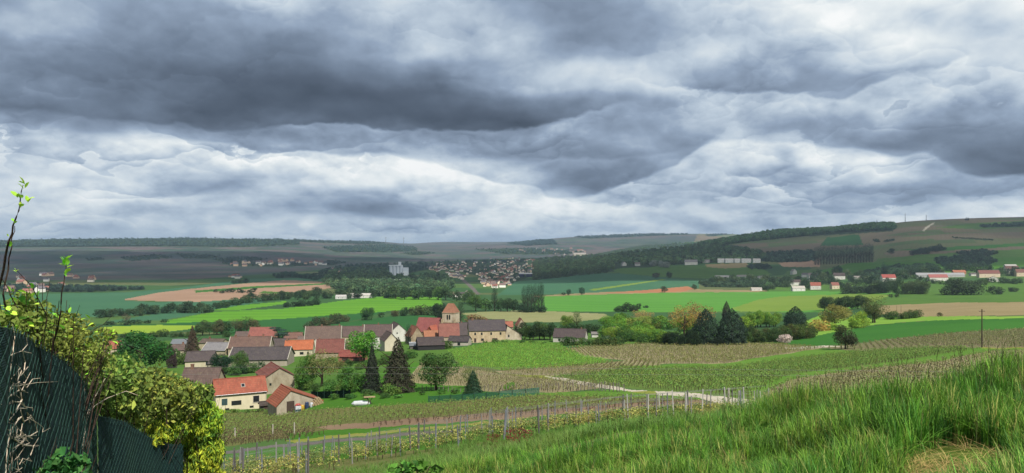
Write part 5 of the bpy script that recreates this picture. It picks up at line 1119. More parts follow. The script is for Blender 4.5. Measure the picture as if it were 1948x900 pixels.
def build_church():
    d = ground(865, 648).y + 24; u0, u1 = 845, 874; c = at(858, 612, d); D = d
    def zz(v, dd=D): return (HY - v) / F * dd
    base = float(height(c.x, d)) - 1
    root = empty('church', (c.x, d, 0), R(-18)); m_ = D / F
    w = 25 * m_ / 2; l = 25 * m_ / 2; z0, z1, z2 = base, zz(594), zz(577)
    b = MB(); b.box(-w, w, -l, l, z0, z1); b.build('tower', M_STONE, root, col=alb((226,212,186), .6))
    b = MB(); b.box(-w-.15, w+.15, -l-.15, l+.15, zz(613), zz(613)+.35); b.box(-w-.2, w+.2, -l-.2, l+.2, z1-.35, z1+.02); b.build('string_course', M_STONE, root, col=alb((200,182,150), .6))
    r = MB(); e = .18; rl = w * .50; A = [(-w-e,-l-e,z1-.1),(w+e,-l-e,z1-.1),(w+e,l+e,z1-.1),(-w-e,l+e,z1-.1)]; P, Q = (-rl, 0, z2), (rl, 0, z2)
    r.poly([A[0], A[1], Q, P]); r.poly([A[2], A[3], P, Q]); r.poly([A[1], A[2], Q]); r.poly([A[3], A[0], P]); r.poly([A[3], A[2], A[1], A[0]])
    r.build('roof', M_TILE, root, col=alb((178,128,104), .52))
    def bell(face):
        for sx in (-.65, .65):
            f = MB(); zb, zt = zz(607), zz(598); ww = .42
            pts = [(sx-ww, zb), (sx+ww, zb), (sx+ww, zt-.4), (sx+ww*.6, zt), (sx-ww*.6, zt), (sx-ww, zt-.4)]
            if face == 'f':
                lo = [(x, -l-.03, z) for x, z in pts]; hi = [(x, -l+.1, z) for x, z in pts]
            else:
                lo = [(-w-.03, -x, z) for x, z in pts]; hi = [(-w+.1, -x, z) for x, z in pts]
            f.poly(lo); f.poly(hi[::-1])
            for i in range(6): j = (i+1) % 6; f.poly([lo[i], hi[i], hi[j], lo[j]])
            f.build('bell_opening', M_GLASS, root)
    bell('f'); bell('l')
    for sx in (-1, 1):
        for sy in (-1,):
            b = MB(); x = sx * w; b.box(x-.5, x+.5, -l-.7, -l+.1, z0, zz(606)); b.build('buttress', M_STONE, root, col=alb((196,178,146), .6))
    # nave to the left of the tower, choir in front
    nz0, ne, nr = base, zz(630), zz(606); nl = 54 * m_; nw = 5.2
    b = MB(); x0, x1 = -w - nl, -w + .2
    for x, fl in ((x0, 0), (x1, 1)):
        pts = [(x, -nw, nz0), (x, -nw, ne), (x, 0, nr), (x, nw, ne), (x, nw, nz0)]; b.poly(pts if fl else pts[::-1])
    b.poly([(x0,-nw,nz0),(x1,-nw,nz0),(x1,-nw,ne),(x0,-nw,ne)]); b.poly([(x1,nw,nz0),(x0,nw,nz0),(x0,nw,ne),(x1,nw,ne)])
    b.build('nave_wall', M_STONE, root, col=alb((206,188,158), .6))
    r = MB(); s = (nr-ne)/nw; r.slab([(x0-.3,-nw-.4,ne-.4*s+.2),(x1,-nw-.4,ne-.4*s+.2),(x1,0,nr+.2),(x0-.3,0,nr+.2)], .18); r.slab([(x0-.3,0,nr+.201),(x1,0,nr+.201),(x1,nw+.4,ne-.4*s+.201),(x0-.3,nw+.4,ne-.4*s+.201)], .18)
    r.build('nave_roof', M_TILE, root, col=alb((166,100,98), .52))
    for i in range(3):
        g = MB(); x = x0 + nl * (.2 + .28 * i); g.box(x-.35, x+.35, -nw-.04, -nw+.05, zz(645), zz(634)); g.build('window', M_GLASS, root)
    b = MB(); b.box(-w-7, -w-1, -nw-6, -nw+.1, nz0, zz(634)); b.build('chapel_wall', M_STONE, root, col=alb((196,176,146), .6))
    r = MB(); ca, cb = zz(634), zz(617); r.slab([(-w-7.3,-nw-6.4,ca),(-w-4,-nw-6.4,cb),(-w-4,-nw+3.5,cb),(-w-7.3,-nw+3.5,ca)], .18); r.slab([(-w-4,-nw-6.4,cb+.001),(-w-.7,-nw-6.4,ca+.001),(-w-.7,-nw+3.5,ca+.001),(-w-4,-nw+3.5,cb+.001)], .18)
    r.poly([(-w-6.9,-nw-5.98,ca-.1),(-w-1.1,-nw-5.98,ca-.1),(-w-4,-nw-5.98,cb-.2)]); r.build('chapel_roof', M_TILE, root, col=alb((190,112,92), .6))
    tag(root, 'old stone church with a squat tower, orange tower roof and pinkish nave roof', 'church')
def far_house(label, u, v, wpx, hpx, wall, roof, yaw=0, mode='e', group=None, ratio=.55, name='house', cat='house', dep=8, nwin=2):
    ve = v - hpx * ratio; wn = [('small_window', (i + .7) / (nwin + .4), .35, 1.0, 1.1) for i in range(nwin)] if wpx > 11 else []
    house(name, label, u - wpx / 2, u + wpx / 2, v, ve, v - hpx, dep, yaw, mode, wall, roof, wn, group=group, small=True, kw=.62, kr=.62, cat=cat)
def build_far():
    H = far_house
    for a in [
     ('white house with a dark roof at the near end of the right village', 1548, 534, 18, 15, WHITE, (96,92,96), 10),
     ('white house with a dark hipped looking roof beneath a round tree in the right village', 1597, 532, 22, 13, WHITE, (92,80,80), -8),
     ('small white cottage between trees in the right village', 1632, 532, 14, 7, WHITE, (150,146,140), 0),
     ('low cream house behind the long dark hedge', 1657, 534, 20, 7, (222,214,196), (150,136,122), 5),
     ('white house with a bright red roof above the long dark hedge', 1692, 536, 26, 14, WHITE, (196,84,76), 12),
     ('white house with a rust red roof at the lower left of the right village', 1552, 551, 20, 14, WHITE, (190,96,76), -10),
     ('cream house with a dull red roof below the trees of the right village', 1590, 550, 14, 13, (234,220,190), (168,96,84), 10),
     ('long grey roofed farm shed in the right village', 1790, 528, 92, 9, (196,196,194), (168,172,178), 2),
     ('white house with a pinkish red roof before the long farm shed', 1786, 535, 36, 13, WHITE, (196,104,100), 4),
     ('house with a pale stone gable rising behind the long farm shed', 1791, 522, 14, 9, (206,200,190), (120,112,112), 20, 'g'),
     ('house with a plain orange roof at the end of the long farm shed', 1826, 522, 24, 8, (200,150,120), (206,116,84), 0),
     ('small white house right of the long farm shed', 1853, 525, 11, 6, WHITE, (110,104,104), 0),
     ('large farmhouse with a brown red roof at the right of the village', 1883, 528, 40, 14, (228,210,184), (150,88,80), 6),
     ('white gabled house in front of the brown red farmhouse', 1890, 536, 22, 10, WHITE, (170,160,152), -24, 'g'),
     ('two storey white house with a brown roof near the right edge', 1927, 521, 26, 15, WHITE, (120,82,78), 6),
     ('white upper house behind the two storey white house', 1924, 509, 22, 6, WHITE, (190,188,186), 0),
     ('brown roofed house cut by the right edge', 1944, 526, 20, 14, (226,208,180), (146,94,84), 0),
     ('white gabled house standing alone above the village road', 1512, 522, 8, 10, WHITE, (160,156,152), 30, 'g'),
     ('pair house with grey roof and white walls above the village', 1541, 527, 30, 8, WHITE, (128,124,128), -8),
     ('white house with a dark roof beside the wheat field', 1514, 543, 20, 11, WHITE, (100,84,84), 4),
     ('plain white block house at the edge of the wheat', 1520, 554, 24, 10, (246,244,236), (206,200,190), 4),
     ('low white farm building at the edge of the wheat with trees around', 1440, 553, 20, 6, (246,244,236), (196,190,182), 0),
     ('long white shed among the trees beside the central wood', 1376, 532, 30, 8, (246,244,238), (214,212,208), 0),
     ('low white house right of the long white shed', 1412, 528, 18, 5, WHITE, (176,170,164), 6),
     ('small white house in the trees by the village lane', 1447, 530, 9, 5, WHITE, (180,176,172), 0),
     ('white manor house with a pale grey roof below the wood', 1315, 504, 24, 10, WHITE, (150,150,156), 0),
     ('grey roofed outbuilding right of the white manor house', 1344, 500, 20, 6, (214,212,206), (150,146,146), 0),
     ('red roofed barn behind the bushes in the right village', 1726, 527, 16, 8, (210,190,170), (150,90,80), 0),
     ('grey shed at the foot of the upright dark trees', 1716, 522, 14, 5, (196,196,192), (186,186,186), 0),
     ('small white chapel like house at the edge of the central wood', 1188, 506, 8, 8, WHITE, (150,150,150), 25, 'g'),
     ('white house between the central wood and the blossoming trees', 1213, 506, 10, 7, (240,238,230), (150,140,136), 0),
     ('small pale house at the left of the wood edge houses', 1163, 505, 6, 6, (230,214,200), (150,120,110), 0),
    ]: H(*a)
    for i, (u, w) in enumerate(((1372,13),(1388,16),(1403,11),(1420,18),(1440,14))):
        H('white terraced block in the long white row under the wood', u, 500, w, 8, (246,246,242), (214,214,214), 0, 'e', 'long white row of blocks', .72)
    # left and centre, beyond the fields
    p = ground(690, 570)
    H('long white shed with a flat roof at the valley edge', 682, 567, 46, 9, (244,242,234), (216,214,208), 3, name='shed', cat='shed', dep=14)
    H('white shed with a low gable left of the long white shed', 648, 569, 20, 8, (236,236,230), (206,206,204), 3, name='shed', cat='shed', dep=10)
    H('pale industrial hall near the silo', 758, 541, 26, 9, (226,230,232), (206,214,218), -30, name='hall', cat='hall', dep=20)
    H('low white hall beside a tree by the silo', 700, 546, 26, 3, (230,232,230), (214,216,216), 0, name='hall', cat='hall', dep=12)
    H('dark blue hall with a pale arched roof at the edge of the town', 1000, 527, 26, 8, (58,66,96), (214,218,220), 0, name='hall', cat='hall', dep=24, ratio=.7)
    H('white house with a dark roof standing by the road behind the church', 877, 566, 22, 10, WHITE, (92,84,88), 8)
    H('cream house with a broad pale roof next to the road behind the church', 866, 565, 20, 8, (232,214,196), (206,170,150), -6)
    H('small pale gable right of the white house by the road', 890, 562, 8, 9, (228,220,196), (170,160,150), 20, 'g')
    H('long pale chateau like building among dark trees beyond the town', 1103, 487, 24, 6, (226,220,196), (196,190,180), 0, nwin=6)
    H('long pale farm building on the far side of the ploughed field', 606, 526, 30, 4, (222,216,206), (206,196,186), 4, name='barn', cat='barn')
    # the grain silo
    d = ground(760, 524).y; rt = empty('grain_silo', ground(760, 524)); m_ = d / F
    for i, u in enumerate((744, 750.5, 757, 763.5)):
        b = MB(); x = (u - 760) * m_; b.tube([(x, 0, -2), (x, 0, 18 * m_)], 3.3 * m_, 12); b.build('bin', M_CONC, rt, col=alb((214,222,230), .9))
    b = MB(); b.box(-20*m_, 6*m_, -3.5*m_, 3.5*m_, 18*m_, 20*m_); b.box(-2*m_, 3*m_, -2.5*m_, 2.5*m_, 20*m_, 26*m_); b.build('elevator_tower', M_CONC, rt, col=alb((220,226,232), .9))
    b = MB(); b.box(6.2*m_, 17*m_, -4*m_, 4*m_, -2, 15*m_); b.build('store', M_CONC, rt, col=alb((206,214,222), .9)); b = MB(); b.box(7*m_, 17.5*m_, -5*m_, -4.02*m_, -2, 8*m_); b.build('annex', M_CONC, rt, col=alb((222,228,232), .9))
    tag(rt, 'tall pale grain silo with round bins beyond the trees of the river', 'silo')
    # tiny far houses: town and villages, each its own object
    vars_ = []
    for k in range(5):
        b = MB(); L, W, hw, hr = 1.0, .62, .34 + .04 * (k % 3), .24 + .03 * (k % 2); x, y = L/2, W/2
        b.poly([(-x,-y,-.2),(x,-y,-.2),(x,-y,hw),(-x,-y,hw)]); b.poly([(x,y,-.2),(-x,y,-.2),(-x,y,hw),(x,y,hw)])
        b.poly([(x,-y,-.2),(x,y,-.2),(x,y,hw),(x,0,hw+hr),(x,-y,hw)]); b.poly([(-x,y,-.2),(-x,-y,-.2),(-x,-y,hw),(-x,0,hw+hr),(-x,y,hw)])
        b.slab([(-x-.03,-y-.04,hw-.01),(x+.03,-y-.04,hw-.01),(x+.03,0,hw+hr+.02),(-x-.03,0,hw+hr+.02)], .03, 1); b.slab([(-x-.03,0,hw+hr+.021),(x+.03,0,hw+hr+.021),(x+.03,y+.04,hw-.009),(-x-.03,y+.04,hw-.009)], .03, 1)
        b.box(x*.5-.04, x*.5+.04, -.04, .04, hw+hr*.6, hw+hr+.15, 1)
        me = b.mesh('house'); me.materials.append(M_FARW); me.materials.append(M_FARR[k % len(M_FARR)]); vars_.append(me)
    r = random.Random(4)
    def spread(poly, n, w, label, group, sep=3.0, dmin=600, cols=((236,226,206),(222,196,170),(240,236,226),(206,176,150))):
        g = np.random.default_rng(n + len(label)); U, V = in_poly(poly, n * 3, g); P = ground_many(U, V, dmin); done = []
        for p in P:
            if len(done) >= n: break
            if any(abs(p[0]-q[0]) < w * .9 and abs(p[1]-q[1]) < w * 1.6 for q in done): continue
            done.append(p); s = w * r.uniform(.75, 1.3); o = link('house', vars_[r.randrange(len(vars_))]); o.location = p; o.scale = (s, s, s * r.uniform(.85, 1.2)); o.rotation_euler = (0, 0, r.choice((0, .2, -.3, 1.4, 1.8)))
            o.color = alb(r.choice(cols), .9); tag(o, label, 'house', group)
    spread([(800,506),(880,499),(960,490),(1015,494),(1020,522),(985,532),(965,547),(925,550),(905,522),(880,532),(845,524)], 150, 11, 'tiny pale house with a reddish roof in the distant town', 'houses of the distant town', dmin=1500)
    spread([(985,474),(1030,470),(1110,474),(1120,484),(1060,486),(990,480)], 26, 16, 'tiny pale house in the village under the central hill', 'village under the central hill', dmin=3000, cols=((176,170,160),(160,146,136)))
    spread([(402,506),(440,500),(520,496),(600,497),(640,504),(560,506),(470,507)], 34, 18, 'tiny pale house in the hillside village across the valley', 'hillside village across the valley', dmin=2400)
    spread([(0,556),(20,528),(100,520),(160,526),(190,528),(150,548),(60,560)], 22, 15, 'pale house in the far village glimpsed behind the tall twig', 'far village behind the tall twig', dmin=1200)
    spread([(415,528),(470,526),(465,530),(420,531)], 5, 14, 'small pale farm building in the fields across the valley', 'farm buildings across the valley', dmin=1600)
    spread([(600,512),(640,512),(660,522),(610,524)], 6, 15, 'pale house by the foot of the far slope', 'houses at the foot of the far slope', dmin=1600)
    g = np.random.default_rng(77); U, V = in_poly([(800,506),(880,499),(960,490),(1015,494),(1020,522),(985,532),(965,547),(925,550),(905,522),(880,532),(845,524)], 130, g); P = ground_many(U, V, 1500); s = 11 * g.uniform(.7, 1.2, len(P))
    o = scatter('distant_houses', P, g.choice([0, .2, -.3, 1.4, 1.8], len(P)), s, vars_, col=alb((232,218,196), .9))
    # masts on the skylines
    for u, v, h, d, lb in ((1668,424,9,3650,'short thin mast on the right skyline, nearest to the wood'),(1722,424,16,3650,'tallest thin mast on the right skyline'),(1762,423,10,3600,'faint thin mast in the middle of the right skyline'),(768,462,13,7400,'pale thin mast on the far left ridge'),(734,461,10,7400,'fainter thin mast left of the pale one on the far ridge')):
        q = at(u, v, d); hh = h * d / F; rt = empty('mast', (q.x, q.y, float(height(q.x, q.y)) - 2)); b = MB(); b.tube([(0,0,0),(0,0,hh*.5),(0,0,hh+4)], [d*.00045, d*.0003, d*.0002], 6); b.build('pole', M_MET, rt)
        b = MB(); b.box(-d*.001, d*.001, -d*.0002, d*.0002, hh*.86, hh*.86+d*.0004); b.build('crossbar', M_MET, rt); tag(rt, lb, 'mast')
M_CONC = plaster_mat('concrete', .25, .05)
def flat_obj(name, k=1.0):
    m, t, o = new_mat(name); diffuse(t, o, t.new('ShaderNodeObjectInfo').outputs['Color'], .9, .1); return m
M_FARW = flat_obj('far_wall')
M_FARR = [plain_mat('far_roof_' + n, c, .8, .9, .1) for n, c in (('red', (150,104,94)), ('brown', (128,108,102)), ('grey', (118,114,120)))]
build_village(); build_church(); build_far()
# ------------------------------------------------------------------ vines
M_POST = bark_mat('post_wood', (150, 142, 132), (112, 106, 102), .55, 9)
def obj_mat(name, var=.3, nsc=6.0, rough=.85):
    m, t, o = new_mat(name); oc = t.new('ShaderNodeObjectInfo').outputs['Color']; n = t.noise(t.vmul(t.new('ShaderNodeTexCoord').outputs['Object'], (1, 1, .3)), nsc, 4, .6)
    diffuse(t, o, t.mix(t.rng(n, .35, .65), oc, t.mix(1.0, oc, (1 - var, 1 - var, 1 - var, 1), 'MULTIPLY')), rough, .1); return m
M_OBJ = obj_mat('weathered_post')
M_CABLE = plain_mat('cable', (150,150,150), .6)
def vine_mesh(seed, nleaf, leaf, h, w, wood=True, bare=False):
    r = np.random.default_rng(seed); P = np.stack([r.normal(0, w, nleaf), r.normal(0, .12, nleaf), h * (0.35 + 0.65 * r.random(nleaf))], -1)
    V, Fc = leaf_cards(P, unit(r.normal(size=(nleaf, 3)) + [0, -.3, .6]), leaf * r.uniform(.6, 1.3, nleaf), r, .85); T = np.clip(.5 + r.normal(0, .25, nleaf), 0, 1)
    b = MB(); b.tube([(0,0,-.1),(.03,.01,h*.35),(.0,.0,h*.6)], [.035,.028,.02], 4, cap=False); b.tube([(0,0,h*.5),(w*1.2,.02,h*.62)], [.018,.010], 3, cap=False); b.tube([(0,0,h*.5),(-w*1.1,-.02,h*.66)], [.018,.010], 3, cap=False)
    bv = np.array(b.v); bf = np.array([[f[0], f[1], f[2]] for f in b.f] + [[f[0], f[2], f[3]] for f in b.f])
    V2 = np.concatenate([V, bv]); F2 = np.concatenate([Fc, bf + len(V)]); mi = np.concatenate([np.zeros(len(Fc), int), np.ones(len(bf), int)])
    return npmesh('vine', V2, F2, [M_LEAF, M_TWIG], tint=np.concatenate([T, T, np.full(len(bf), .5)]), matidx=mi)
VINE_MID = [vine_mesh(i, 16, .17, .85, .26) for i in range(4)]
VINE_FAR = [vine_mesh(20 + i, 9, .26, .85, .28) for i in range(4)]
VINE_BARE = [vine_mesh(30 + i, 3, .15, .7, .2) for i in range(4)]
VINE_NEAR = [vine_mesh(40 + i, 85, .105, .95, .30) for i in range(5)]
def stake_mesh():
    b = MB(); b.box(-.035, .035, -.035, .035, -.2, 1.15); m = b.mesh('stake'); m.materials.append(M_POST); return m
STAKE = stake_mesh()
def vine_rows(poly, ang, row, step, meshes, col, drange, k=.75, name='vines', gap=.08, jit=.12, s0=1.0):
    """plants in rows over a field outlined on the ground"""
    P0 = np.array([ground(u, v, drange[0] * .9)[:2] for u, v in poly]); ca, sa = math.cos(R(ang)), math.sin(R(ang))
    A = P0 @ np.array([[ca, -sa], [sa, ca]]); lo, hi = A.min(0) - 5, A.max(0) + 5
    a, b = np.meshgrid(np.arange(lo[0], hi[0], step), np.arange(lo[1], hi[1], row)); a = a.ravel(); b = b.ravel(); r = np.random.default_rng(len(a))
    a = a + r.normal(0, jit, len(a)); b = b + r.normal(0, jit * .35, len(a)); X = a * ca - b * sa; Y = a * sa + b * ca
    ok = (Y > drange[0]) & (Y < drange[1]) & (r.random(len(a)) > gap); X, Y = X[ok], Y[ok]
    Z = height(X, Y); U = CX + F * X / Y; V = HY - F * Z / Y
    ok = inside(poly, U, V) & (U > -80) & (U < 2040); P = np.stack([X, Y, Z], -1)[ok]
    return scatter(name, P, R(ang) + r.normal(0, .15, len(P)) + math.pi * r.integers(0, 2, len(P)), s0 * r.uniform(.75, 1.2, len(P)), meshes, col=alb(col, k * 1.35)) if len(P) else None
def build_vineyards():
    W = vine_rows
    W([(1030,668),(1110,659),(1280,651),(1480,654),(1570,662),(1530,668),(1380,692),(1240,692),(1110,678)], 88, 1.3, 1.0, VINE_BARE + VINE_FAR[:3], (124,128,74), (165, 400))
    W([(850,668),(960,648),(1060,655),(1110,678),(1160,688),(1060,702),(980,706),(880,695)], 60, 1.3, 1.0, VINE_FAR, (120,162,64), (170, 400))
    W([(950,705),(1060,697),(1230,685),(1262,696),(1150,712),(1060,716),(960,712)], 78, 1.25, .95, VINE_BARE + VINE_MID[:2], (122,124,76), (120, 300))
    W([(1050,718),(1190,703),(1400,698),(1520,681),(1640,668),(1760,661),(1868,663),(1700,689),(1500,714),(1430,758),(1330,748),(1190,737)], 97, 1.35, 1.0, VINE_MID + VINE_BARE[:2], (112,138,66), (62, 380), gap=.1)
    W([(1560,663),(1640,653),(1790,636),(1948,626),(2040,624),(2040,662),(1948,662),(1760,659),(1640,667)], 66, 1.8, 1.2, VINE_FAR + VINE_BARE[:2], (118,124,78), (140, 500))
    W([(1440,768),(1500,724),(1640,704),(1790,688),(1890,668),(2040,668),(2040,750),(1948,745),(1700,760),(1500,775)], 84, 1.3, .95, VINE_BARE + VINE_MID[:1], (122,124,80), (26, 220))
    W([(780,728),(800,694),(880,700),(960,712),(1045,722),(1185,740),(1080,746),(1000,747),(915,744),(890,735)], 62, 1.2, .9, VINE_BARE + VINE_MID[:2], (128,128,86), (95, 260))
    W([(300,850),(410,788),(620,780),(830,768),(1010,754),(1240,758),(1340,764),(1300,770),(1000,786),(700,804),(560,824),(420,846)], 14, 1.25, .9, VINE_MID, (112,134,66), (52, 180), s0=.75, gap=.2)
    W([(700,806),(1000,784),(1300,766),(1300,772),(1000,792),(700,813)], 14, 1.2, .8, VINE_BARE, (96,80,76), (50, 160), s0=.9)
    W([(405,826),(540,812),(620,826),(560,838),(410,850)], 14, 1.1, .7, VINE_BARE + VINE_MID[:1], (110,100,70), (50, 160))
    # the trellised rows nearest to us
    r = np.random.default_rng(3); P = []; ROWS = [35.4, 36.8, 38.2, 39.6, 41.0, 42.6, 44.2, 45.8, 47.4, 49.0, 50.6, 52.2]
    for i, y in enumerate(ROWS):
        for x in np.arange(-26, 13.5 + i * .5 if y > 40.5 else -.25 * y, .62):
            yy = y + .045 * (x + 26) * (1 if x > -8 else .6) + r.normal(0, .06); P.append((x + r.normal(0, .12), yy, 0))
    P = np.array(P); P[:, 2] = height(P[:, 0], P[:, 1]); keep = r.random(len(P)) > .36; P = P[keep]
    half = r.random(len(P)) < .6
    for sel, c, nm in ((half, (172,168,92), 'vines'), (~half, (112,130,66), 'vines')):
        Q = P[sel]; scatter(nm, Q, r.normal(0, .25, len(Q)) + math.pi * r.integers(0, 2, len(Q)), r.uniform(.6, 1.0, len(Q)), VINE_NEAR, col=alb(c, .85))
    # its posts, each by itself
    rr = random.Random(8)
    def post_me(w, h):
        b = MB(); b.tube([(0,0,-.3),(0,0,h*.5),(0,0,h-.02),(0,0,h)], [w,w*.96,w*.9,w*.75], 7); m = b.mesh('post'); m.materials.append(M_OBJ); return m
    def steel_me(w, h):
        b = MB(); b.box(-w, w, -.006, .006, -.3, h); b.box(-w, -w+.012, .006, w*.9, -.3, h); b.box(w-.012, w, .006, w*.9, -.3, h)
        for k in range(4): b.box(w, w+.022, -.012, .012, h*.35+k*.24, h*.35+k*.24+.03)
        m = b.mesh('post'); m.materials.append(M_OBJ); return m
    PM = [post_me(.042, 1.55), post_me(.055, 1.6), steel_me(.032, 1.65), post_me(.034, 1.4), post_me(.09, 1.55)]
    n = 0
    for i, y in enumerate(ROWS):
        x = -27 + (i * 1.37) % 3
        while x < (13.5 + i * .5 if y > 40.5 else -.25 * y):
            yy = y + .045 * (x + 26) * (1 if x > -8 else .6); kind = rr.choice((0, 1, 2, 2, 3)) if i else rr.choice((1, 2, 4))
            o = link('vineyard_post', PM[kind]); o.location = (x, yy, float(height(x, yy))); o.rotation_euler = (rr.uniform(-.05, .05), rr.uniform(-.06, .06), rr.uniform(-.3, .3)); o.scale = (1, 1, rr.uniform(.85, 1.1))
            pale = x > 7 and rr.random() < .5
            o.color = alb((206,204,196) if pale else rr.choice(((138,142,150),(118,114,114),(160,158,154))), .62)
            tag(o, ('pale weathered post' if pale else ('grey steel post' if kind == 2 else 'grey wooden post')) + ' in the trellised vine rows nearest to us', 'post', 'posts of the nearest vine rows'); n += 1
            x += rr.uniform(2.0, 3.6)
    for i, y in enumerate(ROWS):                                     # trellis wires of each row
        b = MB(); xs = np.arange(-27, 14 + i * .5 if y > 40.5 else -.25 * y, 3.0)
        for hz in (.55, .95, 1.3): b.tube([(x, y + .045 * (x + 26) * (1 if x > -8 else .6), float(height(x, y)) + hz) for x in xs], .0028, 3, cap=False)
        o = b.build('trellis_wire', M_CABLE); tag(o, 'thin wires stretched along a row of the nearest vines', 'wire', 'trellis wires')
    for u, v in ((447,838),(519,830),(560,827),(1386,774)):
        q = ground(u, v); o = link('vineyard_post', PM[4]); o.location = q; o.color = alb((206,198,184), .6); tag(o, {447:'pale short post in the rough strip, first from the golden conifer',519:'pale short post in the rough strip beside the grassy patch',560:'pale short post at the corner of the grassy patch',1386:'grey post standing at the edge of the white path'}[u], 'post')
    for (ua, va, ub, vb, n, hgt) in ((905,742,1190,742,42,.95),(800,738,895,744,12,.85)):    # stakes at the row ends beyond the netting
        for i in range(n):
            t = (i + rr.uniform(.3, .7)) / n; u = ua + (ub - ua) * t; v = va + (vb - va) * t - (4 * math.sin(t * 3.1) if ua == 905 else 0) + 4
            q = ground(u, v); o = link('vine_stake', STAKE); o.location = q; o.scale = (1.6, 1.6, hgt * rr.uniform(.8, 1.15)); o.rotation_euler = (rr.uniform(-.05, .05), rr.uniform(-.12, .12), 0)
            tag(o, 'pale stake at a row end of the vines beyond the green netting', 'stake', 'row end stakes')
    for u, v, w, h in ((985,842,1.5,.9),(938,842,.9,.7)):
        q = ground(u, v); q.y -= .6; o = link('shrub', CROWN['sparse','mid'][0]); o.location = q; o.scale = (w, w, h); o.color = alb((140,72,58), .6); tag(o, 'rust red leaved bush in the vine row, %s one' % ('larger' if u == 985 else 'smaller'), 'shrub')
build_vineyards()

# ------------------------------------------------------------------ fences, poles and cables in the middle distance
def cloth_mat(name, c, k, tr):
    m, t, o = new_mat(name); n = t.noise(t.new('ShaderNodeTexCoord').outputs['Object'], 9, 3, .6); a = alb(c, k)
    col = t.mix(t.rng(n, .3, .7), a, (a[0]*.6, a[1]*.6, a[2]*.6, 1)); p = t.new('ShaderNodeBsdfDiffuse'); t.put(p.inputs[0], col)
    tp = t.new('ShaderNodeBsdfTransparent'); mx = t.new('ShaderNodeMixShader'); mx.inputs[0].default_value = 1 - tr; t.l.new(tp.outputs[0], mx.inputs[1]); t.l.new(p.outputs[0], mx.inputs[2]); t.l.new(mx.outputs[0], o.inputs['Surface']); return m
M_NET = cloth_mat('green_net', (92,164,140), .6, .5); M_NETD = cloth_mat('dark_net', (34,62,52), .5, .1); M_GPOST = plain_mat('green_post', (60,96,84), .5)
def netting(label, pts, h, mat):
    P = [ground(u, v) for u, v in pts]; root = empty('netting_fence', P[0]); o0 = P[0]; m = MB()
    for a, b in zip(P, P[1:]):
        q = [a - o0, b - o0, b - o0 + Vector((0,0,h)), a - o0 + Vector((0,0,h))]; off = Vector((0, .02, 0)); m.poly(q); m.poly([p + off for p in q][::-1])
    m.build('net', mat, root)
    for a, b in zip(P, P[1:]):
        for k in range(3):
            c = a.lerp(b, k / 3) - o0; m = MB(); m.tube([c + Vector((0,-.03,-.2)), c + Vector((0,-.03,h+.12))], .045, 6); m.build('post', M_GPOST, root)
    tag(root, label, 'fence')
netting('pale green netting fence between the lawn and the bare vines', [(815,765),(880,762),(950,757),(1026,750)], .95, M_NET)
netting('dark green netting fence on the lawn behind the garage', [(592,758),(630,758),(666,757)], 1.5, M_NETD)
def pole(name, label, u, v, d, vt, r, arm=.8, cat='utility pole'):
    x = (u - CX) / F * d; z = float(height(x, d)); h = (HY - vt) / F * d - z; root = empty(name, (x, d, z)); b = MB(); b.tube([(0,0,-.4),(0,0,h*.5),(0,0,h)], [r,r*.85,r*.68], 10); b.build('pole', M_WOOD, root)
    if arm:
        b = MB(); b.box(-arm, arm, -.05, .05, h-.55, h-.43); b.build('crossarm', M_WOOD, root)
        for sx in (-arm*.85, 0, arm*.85): b = MB(); b.tube([(sx,0,h-.43),(sx,0,h-.33),(sx,0,h-.25)], [.03,.055,.03], 8); b.build('insulator', M_FRAME, root)
    tag(root, label, cat); return root
pole('utility_pole', 'tall dark wooden pole standing alone by the track on the right', 1868, 661, ground(1868,661).y, 588, .16, .7)
for u, lb in ((1706, 'dark post at the tan field, left one of two'), (1714, 'dark post at the tan field, right one of two')): pole('fence_post', lb, u, 600, ground(u, 600).y, 581, .11, 0, 'post')
def cable(label, pts, r):
    b = MB(); b.tube([at(u, v, d) for u, v, d in pts], r, 5); tag(b.build('cable', M_CABLE), label, 'cable')
def curve_pts(p, q, sag, n=24): return [(p[0]+(q[0]-p[0])*t, p[1]+(q[1]-p[1])*t + sag*4*t*(1-t), p[2]+(q[2]-p[2])*t) for t in [i/n for i in range(n+1)]]
cable('upper of the two grey cables crossing in front of the village', curve_pts((-220,700,46),(2150,712,44),-6), .0055)
cable('lower of the two grey cables crossing in front of the village', curve_pts((-220,717,46),(2150,722,44),-8), .005)
pole('utility_pole', 'wooden pole carrying the two cables at their left end', -220, 0, 46, 690, .13, 0); pole('utility_pole', 'wooden pole carrying the two cables at their right end', 2150, 0, 44, 660, .13, 0)

# ------------------------------------------------------------------ the bank in front of us: grass
def tuft(seed, n, h, spread, lean, wid=.006, dry=False):
    r = np.random.default_rng(seed); V, Fc, T = [], [], []
    for i in range(n):
        a = r.random() * 6.283; b0 = r.normal(0, spread, 2); L = h * r.uniform(.55, 1.15); le = lean * r.uniform(.3, 1.4); ca, sa = math.cos(a), math.sin(a); w = wid * r.uniform(.7, 1.4); tn = np.clip(.5 + r.normal(0, .22), 0, 1); bb = len(V)
        for t, ww in ((0, 1), (.4, .9), (.75, .6)):
            o = le * L * t ** 2.2; z = L * t * (1 - .25 * le * t); x = b0[0] + ca * o; y = b0[1] + sa * o
            V += [(x - sa * w * ww, y + ca * w * ww, z), (x + sa * w * ww, y - ca * w * ww, z)]
        o = le * L * 1.05; V.append((b0[0] + ca * o, b0[1] + sa * o, L * (1 - .25 * le)))
        Fc += [(bb, bb+1, bb+3), (bb, bb+3, bb+2), (bb+2, bb+3, bb+5), (bb+2, bb+5, bb+4), (bb+4, bb+5, bb+6)]; T += [tn] * 5
    return npmesh('grass_tuft', np.array(V), np.array(Fc), [M_GRASS], tint=np.array(T))
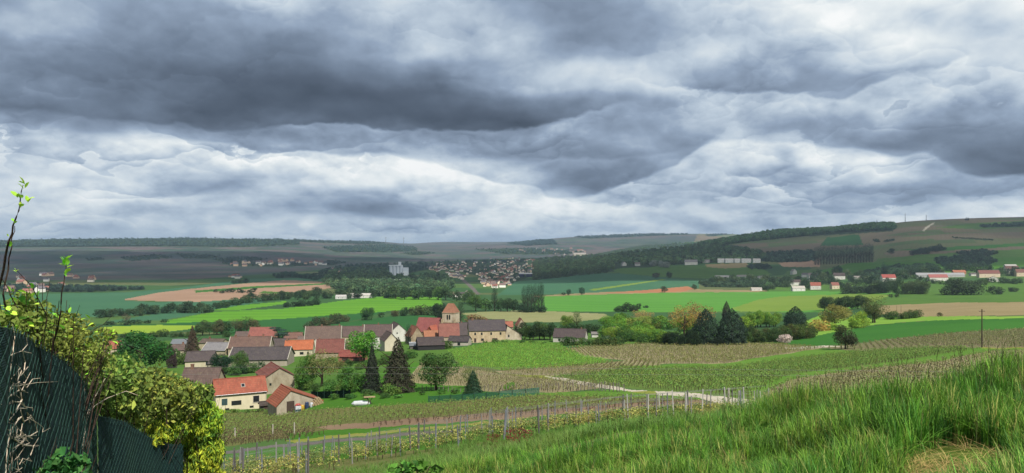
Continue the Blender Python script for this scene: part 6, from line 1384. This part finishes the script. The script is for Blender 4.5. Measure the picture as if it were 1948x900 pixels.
M_GRASS = leaf_mat('grass_blade', .35, .45, .6, .02)
TUFT = [tuft(i, 16, 1.0, .035, .24) for i in range(4)] + [tuft(9, 16, .85, .06, .8)]
TUFT_DRY = [tuft(20 + i, 12, 1.0, .08, 1.3, .005) for i in range(3)]
def seed_stalk(seed):
    r = random.Random(seed); b = MB(); x = r.uniform(-.12, .12); y = r.uniform(-.12, .12); b.tube([(0,0,0),(x*.3,y*.3,.5),(x,y,1)], [.0035,.003,.002], 3, cap=False)
    for k in range(8): t = .78 + k * .028; p = Vector((x*t, y*t, t)); b.tube([p, p + Vector((r.uniform(-.03,.03), r.uniform(-.03,.03), .035))], [.005, .002], 3)
    m = b.mesh('grass_stalk'); m.materials.append(M_GRASS); a = m.attributes.new('tint', 'FLOAT', 'FACE'); a.data.foreach_set('value', np.full(len(m.polygons), .5, np.float32)); return m
STALK = [seed_stalk(i) for i in range(3)]
def build_grass():
    r = np.random.default_rng(21); n = 30000
    Y = 2.6 + 12.5 * r.random(n) ** .8; U = r.uniform(380, 2240, n); X = (U - CX) / F * Y
    V = HY - F * height(X, Y) / Y
    lip = np.interp(U, [380, 620, 800, 1000, 1200, 1400, 1500, 1700, 1948, 2240], [955, 925, 905, 878, 846, 808, 790, 768, 742, 735])
    clump = .5 + .5 * np.sin(X * 2.3 + 1.2 * np.sin(Y * 1.7)) * np.sin(Y * 2.1 + .8 * np.sin(X * 1.3))
    bare = ((U - 1830) / 105) ** 2 + ((V - 905) / 58) ** 2 < 1; path2 = ((U - 1790) / 90) ** 2 + ((V - 812) / 10) ** 2 < 1; bare2 = ((U - 1330) / 60) ** 2 + ((V - 890) / 25) ** 2 < 1
    ok = (V > lip - 3) & ~bare & ~path2 & (r.random(n) < .35 + .65 * clump) & ~(bare2 & (r.random(n) < .6))
    X, Y, U, V, C = X[ok], Y[ok], U[ok], V[ok], clump[ok]; Z = height(X, Y)
    hgt = np.interp(U, [500, 900, 1300, 1500, 1700, 2000], [.22, .24, .30, .37, .43, .46]) * (.42 + .85 * C) * r.uniform(.75, 1.2, len(X)) * np.interp(Y, [4, 12], [.85, 1.05])
    P = np.stack([X, Y, Z - .01], -1); w = r.random(len(X)); S3 = np.stack([hgt * .9 + .25, hgt * .9 + .25, hgt], -1)
    for lo, hi, c in ((0, .42, (98,144,48)), (.42, .74, (70,114,44)), (.74, .89, (128,172,60)), (.89, 1, (166,170,92))):
        k = (w >= lo) & (w < hi); scatter('grass', P[k], r.uniform(0, 6.28, k.sum()), S3[k], TUFT, col=alb(c, .85))
    n2 = 2600; Y2 = 3.2 + 10 * r.random(n2); U2 = r.uniform(560, 2200, n2); X2 = (U2 - CX) / F * Y2; V2 = HY - F * height(X2, Y2) / Y2
    b2 = (((U2 - 1830) / 120) ** 2 + ((V2 - 905) / 64) ** 2 < 1) | (r.random(n2) < .16) | (((U2 - 1330) / 80) ** 2 + ((V2 - 890) / 32) ** 2 < 1); l2 = np.interp(U2, [380, 620, 1000, 1400, 1948, 2240], [955, 925, 878, 808, 742, 735]); b2 &= V2 > l2
    X2, Y2 = X2[b2], Y2[b2]; P2 = np.stack([X2, Y2, height(X2, Y2)], -1); scatter('dry_grass', P2, r.uniform(0, 6.28, len(P2)), np.stack([r.uniform(.25, .5, len(P2)), r.uniform(.25, .5, len(P2)), r.uniform(.05, .16, len(P2))], -1), TUFT_DRY, col=alb((206,178,116), .8))
    n3 = 420; U3 = r.uniform(900, 2100, n3); Y3 = r.uniform(6, 13.5, n3); X3 = (U3 - CX) / F * Y3; V3 = HY - F * height(X3, Y3) / Y3; k3 = (V3 > np.interp(U3, [900, 1400, 1948, 2240], [890, 808, 742, 735])) & (r.random(n3) < np.interp(U3, [900, 1500, 1900], [.3, .8, 1]))
    P3 = np.stack([X3, Y3, height(X3, Y3)], -1)[k3]; scatter('grass_stalks', P3, r.uniform(0, 6.28, len(P3)), np.interp(U3[k3], [900, 1500, 2000], [.4, .58, .72]) * r.uniform(.7, 1.2, len(P3)), STALK, col=alb((104,112,66), .7))
    # rough grass between the vine rows, on the verges and below the fence
    n4 = 9000; Y4 = r.uniform(13, 62, n4); U4 = r.uniform(380, 1500, n4); X4 = (U4 - CX) / F * Y4; P4 = np.stack([X4, Y4, height(X4, Y4)], -1); s4 = r.uniform(.16, .42, n4)
    s4 = np.where((U4 < 760) & (Y4 > 30), s4 * .55, s4); g4 = np.sin(X4 * .5 + 2 * np.sin(Y4 * .3)) * np.sin(Y4 * .6) > -.3; scatter('grass', P4[g4], r.uniform(0, 6.28, g4.sum()), np.stack([s4 * 2.6, s4 * 2.6, s4], -1)[g4], TUFT, col=alb((104,136,60), .8))
build_grass()
# ------------------------------------------------------------------ left foreground: fence, shrubs, golden conifer
M_CLOTH = None
def fence_mats():
    m, t, o = new_mat('shade_cloth'); p = t.new('ShaderNodeTexCoord').outputs['Object']
    n = t.noise(t.vmul(p, (1, 1, .12)), 7, 4, .6); n2 = t.noise(p, 1.2, 3, .5)
    c = t.mix(t.rng(n, .3, .7), alb((40,84,84), .5), alb((22,52,58), .5)); c = t.mix(t.mul(t.rng(n2, .5, .7), .5), c, alb((58,92,84), .5))
    sp = t.new('ShaderNodeSeparateXYZ'); t.l.new(p, sp.inputs[0]); w = t.m('SINE', t.mul(sp.outputs[2], 420)); diffuse(t, o, c, .8, .25, t.add(t.mul(n, .8), t.mul(w, .15)), .6, .03); return m
M_CLOTH = fence_mats(); M_WIRE = plain_mat('green_wire', (70,108,98), .5, .5, .3); M_FPOST = plain_mat('fence_post_green', (46,92,88), .5, .5)
def pt(u, v, d): return at(u, v, d)
def build_fence():
    segs = [[(-150,604,3.2),(-60,607,3.75),(0,619,4.2),(43,631,4.75),(83,655,5.4),(127,690,6.3),(157,727,7.0),(178,764,7.8),(187,788,8.25)],
            [(187,789,8.3),(233,800,9.25),(277,823,10.3),(310,841,11.15),(345,846,12.0)]]
    root = empty('mesh_fence', (pt(187,900,8.2).x, 8.2, float(height(pt(187,900,8.2).x, 8.2)))); inv = Vector(root.location)
    for si, S_ in enumerate(segs):
        top = [pt(*q) for q in S_]; cum = [0.0]
        for a, b in zip(top, top[1:]): cum.append(cum[-1] + (Vector((b.x-a.x, b.y-a.y, 0))).length)
        Ltot = cum[-1]; tx, ty, tz = [np.array([p[i] for p in top]) for i in range(3)]
        def P(s, h, off=0.0):
            """s metres along, h metres below the top edge, off towards us"""
            s = np.asarray(s, float); x = np.interp(s, cum, tx); y = np.interp(s, cum, ty); z = np.interp(s, cum, tz)
            e = .15; dx = np.interp(np.minimum(s+e, Ltot), cum, tx) - np.interp(np.maximum(s-e, 0), cum, tx); dy = np.interp(np.minimum(s+e, Ltot), cum, ty) - np.interp(np.maximum(s-e, 0), cum, ty); l = np.hypot(dx, dy) + 1e-9
            bulge = .022 * np.sin(s * 2.1 + h * .4) + .006 * np.sin(s * 7 + .6 * np.sin(h * 2))
            return np.stack([x + dy / l * (off + bulge), y - dx / l * (off + bulge), z - h], -1) - np.array(inv)
        H = 2.1
        ns, nh = int(Ltot / .05), 28; Sg, Hg = np.meshgrid(np.linspace(0, Ltot, ns), np.linspace(.015, H, nh)); g = P(Sg.ravel(), Hg.ravel()); g2 = P(Sg.ravel(), Hg.ravel(), -.006)
        I = np.arange(ns * nh).reshape(nh, ns); q = np.stack([I[:-1,:-1], I[:-1,1:], I[1:,1:], I[1:,:-1]], -1).reshape(-1, 4)
        link('screen', npmesh('screen', np.concatenate([g, g2]), np.concatenate([q, q[:, ::-1] + ns * nh]), [M_CLOTH], smooth=True), parent=root)
        pit = .064; nw = int(Ltot / pit); k = int(H / pit); V, Fc = [], []; r = .0017 if si == 0 else .0015
        for i in range(nw):                                           # chain link: interlocking zigzag wires
            s = (i + .5 * 1) * pit + ((np.arange(k + 1) + i) % 2) * pit * 1.02; s = np.clip(s, 0, Ltot); h = np.arange(k + 1) * pit * .9; C = P(s, h, .016 + .002 * (i % 2)); b = len(V)
            for c in C: V += [c + [r, 0, r], c + [-r, -r, 0], c + [0, r, -r]]
            for j in range(k):
                a0, a1 = b + 3*j, b + 3*j + 3
                for e in range(3): Fc.append((a0 + e, a0 + (e+1) % 3, a1 + (e+1) % 3, a1 + e))
        o = link('wire_mesh', npmesh('wire_mesh', np.array(V), np.array(Fc), [M_WIRE]), parent=root); o['kind'] = 'stuff'
        for hh in (.02, .95):
            b = MB(); b.tube([tuple(P(s, hh, .02)) for s in np.linspace(0, Ltot, 40)], .0022, 4, cap=False); b.build('tension_wire', M_WIRE, root)
        for s in ((1.0, 3.4, Ltot) if si == 0 else (Ltot * .5, Ltot)):
            b = MB(); c = Vector(P(s, 0, -.05)); b.tube([c + Vector((0,0,-2.3)), c + Vector((0,0,.0)), c + Vector((0,0,.02))], [.026,.026,.018], 8); b.build('post', M_FPOST, root)
    tag(root, 'green chain link fence lined with dark shade cloth running down the slope', 'fence')
build_fence()
def leaf_mesh(seed):
    """one leaf: stalk at the origin, blade along +y, folded on its midrib"""
    r = random.Random(seed); b = MB(); c = r.uniform(.12, .25)
    mid = [(0,0,0), (0,.35,-.02), (0,.7,-.06), (0,1,-.16)]; wv = [.03, .30, .26, .0]
    for sx in (-1, 1):
        e = [(sx*w, y, z + c*w) for (x, y, z), w in zip(mid, wv)]
        for i in range(3):
            qd = [mid[i], mid[i+1], e[i+1], e[i]] if i < 2 else [mid[2], mid[3], e[2]]
            b.poly(qd if sx < 0 else qd[::-1])
    m = b.mesh('leaf'); m.materials.append(M_LEAF); a = m.attributes.new('tint', 'FLOAT', 'FACE'); a.data.foreach_set('value', np.full(len(m.polygons), r.uniform(.35, .65), np.float32)); return m
LEAF = [leaf_mesh(i) for i in range(4)]
def orient(o, p, direction, size, roll):
    q = Vector(direction).normalized().to_track_quat('Y', 'Z').to_matrix().to_4x4(); o.matrix_local = Matrix.Translation(p) @ q @ Matrix.Rotation(roll, 4, 'Y') @ Matrix.Diagonal((size, size, size, 1))
def build_shrubs():
    r = random.Random(31); g = np.random.default_rng(31)
    # --- the tall twiggy shrub at the very left
    base = pt(75, 800, 6.3); base.z = float(height(base.x, base.y)); root = empty('leafy_shrub', base); inv = Vector(base)
    def stem(px, rad, name='branch'):
        b = MB(); P = [pt(*q) - inv for q in px]; n = len(P); S2 = []
        for a, c in zip(P, P[1:]):
            for k in range(4): S2.append(a.lerp(c, k/4) + Vector((r.uniform(-1,1), r.uniform(-1,1), r.uniform(-1,1))) * .006)
        S2.append(P[-1]); b.tube(S2, [rad * (1 - .75 * i / (len(S2)-1)) for i in range(len(S2))], 6)
        b.build(name, M_TWIG2, root); return S2
    stems = [stem([(20,700,5.4),(-6,560,5.1),(18,460,4.9),(34,400,4.85),(44,352,4.8)], .011), stem([(30,700,5.4),(6,560,5.0),(22,470,5.0),(28,430,5.0)], .008),
             stem([(95,690,5.8),(112,610,5.5),(122,540,5.4),(126,500,5.4)], .008), stem([(70,690,5.6),(90,600,5.5),(60,545,5.3),(30,512,5.2)], .006),
             stem([(60,680,5.6),(88,600,5.5),(95,530,5.5)], .005), stem([(40,700,5.4),(50,620,5.3),(20,560,5.2),(4,530,5.2)], .008),
             stem([(120,690,6.7),(160,640,7.2),(196,618,7.4),(214,600,7.4)], .006), stem([(100,680,6.3),(140,620,6.6),(152,580,6.5)], .006), stem([(70,700,5.6),(40,640,5.3),(14,600,5.1)], .007)]
    leaves = []
    def leaf(p, d, s, c):
        o = link('leaf', LEAF[r.randrange(4)], parent=root); orient(o, p, d, s, r.uniform(-.6, .6)); o.color = alb(c, 1.25); leaves.append(o)
    LG, YG, OG = (136,186,60), (176,204,72), (96,140,56)
    def tip(u, v, d, n, s, spread=14):
        for i in range(n):
            p = pt(u + r.uniform(-spread, spread) * .4, v + r.uniform(-spread, spread), d) - inv; a = r.uniform(0, 6.28); leaf(p, (math.cos(a) * .7, r.uniform(-.5, .2), .35 + abs(math.sin(a)) * .8), s * r.uniform(.7, 1.2), r.choice((LG, LG, YG)))
    tip(46,356,4.8,4,.050,8); tip(40,376,4.82,3,.042,6); tip(34,376,4.8,2,.05,4); tip(52,384,4.8,3,.055,4); tip(40,395,4.83,3,.035,6); tip(26,424,4.86,2,.026,3); tip(16,450,4.9,2,.02,4)
    tip(20,472,4.95,5,.040,6); tip(125,502,5.4,11,.062,9); tip(126,520,5.4,4,.04,6); tip(30,520,5.2,3,.03,6); tip(60,550,5.3,4,.04,9)
    blobs = [((30,632,5.2),.18),((80,622,5.9),.20),((60,595,5.6),.13),((110,645,6.4),.24),((150,650,7.1),.24),((186,678,7.9),.17),((165,690,7.8),.20),((8,612,5.0),.14),((120,685,6.9),.22),((205,640,7.6),.09),((40,578,5.4),.11),((135,612,6.6),.11)]
    N = 0
    while len(leaves) < 296:
        (u, v, d), rad = blobs[r.randrange(len(blobs))]; c = pt(u, v, d) - inv; q = Vector(g.normal(size=3)).normalized() * rad * r.uniform(.75, 1.12); q.y = -abs(q.y)
        leaf(c + q, (r.uniform(-1,1), r.uniform(-1,.3), r.uniform(-.2,1)), r.uniform(.032,.07), r.choice((LG, LG, YG, OG)))
    P = []; 
    for (c, rad) in blobs:
        k = int(430 * (rad / .22) ** 2); d = unit(g.normal(size=(k, 3))); P.append(np.array(pt(*c) - inv) + d * rad * (g.random((k, 1)) ** .45))
    P = np.concatenate(P); V, Fc = leaf_cards(P, unit(g.normal(size=(len(P), 3)) + [0, -.4, .5]), g.uniform(.028, .062, len(P)), g, .6); tn = np.clip(.5 + g.normal(0, .3, len(P)), 0, 1)
    o = link('foliage', npmesh('foliage', V, Fc, [M_LEAF], tint=np.concatenate([tn, tn])), parent=root); o.color = alb((122,138,62), .95); o['kind'] = 'stuff'
    b = MB()
    for (c, rad) in blobs:
        for i in range(9):
            e = pt(*c) - inv; e = e + Vector(g.normal(size=3)) * rad * .7; m_ = e.lerp(Vector((0,0,.6)), .55) + Vector(g.normal(size=3)) * .08; b.tube([(Vector((0,0,.2)) + e * .15), m_, e], [.010,.006,.0025], 4, cap=False)
    o = b.build('twigs', M_TWIG2, root); o['kind'] = 'stuff'
    tag(root, 'twiggy shrub at the left edge whose tallest shoot rises over the horizon', 'shrub')
    # --- olive shrub behind the fence
    def mass(name, label, foot, blobs, n, size, cols, cat='shrub', asp=.6, dirs=None, twigs=6, k=1.0, mat=None):
        base = pt(*foot); base.z = float(height(base.x, base.y)); root = empty(name, base); inv = Vector(base); tot = sum(rd ** 2 for _, rd in blobs)
        for ci, (col, fr) in enumerate(cols):
            P = []
            for c, rd in blobs:
                m_ = int(n * fr * rd ** 2 / tot); d = unit(g.normal(size=(m_, 3))); lump = 1 + .22 * np.sin(d[:, 0] * 6 + ci) * np.sin(d[:, 2] * 7 + d[:, 1] * 4); P.append(np.array(pt(*c) - inv) + d * (rd * lump * g.uniform(.55, 1.06, m_) ** .6)[:, None])
            P = np.concatenate(P); nr = unit(g.normal(size=(len(P), 3)) + [0, -.4, .4])
            if dirs is None: V, Fc = leaf_cards(P, nr, size * np.exp(g.normal(0, .38, len(P))), g, asp)
            else:
                a = unit(np.array(dirs) + g.normal(size=(len(P), 3)) * .45); bq = unit(np.cross(a, nr)); s = g.uniform(size * .6, size * 1.5, len(P))[:, None]
                V = np.stack([P - a*s*.5, P + bq*s*asp*.5, P + a*s*.5, P - bq*s*asp*.5], 1).reshape(-1, 3); I = np.arange(len(P)*4).reshape(-1, 4); Fc = np.concatenate([I[:, [0,1,2]], I[:, [0,2,3]]])
            tn = np.clip(.5 + g.normal(0, .28, len(P)), 0, 1); o = link('foliage', npmesh('foliage', V, Fc, [mat or M_LEAF], tint=np.concatenate([tn, tn])), parent=root); o.color = alb(col, k); o['kind'] = 'stuff'
        b = MB()
        for c, rd in blobs:
            for i in range(twigs):
                e = pt(*c) - inv + Vector(g.normal(size=3)) * rd * .85; m_ = e * .6 + Vector(g.normal(size=3)) * .1; b.tube([Vector((0,0,.1)) + e*.1, m_, e], [.009,.006,.002], 4, cap=False)
        o = b.build('twigs', M_TWIG2, root); o['kind'] = 'stuff'; tag(root, label, cat); return root
    mass('leafy_shrub', 'olive green shrub full of small leaves behind the middle of the fence', (225,860,10.6),
         [((172,680,8.4),.20),((208,716,9.4),.28),((245,722,10.2),.26),((185,728,8.8),.24),((225,752,9.8),.32),((285,735,11),.28),((265,765,10.6),.32),((320,745,11.6),.28),((345,765,12.2),.30),((305,782,11.6),.30),((378,752,12.8),.20),((255,788,10.3),.22),((396,742,13),.12),((300,712,11.4),.13),((232,690,9.8),.13),((205,768,9.2),.2),((350,735,12.2),.14)],
         6400, .064, [((116,142,62),.5),((88,106,50),.32),((156,172,78),.18)], k=.95)
    mass('golden_conifer', 'golden yellow conifer with drooping sprays at the end of the fence', (375,990,13.6),
         [((305,790,12.1),.28),((335,775,12.8),.32),((365,770,13),.32),((350,815,13),.40),((385,805,13.2),.34),((392,860,13.3),.32),((372,880,13.2),.42),((402,800,13.2),.18),((315,815,11.75),.24),((296,826,11.0),.17),((388,930,13.2),.38),((285,842,10.75),.10),((330,810,12.2),.25)],
         23000, .085, [((156,176,52),.42),((132,160,48),.33),((78,112,42),.25)], cat='conifer', asp=.28, dirs=(0.1,-.35,-.75), k=.95)
    mass('weed', 'clump of dark green nettles at the foot of the fence', (120,960,5.3), [((115,885,5.2),.10),((140,900,5.3),.12),((95,905,5.2),.10),((150,880,5.4),.06)], 420, .05, [((70,116,58),.6),((96,142,70),.4)], cat='weed', twigs=3, k=.8)
    mass('weed', 'broad leaved green weeds at the left end of the grass bank', (785,935,9.0), [((772,893,9.0),.09),((800,888,9.1),.08),((748,899,8.9),.06),((825,897,9.0),.05)], 170, .085, [((108,160,62),.6),((76,126,50),.4)], cat='weed', twigs=3, k=.8)
    # --- dead climber hanging on the fence
    base = pt(40, 900, 4.4); base.z = float(height(base.x, base.y)); root = empty('dry_climber', base); inv = Vector(base); b = MB()
    def fd(u): return float(np.interp(u, [-60,0,43,83,127,157,178,187,233], [3.75,4.2,4.75,5.4,6.3,7.0,7.8,8.25,9.25])) - .05
    def strand(px, rad):
        P = [pt(u, v, fd(u)) - inv for u, v in px]; b.tube(P, [rad * (1 - .6 * i / (len(P)-1)) for i in range(len(P))], 5)
    for px, rad in (([(154,905),(156,850),(164,800),(160,760),(160,725)], .011), ([(158,840),(166,790),(180,772),(205,757),(240,744),(262,752)], .007), ([(165,800),(178,760),(200,720)], .005), ([(165,790),(185,735),(188,700)], .005), ([(8,905),(12,850),(20,820),(36,795)], .010), ([(20,830),(40,845),(62,848)], .005), ([(0,770),(16,755),(36,742),(30,720)], .007),
                    ([(-10,790),(12,740),(22,690),(28,640),(24,618)], .005), ([(10,900),(5,860),(-6,820)], .008), ([(20,905),(24,860),(50,830),(70,828)], .005), ([(30,780),(42,760),(36,740)], .006), ([(-5,700),(10,680),(40,668),(60,672)], .004), ([(30,735),(70,728),(112,726)], .003)): strand(px, rad)
    for i in range(46):
        u, v = r.uniform(-15, 62), r.uniform(690, 905); px = [(u, v)]
        for k in range(4): u += r.uniform(-16, 18); v += r.uniform(-24, 12); px.append((u, v))
        strand(px, r.uniform(.0022, .0045))
    o = b.build('stems', M_STRAW, root); o['kind'] = 'stuff'; tag(root, 'dead pale climber stalks tangled in the lower left of the fence', 'climber')
M_TWIG2 = bark_mat('twig_brown', (98,82,70), (64,50,46), .5, 60); M_STRAW = bark_mat('straw_stem', (226,212,190), (180,160,138), .9, 30)
build_shrubs()
tell_apart()
